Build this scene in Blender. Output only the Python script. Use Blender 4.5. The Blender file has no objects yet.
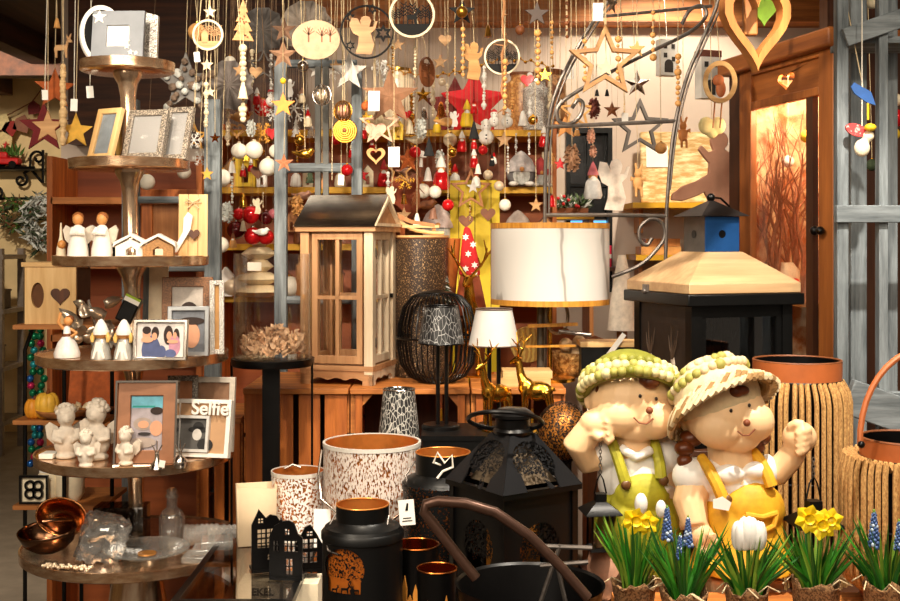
import bpy, bmesh, math, random
from mathutils import Vector, Matrix, Euler
PI = math.pi
SC = bpy.context.scene
COL = SC.collection
# ---------------------------------------------------------------- camera, world, lights, exposure
EYE, FPX, HY = 1.5, 1150.0, 240.0
cam_d = bpy.data.cameras.new('camera'); cam = bpy.data.objects.new('camera', cam_d); COL.objects.link(cam)
cam.location = (0, 0, EYE); cam.rotation_euler = (PI/2, 0, 0)
cam_d.sensor_width = 36; cam_d.lens = 36*FPX/900; cam_d.shift_y = -(300.5-HY)/900
cam_d.clip_start = 0.05; cam_d.clip_end = 60
SC.camera = cam
world = bpy.data.worlds.new('world'); SC.world = world; world.use_nodes = True
bg = world.node_tree.nodes['Background']; bg.inputs[0].default_value = (1.0, .80, .60, 1); bg.inputs[1].default_value = .12
SC.view_settings.view_transform = 'Standard'; SC.view_settings.look = 'None'
SC.view_settings.exposure = 0.8; SC.view_settings.gamma = 1.0; SC.view_settings.use_curve_mapping = False
WARM = (1.0, .86, .68)
def spot(loc, aim, power, deg=70, r=.04, col=WARM, blend=.5):
    d = bpy.data.lights.new('spot_light', 'SPOT'); o = bpy.data.objects.new('spot_light', d); COL.objects.link(o)
    o.location = loc; o.rotation_euler = (Vector(aim)-Vector(loc)).to_track_quat('-Z', 'Y').to_euler()
    d.energy = power; d.spot_size = math.radians(deg); d.spot_blend = blend; d.shadow_soft_size = r; d.color = col
def area(loc, aim, power, sx, sy, col=WARM):
    d = bpy.data.lights.new('fill_light', 'AREA'); o = bpy.data.objects.new('fill_light', d); COL.objects.link(o)
    o.location = loc; o.rotation_euler = (Vector(aim)-Vector(loc)).to_track_quat('-Z', 'Y').to_euler()
    d.energy = power; d.shape = 'RECTANGLE'; d.size = sx; d.size_y = sy; d.color = col
spot((.78, 1.78, 2.74), (.70, 2.5, 1.0), 148, 66, .025, (1, .9, .76))
spot((-1.05, .75, 2.74), (-.84, 2.9, .9), 72, 60, .04)
spot((-.15, 1.9, 2.74), (-.12, 3.0, 1.05), 66, 64, .04)
spot((-.55, .7, 2.55), (-.42, 4.5, 1.72), 200, 27, .05)
spot((.25, .8, 2.55), (.12, 4.5, 1.72), 120, 22, .05)
spot((-.40, 2.3, 2.74), (-.66, 4.45, 1.3), 75, 26, .05)  # added spot, brightens the lower back shelf
spot((1.0, 4.45, 2.74), (.95, 5.5, 1.75), 80, 80, .05)
spot((-.35, 2.3, 2.7), (1.12, 4.0, 1.7), 75, 42, .04)  # added side spot, brightens the cupboard door
spot((1.5, 1.2, 2.74), (1.2, 2.9, 1.4), 40, 50, .04)
area((-1.3, .3, 2.2), (-.85, 2.9, .8), 16, 1.0, .8)  # soft front fill added to brighten the lower trays, no lamp there
area((.2, .3, 2.3), (.1, 3.1, 1.0), 9, 1.2, .8)  # soft front fill added for the centre, no lamp there
spot((-2.6, 4.2, 2.74), (-2.5, 6.4, 0), 110, 75, .06)  # added spot, brightens the floor at left
spot((-2.9, 6.4, 2.6), (-3.1, 8.9, 1.9), 95, 80, .05)
area((-.1, 1.0, 2.74), (0, 2.7, .4), 12, 2.6, 1.0)  # broad soft fill added under the ceiling
area((-.3, 4.2, 2.72), (-.3, 4.2, 0), 6, 2.4, .8)
# ---------------------------------------------------------------- helpers
def P(px, py, Y): return Vector(((px-450)/FPX*Y, Y, EYE-(py-HY)/FPX*Y))
def S(n, Y): return n*Y/FPX
def PX(px, Y): return (px-450)/FPX*Y
def PZ(py, Y): return EYE-(py-HY)/FPX*Y
RN = random.Random(11)
class MB:
    """collects shapes; build() links them as one mesh object"""
    def __init__(s): s.v = []; s.f = []; s.m = []; s.M = None; s.k = 0
    def add(s, vs, fs):
        o = len(s.v); M = s.M
        s.v += [tuple(M @ Vector(p)) if M is not None else tuple(p) for p in vs]
        s.f += [tuple(i+o for i in f) for f in fs]; s.m += [s.k]*len(fs); return s
    def at(s, loc=(0, 0, 0), rot=(0, 0, 0), sc=(1, 1, 1)):
        if isinstance(sc, (int, float)): sc = (sc,)*3
        s.M = Matrix.LocRotScale(Vector(loc), Euler(rot), Vector(sc)); return s
    def mat(s, k): s.k = k; return s
    def box(s, c, d):
        x, y, z = c; a, b, e = d[0]/2, d[1]/2, d[2]/2
        vs = [(x+i*a, y+j*b, z+k*e) for i in (-1, 1) for j in (-1, 1) for k in (-1, 1)]
        return s.add(vs, [(0, 1, 3, 2), (4, 6, 7, 5), (0, 4, 5, 1), (2, 3, 7, 6), (0, 2, 6, 4), (1, 5, 7, 3)])
    def tube(s, pts, r, n=8, closed=False, cap=True):
        pts = [Vector(p) for p in pts]; N = len(pts)
        if not isinstance(r, (list, tuple)): r = [r]*N
        vs = []; fs = []; up = None
        for i, p in enumerate(pts):
            a = pts[i-1] if (i > 0 or closed) else p; b = pts[(i+1) % N] if (i < N-1 or closed) else p
            t = (b-a)
            t = t.normalized() if t.length > 1e-9 else Vector((0, 0, 1))
            if up is None: up = Vector((0, 0, 1)) if abs(t.z) < .9 else Vector((1, 0, 0))
            u = t.cross(up)
            if u.length < 1e-6: u = t.cross(Vector((.3, 1, .2)))
            u.normalize(); w = u.cross(t); up = w
            for k in range(n):
                q = 2*PI*k/n; vs.append(p+(u*math.cos(q)+w*math.sin(q))*r[i])
        for i in range(N if closed else N-1):
            j = (i+1) % N
            for k in range(n): fs.append((i*n+k, i*n+(k+1) % n, j*n+(k+1) % n, j*n+k))
        if cap and not closed: fs += [tuple(range(n))[::-1], tuple(range((N-1)*n, N*n))]
        return s.add(vs, fs)
    def bar(s, a, b, w, d):
        """square bar between two points"""
        a, b = Vector(a), Vector(b); t = (b-a).normalized()
        u = t.cross(Vector((0, 1, 0)))
        if u.length < 1e-4: u = t.cross(Vector((1, 0, 0)))
        u.normalize(); v = t.cross(u)
        vs = [p+u*i*w/2+v*j*d/2 for p in (a, b) for i, j in ((-1, -1), (1, -1), (1, 1), (-1, 1))]
        return s.add(vs, [(0, 1, 2, 3)[::-1], (4, 5, 6, 7)]+[(i, (i+1) % 4, 4+(i+1) % 4, 4+i) for i in range(4)])
    def lathe(s, prof, n=28, c=(0, 0, 0), ang=2*PI):
        vs = []; fs = []; full = abs(ang-2*PI) < 1e-6; m = n if full else n+1
        for r, z in prof:
            for k in range(m): vs.append((c[0]+r*math.cos(ang*k/n), c[1]+r*math.sin(ang*k/n), c[2]+z))
        for i in range(len(prof)-1):
            for k in range(n):
                j = (k+1) % m; fs.append((i*m+k, i*m+j, (i+1)*m+j, (i+1)*m+k))
        if full:
            if prof[0][0] > 1e-6: fs.append(tuple(range(n))[::-1])
            if prof[-1][0] > 1e-6: fs.append(tuple(range((len(prof)-1)*m, len(prof)*m)))
        return s.add(vs, fs)
    def band(s, prof, n=28, c=(0, 0, 0)):
        """closed ring profile"""
        return s.lathe_open(list(prof)+[prof[0]], n, c)
    def lathe_open(s, prof, n=28, c=(0, 0, 0)):
        vs = []; fs = []
        for r, z in prof:
            for k in range(n): vs.append((c[0]+r*math.cos(2*PI*k/n), c[1]+r*math.sin(2*PI*k/n), c[2]+z))
        for i in range(len(prof)-1):
            for k in range(n): fs.append((i*n+k, i*n+(k+1) % n, (i+1)*n+(k+1) % n, (i+1)*n+k))
        return s.add(vs, fs)
    def prism(s, poly, d, y=0.0):
        """outline in the XZ plane, thickness d along Y"""
        n = len(poly); vs = [(x, y-d/2, z) for x, z in poly]+[(x, y+d/2, z) for x, z in poly]
        return s.add(vs, [tuple(range(n)), tuple(range(n, 2*n))[::-1]]+[(i, n+i, n+(i+1) % n, (i+1) % n) for i in range(n)])
    def ring(s, po, pi_, d, y=0.0):
        n = len(po); vs = [(x, y-d/2, z) for x, z in po]+[(x, y-d/2, z) for x, z in pi_]+[(x, y+d/2, z) for x, z in po]+[(x, y+d/2, z) for x, z in pi_]
        fs = []
        for i in range(n):
            j = (i+1) % n
            fs += [(i, j, n+j, n+i), (2*n+j, 2*n+i, 3*n+i, 3*n+j), (j, i, 2*n+i, 2*n+j), (n+i, n+j, 3*n+j, 3*n+i)]
        return s.add(vs, fs)
    def ball(s, c, r, u=14, v=9):
        if isinstance(r, (int, float)): r = (r, r, r)
        vs = [(c[0], c[1], c[2]-r[2])]; fs = []
        for i in range(1, v):
            a = -PI/2+PI*i/v
            for k in range(u):
                b = 2*PI*k/u; vs.append((c[0]+r[0]*math.cos(a)*math.cos(b), c[1]+r[1]*math.cos(a)*math.sin(b), c[2]+r[2]*math.sin(a)))
        vs.append((c[0], c[1], c[2]+r[2])); L = len(vs)-1
        for k in range(u): fs += [(0, 1+(k+1) % u, 1+k), (L, L-u+k, L-u+(k+1) % u)]
        for i in range(v-2):
            for k in range(u): fs.append((1+i*u+k, 1+i*u+(k+1) % u, 1+(i+1)*u+(k+1) % u, 1+(i+1)*u+k))
        return s.add(vs, fs)
    def leaf(s, base, tip, w, bend=(0, 0, 0), n=4, side=None):
        """a blade: narrow bent strip with a ridge"""
        base, tip, bend = Vector(base), Vector(tip), Vector(bend); t = tip-base
        u = Vector(side) if side else t.cross(Vector((RN.uniform(-1, 1), RN.uniform(-1, 1), .2)))
        if u.length < 1e-6: u = Vector((1, 0, 0))
        u.normalize(); nn = t.cross(u).normalized(); vs = []; fs = []
        for i in range(n+1):
            q = i/n; p = base+t*q+bend*math.sin(q*PI*.5)*q; ww = w*(math.sin(PI*(.25+.75*q)))/2+w*.02
            vs += [p-u*ww, p+nn*ww*.35, p+u*ww]
        for i in range(n):
            a = i*3; fs += [(a, a+1, a+4, a+3), (a+1, a+2, a+5, a+4)]
        return s.add(vs, fs)
def finish(me, mats, ang=38):
    bm = bmesh.new(); bm.from_mesh(me); bmesh.ops.recalc_face_normals(bm, faces=bm.faces); bm.to_mesh(me); bm.free()
    for m in mats: me.materials.append(m)
    me.shade_smooth(); me.set_sharp_from_angle(angle=math.radians(ang))
def part(name, mb, mats, parent=None, loc=(0, 0, 0), rot=(0, 0, 0), bevel=0, label=None, solid=0, ang=38):
    me = bpy.data.meshes.new(name); me.from_pydata(mb.v, [], mb.f)
    if not isinstance(mats, (list, tuple)): mats = [mats]
    if len(mats) > 1: me.polygons.foreach_set('material_index', mb.m)
    finish(me, mats, ang)
    o = bpy.data.objects.new(name, me); COL.objects.link(o); o.location = loc; o.rotation_euler = rot
    if parent is not None: o.parent = parent
    if bevel:
        b = o.modifiers.new('bevel', 'BEVEL'); b.width = bevel; b.segments = 2; b.limit_method = 'ANGLE'; b.angle_limit = math.radians(40)
    if solid:
        b = o.modifiers.new('solidify', 'SOLIDIFY'); b.thickness = solid
    if label: o['label'] = label
    return o
def organic(name, mb, mats, parent=None, loc=(0, 0, 0), rot=(0, 0, 0), voxel=.004, smooth=4, label=None):
    """fuses the collected blobs into one continuous skin"""
    me = bpy.data.meshes.new(name); me.from_pydata(mb.v, [], mb.f)
    o = bpy.data.objects.new(name, me); COL.objects.link(o)
    bm = bmesh.new(); bm.from_mesh(me); bmesh.ops.recalc_face_normals(bm, faces=bm.faces); bm.to_mesh(me); bm.free()
    r = o.modifiers.new('r', 'REMESH'); r.mode = 'VOXEL'; r.voxel_size = voxel
    sm = o.modifiers.new('s', 'SMOOTH'); sm.factor = .5; sm.iterations = smooth
    dg = bpy.context.evaluated_depsgraph_get(); m2 = bpy.data.meshes.new_from_object(o.evaluated_get(dg))
    o.modifiers.clear(); o.data = m2; m2.name = name; bpy.data.meshes.remove(me)
    for m in (mats if isinstance(mats, (list, tuple)) else [mats]): m2.materials.append(m)
    m2.shade_smooth(); o.location = loc; o.rotation_euler = rot
    if parent is not None: o.parent = parent
    if label: o['label'] = label
    return o
def tag(o, label, cat, group=None):
    o['label'] = label; o['category'] = cat
    if group: o['group'] = group
    return o
def thing(name, label, cat, loc=(0, 0, 0), rz=0, group=None, rot=None):
    o = bpy.data.objects.new(name, None); COL.objects.link(o); o.location = loc
    o.rotation_euler = rot if rot else (0, 0, rz); o.empty_display_size = .05
    return tag(o, label, cat, group)
def struct(name, mb, mats, bevel=0):
    o = part(name, mb, mats, bevel=bevel); o['kind'] = 'structure'; return o
def copy_thing(o, loc, label, rz=None, group=None):
    c = o.copy(); COL.objects.link(c); c.location = loc; c['label'] = label
    if rz is not None: c.rotation_euler.z = rz
    if group: c['group'] = group
    def kids(a, b):
        for ch in list(a.children):
            k = ch.copy(); COL.objects.link(k); k.parent = b; kids(ch, k)
    kids(o, c); return c
# outlines
def circ(r, n=28, c=(0, 0), sx=1, a0=0): return [(c[0]+r*sx*math.cos(2*PI*i/n+a0), c[1]+r*math.sin(2*PI*i/n+a0)) for i in range(n)]
def star(r, k=.42, n=5, a0=PI/2): return [((r if i % 2 == 0 else r*k)*math.cos(a0+PI*i/n), (r if i % 2 == 0 else r*k)*math.sin(a0+PI*i/n)) for i in range(2*n)]
def heart(r, n=28):
    out = []
    for i in range(n):
        t = 2*PI*(i+.5)/n; out.append((r*16*math.sin(t)**3/17, r*(13*math.cos(t)-5*math.cos(2*t)-2*math.cos(3*t)-math.cos(4*t))/17))
    return out
def rect(w, h, cx=0, cz=0): return [(cx-w/2, cz-h/2), (cx+w/2, cz-h/2), (cx+w/2, cz+h/2), (cx-w/2, cz+h/2)]
# ---------------------------------------------------------------- materials
def srgb(c):
    return tuple((x/255/12.92 if x/255 <= .04045 else ((x/255+.055)/1.055)**2.4) for x in c)
_M = {}
def base(name):
    m = bpy.data.materials.new(name); m.use_nodes = True; t = m.node_tree; b = t.nodes['Principled BSDF']; return m, t, b
def coords(t, scale, out='Object'):
    tc = t.nodes.new('ShaderNodeTexCoord'); mp = t.nodes.new('ShaderNodeMapping'); t.links.new(tc.outputs[out], mp.inputs[0])
    mp.inputs['Scale'].default_value = scale if isinstance(scale, (tuple, list)) else (scale,)*3; return mp.outputs[0]
def noise(t, vec, sc=1, detail=4, rough=.6):
    n = t.nodes.new('ShaderNodeTexNoise'); t.links.new(vec, n.inputs['Vector']); n.inputs['Scale'].default_value = sc
    n.inputs['Detail'].default_value = detail; n.inputs['Roughness'].default_value = rough; return n.outputs['Fac']
def ramp(t, fac, stops):
    r = t.nodes.new('ShaderNodeValToRGB'); t.links.new(fac, r.inputs[0]); e = r.color_ramp.elements
    while len(e) < len(stops): e.new(.5)
    for x, (p, c) in zip(e, stops): x.position = p; x.color = (*c, 1) if len(c) == 3 else c
    return r.outputs[0]
def bump(t, b, h, strength=.4, dist=.002):
    n = t.nodes.new('ShaderNodeBump'); n.inputs['Strength'].default_value = strength; n.inputs['Distance'].default_value = dist
    t.links.new(h, n.inputs['Height']); t.links.new(n.outputs[0], b.inputs['Normal'])
def mat(col, rough=.5, metal=0.0, var=.18, scale=40, bmp=.25, name=None, coat=0, spec=.5):
    key = ('m', tuple(col), rough, metal, var, scale, bmp, coat, spec)
    if key in _M: return _M[key]
    m, t, b = base(name or 'surface'); c = srgb(col); v = coords(t, 1); f = noise(t, v, scale)
    lo = tuple(x*(1-var) for x in c); hi = tuple(min(1, x*(1+var)) for x in c)
    t.links.new(ramp(t, f, [(.3, lo), (.7, hi)]), b.inputs['Base Color'])
    b.inputs['Roughness'].default_value = rough; b.inputs['Metallic'].default_value = metal; b.inputs['Specular IOR Level'].default_value = spec
    if coat: b.inputs['Coat Weight'].default_value = coat; b.inputs['Coat Roughness'].default_value = .15
    if bmp: bump(t, b, f, bmp, .0015)
    _M[key] = m; return m
def wood(c1, c2, axis='x', sc=22, rough=.55, stretch=.07, bmp=.35):
    key = ('w', tuple(c1), tuple(c2), axis, sc, rough, stretch)
    if key in _M: return _M[key]
    m, t, b = base('wood_grain'); s = [sc, sc, sc]; s['xyz'.index(axis)] = sc*stretch
    v = coords(t, tuple(s)); f = noise(t, v, 1.6, 6, .65)
    a, d = srgb(c1), srgb(c2)
    t.links.new(ramp(t, f, [(.28, d), (.5, tuple((x+y)/2 for x, y in zip(a, d))), (.68, a)]), b.inputs['Base Color'])
    b.inputs['Roughness'].default_value = rough; bump(t, b, f, bmp, .002); _M[key] = m; return m
def glass(tint=(1, 1, 1), refl=.12, name='clear_glass', rough=.02, brighten=0):
    key = ('g', tint, refl, rough, brighten)
    if key in _M: return _M[key]
    m, t, b = base(name); t.nodes.remove(b); o = t.nodes['Material Output']
    tr = t.nodes.new('ShaderNodeBsdfTransparent'); tr.inputs[0].default_value = (*tint, 1)
    gl = t.nodes.new('ShaderNodeBsdfGlossy'); gl.inputs['Roughness'].default_value = rough
    lw = t.nodes.new('ShaderNodeLayerWeight'); lw.inputs[0].default_value = .35
    ma = t.nodes.new('ShaderNodeMath'); ma.operation = 'MULTIPLY_ADD'; t.links.new(lw.outputs['Facing'], ma.inputs[0]); ma.inputs[1].default_value = .4; ma.inputs[2].default_value = refl*.4
    mx = t.nodes.new('ShaderNodeMixShader'); t.links.new(ma.outputs[0], mx.inputs[0]); t.links.new(tr.outputs[0], mx.inputs[1]); t.links.new(gl.outputs[0], mx.inputs[2])
    if brighten:  # white diffuse mixed into clear glass to brighten it in place of highlights
        df = t.nodes.new('ShaderNodeBsdfDiffuse'); df.inputs[0].default_value = (.9, .88, .84, 1); m2 = t.nodes.new('ShaderNodeMixShader'); m2.inputs[0].default_value = brighten
        t.links.new(mx.outputs[0], m2.inputs[1]); t.links.new(df.outputs[0], m2.inputs[2]); mx = m2
    t.links.new(mx.outputs[0], o.inputs[0]); _M[key] = m; return m
def cutout(col, hole, sc, kind='noise', rough=.45, metal=.3, stretch=(1, 1, 1), zone=None):
    """sheet metal or paper pierced by a fine pattern: holes let light through. zone=(cx,cz,r): only inside that circle"""
    key = ('c', tuple(col), hole, sc, kind, stretch, zone, rough, metal)
    if key in _M: return _M[key]
    m, t, b = base('pierced_sheet'); o = t.nodes['Material Output']; c = srgb(col)
    b.inputs['Base Color'].default_value = (*c, 1); b.inputs['Roughness'].default_value = rough; b.inputs['Metallic'].default_value = metal; b.inputs['Specular IOR Level'].default_value = .28
    v = coords(t, stretch)
    if kind == 'noise': f = noise(t, v, sc, 3, .55)
    else:
        n = t.nodes.new('ShaderNodeTexVoronoi'); n.feature = 'DISTANCE_TO_EDGE' if kind == 'cells' else 'F1'; t.links.new(v, n.inputs['Vector']); n.inputs['Scale'].default_value = sc; f = n.outputs['Distance']
    g = t.nodes.new('ShaderNodeMath'); g.operation = 'LESS_THAN' if kind == 'dots' else 'GREATER_THAN'; t.links.new(f, g.inputs[0]); g.inputs[1].default_value = hole
    fac = g.outputs[0]
    if zone:
        v2 = coords(t, 1); sp = t.nodes.new('ShaderNodeSeparateXYZ'); t.links.new(v2, sp.inputs[0])
        def mth(op, a, bb):
            q = t.nodes.new('ShaderNodeMath'); q.operation = op
            for i, x in enumerate((a, bb)):
                if isinstance(x, (int, float)): q.inputs[i].default_value = x
                else: t.links.new(x, q.inputs[i])
            return q.outputs[0]
        r_ = zone[2]; dx = mth('SUBTRACT', sp.outputs[0], zone[0]); dz = mth('SUBTRACT', sp.outputs[2], zone[1]); front = mth('LESS_THAN', sp.outputs[1], .02)
        d = mth('SQRT', mth('ADD', mth('MULTIPLY', dx, dx), mth('MULTIPLY', dz, dz)), 0)
        crown = mth('MULTIPLY', fac, mth('LESS_THAN', d, r_))
        # open sky either side of the trunk below the crown
        low = mth('MULTIPLY', mth('LESS_THAN', dz, -r_*.42), mth('GREATER_THAN', dz, -r_*1.15)); wid = mth('LESS_THAN', mth('ABSOLUTE', dx, 0), r_*.82)
        side = mth('GREATER_THAN', mth('ABSOLUTE', mth('ADD', mth('ADD', dx, mth('MULTIPLY', dz, .3)), -r_*.1), 0), r_*.11)
        fac = mth('MULTIPLY', mth('MAXIMUM', crown, mth('MULTIPLY', mth('MULTIPLY', low, side), wid)), front)
    tr = t.nodes.new('ShaderNodeBsdfTransparent'); mx = t.nodes.new('ShaderNodeMixShader')
    t.links.new(fac, mx.inputs[0]); t.links.new(b.outputs[0], mx.inputs[1]); t.links.new(tr.outputs[0], mx.inputs[2]); t.links.new(mx.outputs[0], o.inputs[0])
    _M[key] = m; return m
def emit(col, s):
    key = ('e', tuple(col), s)
    if key in _M: return _M[key]
    m, t, b = base('glow'); c = srgb(col); b.inputs['Base Color'].default_value = (*c, 1); b.inputs['Emission Color'].default_value = (*c, 1); b.inputs['Emission Strength'].default_value = s
    _M[key] = m; return m
def twocol(c1, c2, sc, thr=.5, rough=.6, kind='noise', soft=.03, stretch=(1, 1, 1), bmp=.3):
    key = ('t', tuple(c1), tuple(c2), sc, thr, rough, kind, soft, stretch)
    if key in _M: return _M[key]
    m, t, b = base('mottled'); v = coords(t, stretch)
    if kind == 'noise': f = noise(t, v, sc, 5, .6)
    elif kind == 'wave':
        n = t.nodes.new('ShaderNodeTexWave'); t.links.new(v, n.inputs['Vector']); n.inputs['Scale'].default_value = sc; n.inputs['Distortion'].default_value = 9; n.inputs['Detail'].default_value = 3; f = n.outputs['Fac']
    else:
        n = t.nodes.new('ShaderNodeTexVoronoi'); n.feature = 'DISTANCE_TO_EDGE' if kind == 'edge' else 'F1'; t.links.new(v, n.inputs['Vector']); n.inputs['Scale'].default_value = sc; f = n.outputs['Distance']
    t.links.new(ramp(t, f, [(max(0, thr-soft), srgb(c1)), (min(1, thr+soft), srgb(c2))]), b.inputs['Base Color']); b.inputs['Roughness'].default_value = rough
    if bmp: bump(t, b, f, bmp, .002)
    _M[key] = m; return m
BLACK = mat((8, 7, 7), .3, 0, .2, 60, .1, None, 0, .3); BLACKM = mat((8, 8, 8), .38, 0, .2, 60, .15, None, 0, .28)
IRON = mat((108, 100, 94), .38, .6, .3, 60, .3); SILVER = mat((205, 195, 185), .2, 1, .1, 30, .05); CHROME = mat((225, 215, 205), .1, 1, .05, 30, .02)
TRAY = wood((236, 206, 172), (170, 118, 76), 'z', 16, .2, 3.0, .05)  # coppery stripes in the metal colour stand in for warm reflections
for n_ in TRAY.node_tree.nodes:
    if n_.type == 'BSDF_PRINCIPLED': n_.inputs['Metallic'].default_value = .9
GOLD = mat((226, 168, 62), .22, 1, .12, 30, .1); COPPER = mat((205, 118, 52), .25, 1, .15, 30, .1); BRASS = mat((190, 140, 60), .35, 1, .2, 60, .2)
WHITE = mat((238, 234, 226), .6, 0, .06, 40, .15); CREAM = mat((236, 222, 192), .65, 0, .1, 40, .2); STONE = mat((214, 202, 186), .7, 0, .15, 60, .5)
RED = mat((196, 28, 30), .5, 0, .15, 40, .15); DRED = mat((120, 20, 24), .6, 0, .2, 40, .2); YEL = mat((226, 186, 30), .6, 0, .1, 30, .15); GREEN = mat((70, 104, 36), .6, 0, .3, 50, .2)
BALLW = mat((240, 232, 215), .45, 0, .04, 60, .1); PEARL = mat((225, 205, 175), .3, .2, .1, 60, .1)
PALE = wood((232, 196, 138), (196, 148, 86), 'z', 24); PALEX = wood((232, 196, 138), (196, 148, 86), 'x', 24)
OAK = wood((196, 128, 64), (140, 82, 36), 'z', 20); OAKX = wood((196, 128, 64), (140, 82, 36), 'x', 20)
ORANGE = wood((214, 122, 48), (122, 56, 18), 'z', 20); ORANGEX = wood((222, 140, 66), (140, 74, 28), 'x', 20)
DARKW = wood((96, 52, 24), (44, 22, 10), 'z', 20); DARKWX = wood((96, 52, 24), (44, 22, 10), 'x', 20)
GREYW = wood((138, 146, 150), (56, 63, 67), 'z', 30, .7, .09, .6); GREYWX = wood((138, 146, 150), (56, 63, 67), 'x', 30, .7, .09, .6)
RUST = mat((176, 88, 36), .75, .2, .3, 40, .4); CORD = mat((212, 190, 150), .9, 0, .2, 200, .3); CORDW = mat((232, 224, 208), .9, 0, .1, 200, .2)
BURLAP = twocol((150, 112, 72), (92, 62, 36), 220, .5, .95); BROWN = mat((120, 66, 30), .6, 0, .25, 30, .2); SKINW = mat((214, 148, 84), .5, 0, .15, 30, .1)
PAPER = mat((240, 236, 228), .8, 0, .03, 20, .05); GLITTER = twocol((240, 236, 228), (120, 110, 104), 420, .5, .4, 'noise', .02)
GLASS = glass((1, 1, 1), .06); GLASSD = glass((.92, .9, .88), .9, 'crystal_glass', .06, .08); MATTEB = mat((13, 12, 12), .9, 0, .2, 60, .1)
PINE = mat((52, 66, 40), .8, 0, .4, 60, .3); FROST = mat((206, 208, 202), .85, 0, .2, 80, .3); GREY = mat((120, 116, 112), .7, 0, .25, 60, .3)
# ================================================================ the room
plaster = mat((206, 188, 172), .9, 0, .05, 6, .2); cream_wall = mat((226, 200, 150), .9, 0, .1, 5, .2)
plank = wood((92, 50, 26), (40, 20, 10), 'y', 9, .75, .06); floor_m = twocol((116, 106, 94), (146, 134, 118), 9, .5, .6, 'noise', .25)
m = MB().box((-.8, 4.2, -.03), (8.4, 11, .06)); struct('floor', m, floor_m)
m = MB().box((-.8, 4.2, 2.83), (8.4, 11, .1)); struct('ceiling', m, plank)
WX0, WX1, WZ0, WZ1 = PX(566, 5.5), PX(612, 5.5), PZ(292, 5.5), PZ(128, 5.5)
m = MB()
for x0, x1, z0, z1 in ((-1.86, WX0, 0, 2.78), (WX1, 3.4, 0, 2.78), (WX0, WX1, 0, WZ0), (WX0, WX1, WZ1, 2.78)): m.box(((x0+x1)/2, 5.55, (z0+z1)/2), (x1-x0, .1, z1-z0))
struct('wall_back', m, plaster)
struct('wall_corner', MB().box((-1.81, 7.3, 1.39), (.1, 3.4, 2.78)), cream_wall)
struct('wall_far', MB().box((-3.3, 9.05, 1.39), (3.2, .1, 2.78)), cream_wall)
struct('wall_left', MB().box((-4.85, 4.2, 1.39), (.1, 9.7, 2.78)), cream_wall)
struct('wall_right', MB().box((2.25, 4.62, 1.39), (1.5, .1, 2.78)), DARKW)
struct('trim_1', MB().box((.55, 5.42, 2.60), (2.5, .16, .17)), ORANGEX)
struct('trim_2', MB().box((-1.24, 5.44, 2.36), (1.1, .1, .82)), DARKWX)
for k, x in enumerate((-4.3, -3.45, -2.6)): struct('trim_%d' % (k+3), MB().box((x, 6.6, 2.70), (.13, 4.6, .16)), plank)
struct('trim_6', MB().box((-3.3, 7.4, 2.66), (3.0, .14, .22)), plank)
w_fr = MB().ring(rect(WX1-WX0, WZ1-WZ0), rect(WX1-WX0-.04, WZ1-WZ0-.05), .09); w_fr.box((0, 0, 0), (.014, .03, WZ1-WZ0-.04))
for k in (-.3, -.16, -.02, .12): w_fr.box((0, 0, k), (WX1-WX0-.03, .03, .014))
win = part('window_1', w_fr, BLACKM, loc=((WX0+WX1)/2, 5.53, (WZ0+WZ1)/2)); win['kind'] = 'structure'
nlit = emit((96, 186, 250), .9); ndark = mat((14, 12, 14), .25, 0, .2, 6, 0)
m = MB(); m.mat(0).box((0, .03, -.215), (WX1-WX0-.03, .004, .33)); m.mat(1).box((0, .03, .17), (WX1-WX0-.03, .004, .43)); part('pane', m, [nlit, ndark], win)
# hanging rails under the ceiling
for k, (y, z) in enumerate(((3.05, 2.36), (3.4, 2.42), (3.75, 2.5), (4.15, 2.56), (4.6, 2.64), (5.0, 2.68))):
    m = MB().tube([(-1.9, y, z), (1.5, y, z)], .012, 8)
    for x in (-1.6, 0, 1.3): m.tube([(x, y, z), (x, y, 2.79)], .008, 6)
    struct('trim_%d' % (k+7), m, BLACKM)
RAILS = {3.05: 2.36, 3.4: 2.42, 3.75: 2.5, 4.15: 2.56, 4.6: 2.64, 5.0: 2.68}
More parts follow.
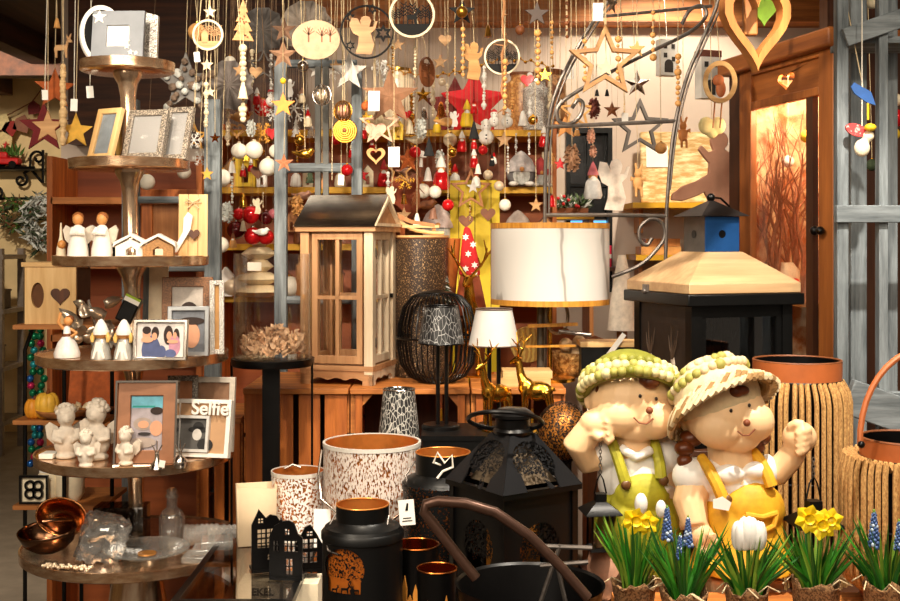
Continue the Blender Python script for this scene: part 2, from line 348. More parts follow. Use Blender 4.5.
# ================================================================ furniture that carries the display
TZ = .70
t = thing('display_table', 'dark wooden table under the lanterns, statues and potted flowers in front', 'table', (.62, 2.32, 0))
part('tabletop', MB().box((0, 0, TZ-.02), (1.86, 1.06, .04)), DARKWX, t, bevel=.004)
for x in (-.88, .88):
    for y in (-.48, .48): part('leg', MB().box((x, y, TZ/2-.02), (.06, .06, TZ-.04)), DARKW, t)
def crate(name, label, x0, x1, y0, y1, z0, z1, front, mat_, matx, group=None):
    w, d, h = x1-x0, y1-y0, z1-z0
    t = thing(name, label, 'crate', ((x0+x1)/2, (y0+y1)/2, z0), group=group)
    n = max(3, round(w/.075)); bw = w/n; p = .012
    def slats(y, nm):
        for i in range(n):
            g = RN.uniform(.010, .018); part(nm, MB().box((-w/2+bw*(i+.5), y, h/2+RN.uniform(-.004, .002)), (bw-g, p, h-.016)), mat_, t, bevel=.002)
    if front: slats(-d/2+p/2+.001, 'front_slat')
    m = MB()
    for i in range(n): m.box((-w/2+bw*(i+.5), d/2-p/2-.001, h/2), (bw-.008, p, h-.02))
    part('back_panel', m, DARKW, t)  # back coloured dark so the slat gaps read as shade
    for sx in (-1, 1):
        m = MB(); k = 4
        for i in range(k): m.box((sx*(w/2-p/2-.0005), 0, h*(i+.5)/k), (p, d-2*p-.004, h/k-.012))
        part('side_panel', m, matx, t)
    part('top_board', MB().box((0, -.005, h-.008), (w-.002, d+.012, .016)), matx, t, bevel=.002)
    part('bottom_board', MB().box((0, 0, .007), (w-2*p-.004, d-2*p-.004, .014)), matx, t)
    if not front:
        part('inner_shelf', MB().box((0, 0, h*.42), (w-2*p-.004, d-2*p-.006, .014)), matx, t)
        for sx in (-1, 1):
            m = MB().prism([(sx*(w/2-p-.002), h-.02), (sx*(w/2-p-.05), h-.02), (sx*(w/2-p-.002), h-.075)], .014, -d/2+.016); part('corner_brace', m, matx, t)
            part('corner_post', MB().box((sx*(w/2-p-.012), -d/2+.012, h/2), (.02, .02, h-.034)), mat_, t)
    return t
CT = 1.085
xA0, xA1, xB1, xC1 = PX(243, 3.22), PX(350, 3.22), PX(471, 3.22), PX(566, 3.22)
lower = 'crates stacked under the upper crates'
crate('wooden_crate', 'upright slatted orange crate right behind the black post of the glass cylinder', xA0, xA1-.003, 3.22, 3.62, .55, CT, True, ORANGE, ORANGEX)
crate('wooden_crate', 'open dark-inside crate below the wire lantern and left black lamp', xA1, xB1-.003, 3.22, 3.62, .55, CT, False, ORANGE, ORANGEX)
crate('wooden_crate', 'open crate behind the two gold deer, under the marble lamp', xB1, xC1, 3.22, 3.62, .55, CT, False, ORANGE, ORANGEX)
crate('wooden_crate', 'base crate at the floor beneath the slatted orange crate', xA0, xA1-.003, 3.22, 3.62, 0, .547, True, ORANGE, ORANGEX)
crate('wooden_crate', 'base crate at the floor beneath the left open crate', xA1, xB1-.003, 3.22, 3.62, 0, .547, False, ORANGE, ORANGEX)
crate('wooden_crate', 'base crate at the floor beneath the right open crate', xB1, xC1, 3.22, 3.62, 0, .547, False, ORANGE, ORANGEX)
crate('wooden_crate', 'low slatted orange crate left of the black post, behind the bottom trays', PX(196, 3.3), PX(242, 3.3), 3.3, 3.6, 0, .99, True, ORANGE, ORANGEX)
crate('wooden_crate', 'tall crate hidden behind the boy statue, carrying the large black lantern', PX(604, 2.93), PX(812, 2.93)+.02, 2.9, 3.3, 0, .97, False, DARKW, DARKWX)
t = thing('plinth', 'black plinth behind the square black lantern, carrying the thin lamps', 'plinth', (.118, 2.965, 0))
part('body', MB().box((0, 0, .5), (.37, .2, 1.0)), BLACKM, t); part('top', MB().box((0, 0, 1.006), (.38, .205, .012)), BLACKM, t)
PLZ = 1.012
# shelf unit at the back with yellow edges
SX0, SX1 = PX(216, 4.5), PX(556, 4.5)
backp = wood((176, 92, 40), (116, 54, 22), 'x', 6, .6); yel = mat((214, 160, 26), .6, 0, .12, 14, .2)
t = thing('shelf_unit', 'brown back shelf with yellow board edges, crowded with red and white ornaments', 'shelf', ((SX0+SX1)/2, 4.62, 0))
sw = SX1-SX0; part('back_panel', MB().box((0, .16, .98), (sw, .02, 1.96)), backp, t)
SHZ = {}
for nm, py in (('top', 130), ('upper', 187), ('middle', 244), ('lower', 296), ('base', 420)):
    z = PZ(py, 4.47); SHZ[nm] = z
    part('shelf_board', MB().box((0, 0, z-.012), (sw-.03, .30, .024)), yel, t)
for sx in (-1, 1): part('side_panel', MB().box((sx*(sw/2-.008), 0, .98), (.016, .30, 1.96)), ORANGE, t)
part('divider', MB().box((PX(497, 4.5)-(SX0+SX1)/2, 0, SHZ['middle']+.11), (.02, .28, .21)), backp, t)
t = thing('painted_board', 'tall yellow painted board leaning in the middle of the back shelf', 'board', (PX(475, 4.4), 4.425, SHZ['base']-.3))
part('panel', MB().box((0, 0, (PZ(180, 4.4)-SHZ['base']+.3)/2), (.19, .014, PZ(180, 4.4)-SHZ['base']+.3)), mat((222, 190, 22), .6, 0, .08, 14, .2), t)
m = MB(); 
for x in (-.062, 0, .062): m.box((x, -.0075, (PZ(184, 4.4)-SHZ['base']+.3)/2), (.003, .002, PZ(184, 4.4)-SHZ['base']+.28))
part('plank_joint', m, mat((120, 90, 10), .8), t)
part('foot', MB().box((0, 0, -.25), (.2, .03, .5)), yel, t)
# shelf behind the tiered stand
t = thing('shelf_unit', 'dark orange wooden shelf behind the tiered metal stand', 'shelf', (PX(135, 4.25), 4.25, 0))
w2 = S(150, 4.25); part('back_panel', MB().box((0, .15, .9), (w2, .02, 1.8)), backp, t)
for z in (PZ(197, 4.1), PZ(262, 4.1), PZ(335, 4.1), PZ(420, 4.1)): part('shelf_board', MB().box((0, 0, z-.012), (w2-.03, .28, .024)), ORANGEX, t)
for sx in (-1, 1): part('side_panel', MB().box((sx*(w2/2-.01), 0, .9), (.02, .28, 1.8)), ORANGE, t)
LZ = PZ(197, 4.1); LZ2 = PZ(262, 4.1); LZ3 = PZ(335, 4.1)
m = MB().ring(rect(.22, .26), rect(.14, .18), .03); o = thing('panelled_board', 'brown panelled wooden board standing at the right of the upper dark shelf', 'board', (PX(172, 4.15), 4.16, LZ2+.131), 0)
part('frame', m, ORANGE, o, bevel=.003); part('panel', MB().box((0, .004, 0), (.15, .012, .19)), OAK, o)
# weathered grey ladders
def post(m, px, w, Y, z0, z1, d=.035): m.box((PX(px, Y), 0, (z0+z1)/2), (w, d, z1-z0))
t = thing('display_ladder', 'weathered grey ladder right behind the tiered metal stand', 'ladder', (0, 3.5, 0))
for px in (131, 213): m = MB(); post(m, px, .048, 3.5, 0, PZ(100, 3.5)); part('post', m, GREYW, t, bevel=.002)
for py in (200, 268, 330): part('rung', MB().tube([(PX(134, 3.5), 0, PZ(py, 3.5)), (PX(212, 3.5), 0, PZ(py, 3.5))], .011, 8), GREYWX, t)
t = thing('display_ladder', 'weathered grey ladder behind the glass cylinder and the wooden house lantern', 'ladder', (0, 3.75, 0))
for px, w, py in ((281, .04, 62), (357, .034, 66)): m = MB(); post(m, px, w, 3.75, 0, PZ(py, 3.75)); part('post', m, GREYW, t, bevel=.002)
for px in (319, 327): m = MB(); post(m, px, .018, 3.78, 0, PZ(60, 3.78), .02); part('inner_post', m, mat((92, 92, 88), .7, 0, .2, 30, .4), t)
for py, r in ((64, .014), (168, .016), (300, .014)): part('rung', MB().tube([(PX(282, 3.75), 0, PZ(py, 3.75)), (PX(357, 3.75), 0, PZ(py, 3.75))], r, 8), GREYWX, t)
t = thing('display_ladder', 'tall grey wooden double ladder at the right edge beside the cupboard', 'ladder', (0, 2.95, 0))
for px, w, y in ((841, .028, -.12), (881.5, .022, -.12), (857, .042, .06), (890, .03, .06)):
    Y = 2.95+y; m = MB(); m.box((PX(px, Y), y, 1.15), (w, .03, 2.3)); part('post', m, GREYW, t, bevel=.002)
for py in (214, 400):
    part('rung', MB().box((PX(880, 2.84), -.14, PZ(py, 2.81)), (.24, .02, .042)), GREYWX, t, bevel=.002)
part('rung', MB().bar((PX(843, 2.82), -.14, PZ(38, 2.81)), (PX(912, 2.82), -.14, PZ(14, 2.81)), .045, .02), GREYWX, t, bevel=.002)
part('tread', MB().box((PX(880, 2.92), -.03, PZ(45, 2.92)), (.2, .16, .016)), GREYWX, t)
o = tag(part('plank', MB().bar((PX(848, 2.74), 2.745, PZ(396, 2.74)), (PX(925, 2.74), 2.745, PZ(424, 2.74)), .085, .03), GREYWX, bevel=.003), 'grey slanting board leaning before the right ladder above the rope lantern', 'board')
# cupboard with glass door
t = thing('glass_cupboard', 'brown wooden cupboard with heart cut-out above its glass door, twigs inside', 'cupboard', (1.066, 4.3, 0), math.atan2(-.66, .168))
CW, CH = .681, 2.17; cup = wood((184, 110, 48), (116, 60, 22), 'z', 12); cupx = wood((184, 110, 48), (116, 60, 22), 'x', 12); cdark = wood((84, 44, 18), (44, 20, 8), 'z', 12)
part('cornice', MB().box((CW/2, .22, CH-.03), (CW+.06, .56, .06)), cupx, t, bevel=.008)
part('side_panel', MB().box((.012, .235, (CH-.06)/2), (.024, .47, CH-.06)), cdark, t); part('side_panel', MB().box((CW-.012, .235, (CH-.06)/2), (.024, .47, CH-.06)), cdark, t)
part('added_lining', MB().box((.03, .235, (CH-.06)/2), (.008, .44, CH-.08)), twocol((240, 212, 168), (190, 116, 66), 13, .52, .7, 'noise', .1), t)  # added lining, its pale mottling stands in for brightness behind the glass
part('back_panel', MB().box((CW/2, .48, (CH-.06)/2), (CW, .02, CH-.06)), mat((236, 206, 160), .7, 0, .08, 6, .1), t)
for z in (.5, 1.28): part('shelf_board', MB().box((CW/2, .25, z), (CW-.05, .42, .018)), OAKX, t)
part('face_frame', MB().box((.038, -.012, (CH-.06)/2), (.076, .024, CH-.06)), cdark, t)
dz0, dz1 = .55, CH-.0605
d = part('door', MB().box((.119, -.012, (dz0+dz1)/2), (.084, .026, dz1-dz0)).box((.64, -.012, (dz0+dz1)/2), (.082, .026, dz1-dz0)).box((.38, -.012, dz1-.009), (.44, .026, .018)).box((.38, -.012, 1.982), (.44, .026, .028)).box((.38, -.012, dz0+.05), (.44, .026, .1)), cup, t, bevel=.003)
pn = MB(); hp = [(.38+x*1.7, 2.046+z) for x, z in heart(.034)]; 
outer = [(.38+.24*max(-1, min(1, 1.5*math.sin(2*PI*(i+.5)/28))), 2.043+.052*max(-1, min(1, 1.5*math.cos(2*PI*(i+.5)/28)))) for i in range(28)]
pn.ring(outer, hp, .012, -.006); part('heart_panel', pn, cupx, t)
part('mullion', MB().box((.541, -.012, (dz0+1.97)/2), (.04, .02, 1.97-dz0)), cdark, t)
part('glass_pane', MB().box((.38, -.006, (dz0+1.97)/2), (.44, .003, 1.97-dz0-.1)), glass((1, 1, 1), .06), t)
part('knob', MB().ball((.61, -.045, 1.53), .016).ball((.64, -.045, 1.53), .014).tube([(.625, -.024, 1.53), (.625, -.04, 1.53)], .01), BLACK, t)
part('lower_panel', MB().box((.38, -.01, .28), (CW-.08, .02, .5)), cup, t)
_cl = bpy.data.lights.new('cupboard_light', 'POINT'); _cl.energy = 11; _cl.color = (1, .74, .48); _cl.shadow_soft_size = .03; _co = bpy.data.objects.new('cupboard_light', _cl); COL.objects.link(_co); _co.parent = t; _co.location = (.42, .1, 2.0)
tw = t
def local(th, p): return Matrix.LocRotScale(th.location, th.rotation_euler, None) @ Vector(p)
# twig bunch in the cupboard
def branch(m, p, d, L, r, dep):
    pts = [p]; q = p
    for i in range(4):
        d = (d+Vector((RN.uniform(-.28, .28), RN.uniform(-.2, .2), RN.uniform(-.05, .2)))).normalized(); q = q+d*L/4; pts.append(q)
    m.tube(pts, [r, r*.9, r*.8, r*.7, r*.55], 5)
    if dep:
        for k in range(3 if dep > 1 else 2):
            b = pts[RN.randint(1, 4)]; branch(m, b, (d+Vector((RN.uniform(-.9, .9), RN.uniform(-.4, .4), RN.uniform(-.1, .5)))).normalized(), L*.62, r*.55, dep-1)
tb = thing('twig_bunch', 'bare brown twig branches standing behind the cupboard glass', 'branches', local(t, (.16, .11, 1.289)))
m = MB(); RN.seed(5)
for k in range(10): branch(m, Vector((RN.uniform(-.06, .06), RN.uniform(-.05, .05), 0)), Vector((RN.uniform(-.12, .12), RN.uniform(-.3, .3), 1)).normalized(), .33, .010, 3)
cu_, cv_ = Vector((.168, -.66, 0)).normalized(), Vector((.66, .168, 0)).normalized()
def clampv(p):
    p = Vector(p); a, b = p.dot(cu_), p.dot(cv_); a = max(-.115, min(.3, a)); b = max(-.09, min(.3, b)); return tuple(cu_*a+cv_*b+Vector((0, 0, min(p.z, .74))))
m.v = [clampv(p) for p in m.v]
part('twigs', m, mat((176, 118, 86), .8, 0, .25, 60, .4), tb)
part('vase', MB().lathe([(.04, 0), (.06, .04), (.055, .1), (.035, .13), (.03, .13), (.03, .02)], 18), CREAM, tb)
def rabbit_sil(m, s, d=.02):
    m.prism([(x*s, z*s) for x, z in ((-.3, 0), (.3, 0), (.34, .25), (.22, .5), (.12, .62), (.2, .7), (.22, .8), (.5, .95), (.48, 1.02), (.2, .92), (.45, 1.1), (.4, 1.16), (.1, .95), (-.08, .9), (-.16, .76), (-.1, .64), (-.28, .42), (-.36, .2))], d)
m = MB(); rabbit_sil(m, .19); tag(part('rabbit_cutout', m, mat((168, 112, 84), .8), None, local(t, (.4, .1, 1.292)), (0, 0, -.3)), 'flat brown rabbit cut-out behind the cupboard glass before the twigs', 'rabbit figure')
for k, (u, v, z, r, c, lab) in enumerate(((.2, .12, 1.289, .032, RED, 'round red ornament low behind the left of the cupboard glass'), (.5, .13, 1.289, .04, WHITE, 'large white egg right of the rabbit cut-out in the cupboard'), (.14, .3, 1.289, .035, YEL, 'yellow round ornament at the back of the cupboard'), (.45, .36, 1.289, .045, STONE, 'pale stone egg at the back of the cupboard beside the twigs'))):
    tag(part('egg_ornament', MB().ball((0, 0, r*1.25), (r, r, r*1.25)), c, None, local(t, (u, v, z))), lab, 'ornament')
for k, (u, z, c, lab) in enumerate(((.47, 1.93, RED, 'top red bauble hanging among the cupboard twigs at right'), (.5, 1.82, RED, 'lower red bauble hanging among the cupboard twigs at right'), (.34, 1.86, YEL, 'small yellow bauble hanging in the middle of the cupboard twigs'), (.22, 1.78, WHITE, 'small white bauble hanging in the left cupboard twigs'))):
    o = thing('bauble', lab, 'bauble', local(t, (u, .09, z))); part('ball', MB().ball((0, 0, 0), .022), c, o); part('cord', MB().tube([(0, 0, .02), (0, 0, 2.1-z)], .0012, 5), CORD, o)
# iron trellis arch
t = thing('iron_trellis', 'dark iron trellis arch with scrolls in front of the white back wall', 'trellis', (.5, 3.5, CT))
YT = 3.5
def tr(pts, r=.0058, nm='bar', sub=8):
    w = [P(x, y, YT)-Vector((.5, 3.5, CT)) for x, y in pts]
    out = []
    for i in range(len(w)-1):                      # Catmull-Rom through the points
        a, b, c, d = w[max(i-1, 0)], w[i], w[i+1], w[min(i+2, len(w)-1)]
        for k in range(sub):
            q = k/sub; out.append(.5*((2*b)+(-a+c)*q+(2*a-5*b+4*c-d)*q*q+(-a+3*b-3*c+d)*q**3))
    out.append(w[-1]); part(nm, MB().tube(out, r, 8), IRON, t)
tr([(545, 372), (545, 215), (547, 140), (556, 92), (582, 40), (612, -2), (650, -30)]); tr([(549, 215), (551, 140), (561, 90), (588, 38), (618, -2), (655, -30)], .0032)
tr([(664, 372), (666, 240), (668, 190), (674, 130), (686, 80), (700, 45), (716, 8), (724, -30)]); tr([(670, 190), (677, 130), (690, 80), (704, 45), (720, 8), (728, -30)], .0032)
tr([(546, 127), (610, 124), (676, 121)], .0062, 'crossbar'); tr([(546, 215), (610, 215), (667, 216)], .0062, 'crossbar'); tr([(597, 17), (650, 12), (712, 6)], .005, 'crossbar')
tr([(612, 277), (640, 265), (658, 248), (665, 235), (661, 222), (650, 219), (640, 228), (640, 240), (647, 245), (652, 238)], .0058, 'scroll')
tr([(558, 121), (560, 104), (600, 78), (650, 52), (690, 32), (706, 16), (702, 6), (690, 10), (682, 24)], .0058, 'scroll')
tr([(562, 100), (557, 112), (560, 122), (570, 124), (580, 116), (583, 104), (578, 100), (572, 108)], .006, 'scroll')
# ================================================================ tiered metal stand and what stands on it
TY = 2.9; TX = PX(134.5, TY)
t = thing('tiered_stand', 'tall round metal display stand with six trays at the left', 'display stand', (TX, TY, 0))
TIER = {}
for i, (py, hw) in enumerate(((72.5, 46), (170, 58.6), (265.5, 75.5), (361, 93), (459, 96.5), (551.5, 111.5))):
    z = PZ(py, TY); R = S(hw, TY); rim = .025; TIER[i] = (z+rim-.003, R)
    part('tray', MB().lathe([(.02, 0), (R-.004, 0), (R, .003), (R+.001, rim), (R-.003, rim+.001), (R-.006, rim-.003), (.02, rim-.003)], 64), TRAY, t, (.022-.0205*z, 0, z))
zs = [TIER[i][0]-.022 for i in range(6)]
polem = wood((240, 214, 184), (176, 128, 88), 'z', 30, .18, .1, .1)  # warm reflections put into the pole colour as streaks
for n_ in polem.node_tree.nodes:
    if n_.type == 'BSDF_PRINCIPLED': n_.inputs['Metallic'].default_value = .85
for i in range(5):
    a, b = zs[i+1]+.022, zs[i]
    part('pole', MB().lathe([(.034, 0), (.026, .012), (.019, .03), (.019, b-a-.06), (.024, b-a-.03), (.036, b-a-.008), (.036, b-a)], 24), polem, t, (.022-.0205*a, 0, a), (0, -.0205, 0))
part('base', MB().lathe([(.26, 0), (.26, .012), (.12, .03), (.16, .1), (.1, .4), (.062, zs[5]-.06), (.052, zs[5]-.01), (.06, zs[5])], 40), polem, t, (.008, 0, 0))
def on(i, px, dy): Y = TY+dy; return Vector((PX(px, Y), Y, TIER[i][0]+.001))
def easel_frame(name, label, cat, loc, w, h, b, mats, pic, rz=0, lean=.16, d=.014, builder=None, group=None, back=True):
    """standing picture frame: moulding, picture, glass, easel back"""
    t = thing(name, label, cat, loc, group=group, rot=(-lean, 0, rz))
    part('moulding', MB().ring(rect(w, h, 0, h/2), rect(w-2*b, h-2*b, 0, h/2), d), mats, t, bevel=.0015)
    p = MB().box((0, .002, h/2), (w-2*b+.002, .003, h-2*b+.002)); ms = pic if isinstance(pic, list) else [pic]
    if builder: builder(p, w-2*b, h-2*b, h/2)
    part('picture', p, ms, t)
    part('glass_pane', MB().box((0, -.003, h/2), (w-2*b, .001, h-2*b)), glass((1, 1, 1), .05), t)
    if back:
        L = h*.55; a = lean+.42
        part('easel_back', MB().prism([(-w*.16, 0), (w*.16, 0), (w*.1, L), (-w*.1, L)], .004), mat((60, 50, 42), .8), t, (0, d/2+.003+L*math.sin(a-lean)*1.0, (L*math.sin(a-lean)+d/2)*math.tan(lean)+.003), (a-lean, 0, 0))
    return t
hair_d = mat((46, 26, 18), .7); skin = mat((226, 168, 134), .7, 0, .05); blue = mat((88, 98, 140), .8); pink = mat((206, 150, 170), .8); sky = mat((120, 190, 210), .8)
def q(p, w, h, c, k, x, z, rx, rz_=None, lay=1): p.mat(k).prism([(x*w+a, c+z*h+b*(rz_ or rx)/rx) for a, b in circ(rx*w, 16)], .0012, .0005-.0006*lay)
# --- top tray
sm = mat((128, 132, 138), .7, .1, .1, 20, .2)
L0 = on(0, 117, -.035)
o = easel_frame('framed_photo', 'grey picture frame with white stars on the top tray', 'picture frame', L0, S(53, 2.86), S(52, 2.86), S(15, 2.86), sm, PAPER, -.05)
for x, z, r in ((-.048, .112, .019), (.026, .036, .009), (.036, .02, .008), (.03, .05, .004), (.05, .018, .006)): part('star_decoration', MB().prism([(x+a, z+b) for a, b in star(r)], .004, -.0085), WHITE, o)
m = MB().ring([(x, z+.078) for x, z in circ(.078, 40, sx=.72)], [(x, z+.078) for x, z in circ(.066, 40, sx=.7)], .016)
o = thing('oval_photo_holder', 'oval white rimmed frame with dark inside behind the grey star frame', 'picture frame', on(0, 103, .035), 0, rot=(-.12, 0, .5)); part('moulding', m, WHITE, o); part('picture', MB().prism([(x, z+.078) for x, z in circ(.068, 40, sx=.7)], .004), BLACKM, o)
m = MB().prism([(-.05, 0), (.05, 0), (.05, .13), (.02, .138), (-.05, .138)], .012)
o = thing('framed_photo', 'silver speckled frame peeking out right behind the grey star frame', 'picture frame', on(0, 138, .045), rot=(-.1, 0, -.1)); part('moulding', m, GLITTER, o)
# --- second tray
easel_frame('framed_photo', 'pale wooden photo frame turned sideways at the left of the second tray', 'picture frame', on(1, 100, -.05), .08, .135, .014, PALE, mat((150, 158, 164), .5), -.5, .3)
PGREY = twocol((206, 204, 202), (150, 148, 146), 24, .36, .6, 'noise', .05)
orn = twocol((168, 156, 140), (72, 64, 56), 330, .48, .4, 'noise', .06)
easel_frame('framed_photo', 'ornate silver photo frame in the middle of the second tray', 'picture frame', on(1, 142, -.06), .108, .13, .015, orn, PGREY, -.25, .3)
easel_frame('framed_photo', 'narrow ornate silver frame at the right edge of the second tray', 'picture frame', on(1, 173, -.02), .075, .142, .014, orn, PGREY, -.3, .3)
o = tag(part('card_box', MB().box((0, 0, .055), (.03, .05, .11)), mat((206, 164, 84), .8), None, on(1, 118, .03), bevel=.002), 'plain ochre cardboard box between the frames on the second tray', 'box')
# --- third tray
def wing_angel(px, dy, lab, tier=2, h=.115, rz=0):
    t = thing('angel_figurine', lab, 'figurine', on(tier, px, dy), rz, group='white wooden angels on the third tray')
    part('gown', MB().lathe([(.026, 0), (.025, .02), (.016, .06), (.011, .075), (.004, .08)], 20), WHITE, t)
    part('head', MB().ball((0, 0, .092), (.0135, .0135, .0155)), SKINW, t)
    part('hair', MB().ball((0, .003, .097), (.0145, .0135, .0135)), mat((150, 88, 40), .6), t)
    w = [(0, .03), (.018, .028), (.032, .042), (.037, .066), (.03, .078), (.016, .07), (.002, .062)]
    part('wing', MB().prism(w, .005, .012), mat((206, 196, 180), .6, .3), t); part('wing', MB().prism([(-x, z) for x, z in w], .005, .012), mat((206, 196, 180), .6, .3), t)
    part('arm', MB().tube([(-.012, -.004, .07), (-.014, -.018, .056), (0, -.024, .058)], .005, 8), WHITE, t); part('arm', MB().tube([(.012, -.004, .07), (.014, -.018, .056), (0, -.024, .058)], .005, 8), WHITE, t)
    part('cloth_base', MB().box((0, .024, .02), (.05, .006, .04)), BLACKM, t); return t
wing_angel(78, -.07, 'left white angel with brown hair on the third tray', rz=.2); wing_angel(102, -.08, 'right white angel with brown hair on the third tray', rz=-.15)
def little_house(px, dy, lab, snow, wall, sc=1):
    t = thing('tealight_house', lab, 'candle house', on(2, px, dy), .12)
    part('walls', MB().ring([(-.036, 0), (.036, 0), (.036, .026), (0, .044), (-.036, .026)], [(-.012, .004), (.012, .004), (.012, .018), (0, .026), (-.012, .018)], .04), wall, t)
    part('roof', MB().prism([(-.042, .024), (-.036, .03), (0, .05), (.036, .03), (.042, .024), (.04, .036), (.002, .057), (-.04, .036)], .05), snow, t); return t
little_house(132, -.11, 'small white ceramic house with open arched front on the third tray', WHITE, WHITE); little_house(159, -.11, 'small brown-fronted house with snowy roof on the third tray', WHITE, mat((170, 126, 80), .8, 0, .4, 200, .5))
o = thing('wooden_plaque', 'pale slatted plaque with white wing and twine bow on the third tray', 'plaque', on(2, 193, -.03), rot=(-.1, 0, .15))
m = MB(); 
for k in (-1, 0, 1): m.box((k*.024, 0, .078), (.0225, .01, .156))
part('board', m, PALE, o)
m = MB(); w = [(-.024, .05), (-.05, .0), (-.038, -.0), (-.006, .055), (.0, .09), (-.012, .1), (-.022, .085)]
m.prism(w, .01, -.012); part('wing', m, WHITE, o, (0, 0, .01)); part('heart', MB().prism([(x+.002, z+.055) for x, z in heart(.016)], .008, -.012), DARKW, o)
m = MB(); 
for sx in (-1, 1): m.tube([(0, -.01, .135), (sx*.016, -.013, .145), (sx*.02, -.012, .135), (0, -.01, .134), (sx*.014, -.012, .12)], .0018, 6)
part('twine_bow', m, CORD, o)
o = thing('bell_figurine', 'tiny peg figurine with an amber ball head at the left rim of the third tray', 'figurine', on(2, 61, .0)); part('body', MB().lathe([(.012, 0), (.011, .02), (.004, .05), (.002, .085)], 14), CREAM, o); part('head', MB().ball((.004, -.006, .03), .011), mat((220, 150, 80), .4), o)
# --- fourth tray
def hat_angel(px, dy, lab, hat):
    t = thing('angel_figurine', lab, 'figurine', on(3, px, dy), group='white capped angels on the fourth tray')
    part('gown', MB().lathe([(.024, 0), (.022, .018), (.013, .045), (.008, .05)], 18), mat((180, 178, 172), .4, .4), t); part('apron', MB().prism([(-.015, .003), (.015, .003), (.006, .042), (-.006, .042)], .004, -.019), WHITE, t)
    part('head', MB().ball((0, 0, .06), .0145), SKINW, t); part('cap', MB().lathe([(.0185, .058), (.019, .066), (.013, .08), (.006, .092), (.001, .095)], 18), WHITE, t)
    for sx in (-1, 1): part('braid', MB().tube([(sx*.015, -.004, .062), (sx*.019, -.006, .05), (sx*.018, -.008, .04)], [.005, .006, .003], 8), mat((222, 180, 100), .5), t)
    for sx in (-1, 1): part('wing', MB().prism([(sx*x, z) for x, z in ((.004, .03), (.022, .024), (.03, .042), (.02, .05))], .004, .012), SILVER, t)
hat_angel(101, -.17, 'left angel in a white pointed cap on the fourth tray', WHITE); hat_angel(124, -.18, 'right angel in a white pointed cap on the fourth tray', WHITE)
o = thing('dancer_figurine', 'white skirted dancer figurine with raised arm at left on the fourth tray', 'figurine', on(3, 67, -.13), .3)
part('skirt', MB().lathe([(.03, 0), (.031, .01), (.022, .035), (.009, .052), (.008, .07), (.004, .075)], 22), mat((226, 222, 218), .35), o); part('head', MB().ball((.003, 0, .087), .011), SKINW, o); part('hair', MB().ball((.006, .004, .091), (.011, .011, .01)), mat((120, 66, 30), .6), o)
part('arm', MB().tube([(-.008, 0, .068), (-.02, -.004, .085), (-.014, -.004, .108)], .0038, 8), SKINW, o); part('arm', MB().tube([(.008, 0, .068), (.022, -.006, .058), (.01, -.014, .05)], .0038, 8), SKINW, o); part('belt', MB().lathe_open([(.0105, .049), (.0115, .053), (.0095, .057)], 18), BROWN, o)
def family(p, w, h, c):
    p.mat(1).box((.4*w, .0002, c), (.2*w, .0014, h*.98))
    for k, x, z, rx, rz, l in ((4, -.2, -.3, .2, .3, 1), (4, .02, -.36, .1, .14, 2), (2, -.3, .16, .085, .13, 3), (3, -.3, .28, .09, .08, 4), (3, -.12, .2, .08, .13, 2), (2, -.13, .1, .055, .08, 3), (2, -.28, .0, .13, .06, 5), (3, .16, .14, .1, .2, 2), (2, .18, .12, .055, .09, 3), (5, .3, -.16, .12, .22, 3), (2, .26, -.05, .12, .04, 5), (3, .33, .1, .07, .17, 2), (2, .3, .13, .04, .07, 4), (4, .22, -.4, .12, .09, 6)): q(p, w, h, c, k, x, z, rx, rz*w/w*rx/rx*h/w*1.0*w/h, l)
easel_frame('framed_photo', 'silver framed photo of a hugging family on the fourth tray', 'picture frame', on(3, 160, -.205), S(55, 2.69), S(41, 2.69), .008, SILVER, [mat((226, 218, 214), .7), WHITE, skin, hair_d, blue, pink], -.06, .12, builder=family)
def bw(p, w, h, c):
    for k, x, z, rx, rz, l in ((2, 0, .1, .3, .3, 1), (1, .1, -.1, .26, .4, 2), (2, .1, .25, .4, .12, 3)): q(p, w, h, c, k, x, z, rx, rz, l)
easel_frame('framed_photo', 'grey metal frame right behind the family photo', 'picture frame', on(3, 188, -.11), S(41, 2.79), S(50, 2.79), .011, mat((150, 152, 154), .4, .6), [mat((120, 124, 132), .7), skin, hair_d], .1, .12, builder=bw)
def dark_head(p, w, h, c):
    for k, x, z, rx, rz, l in ((2, .05, .05, .3, .34, 1), (1, .05, -.12, .2, .3, 2)): q(p, w, h, c, k, x, z, rx, rz, l)
easel_frame('framed_photo', 'brown speckled wooden frame with a portrait, tallest behind the grey metal frame', 'picture frame', on(3, 187, -.03), S(50, 2.87), S(76, 2.87), .024, twocol((150, 100, 60), (96, 62, 36), 300, .5, .5), [mat((196, 186, 176), .7), skin, hair_d], .12, .1, builder=dark_head)
easel_frame('framed_photo', 'tall narrow glitter frame at the right edge of the fourth tray', 'picture frame', on(3, 217, -.06), .035, S(74, 2.84), .012, GLITTER, mat((200, 150, 90), .7), .25, .08)
o = thing('wire_ball_ornament', 'crumpled silver leaf ornament behind the capped angels', 'ornament', on(3, 92, .02)); m = MB()
for k in range(16):
    a = RN.uniform(0, 6.28); c = Vector((RN.uniform(-.05, .05), RN.uniform(-.03, .03), RN.uniform(.02, .13))); m.leaf(c, c+Vector((RN.uniform(-.05, .05), RN.uniform(-.03, .03), RN.uniform(-.02, .05))), .03)
part('leaves', m, mat((196, 180, 160), .3, .8), o, solid=.001); part('stem', MB().tube([(0, 0, 0), (.01, 0, .06), (-.01, 0, .13)], .004, 6), SILVER, o)
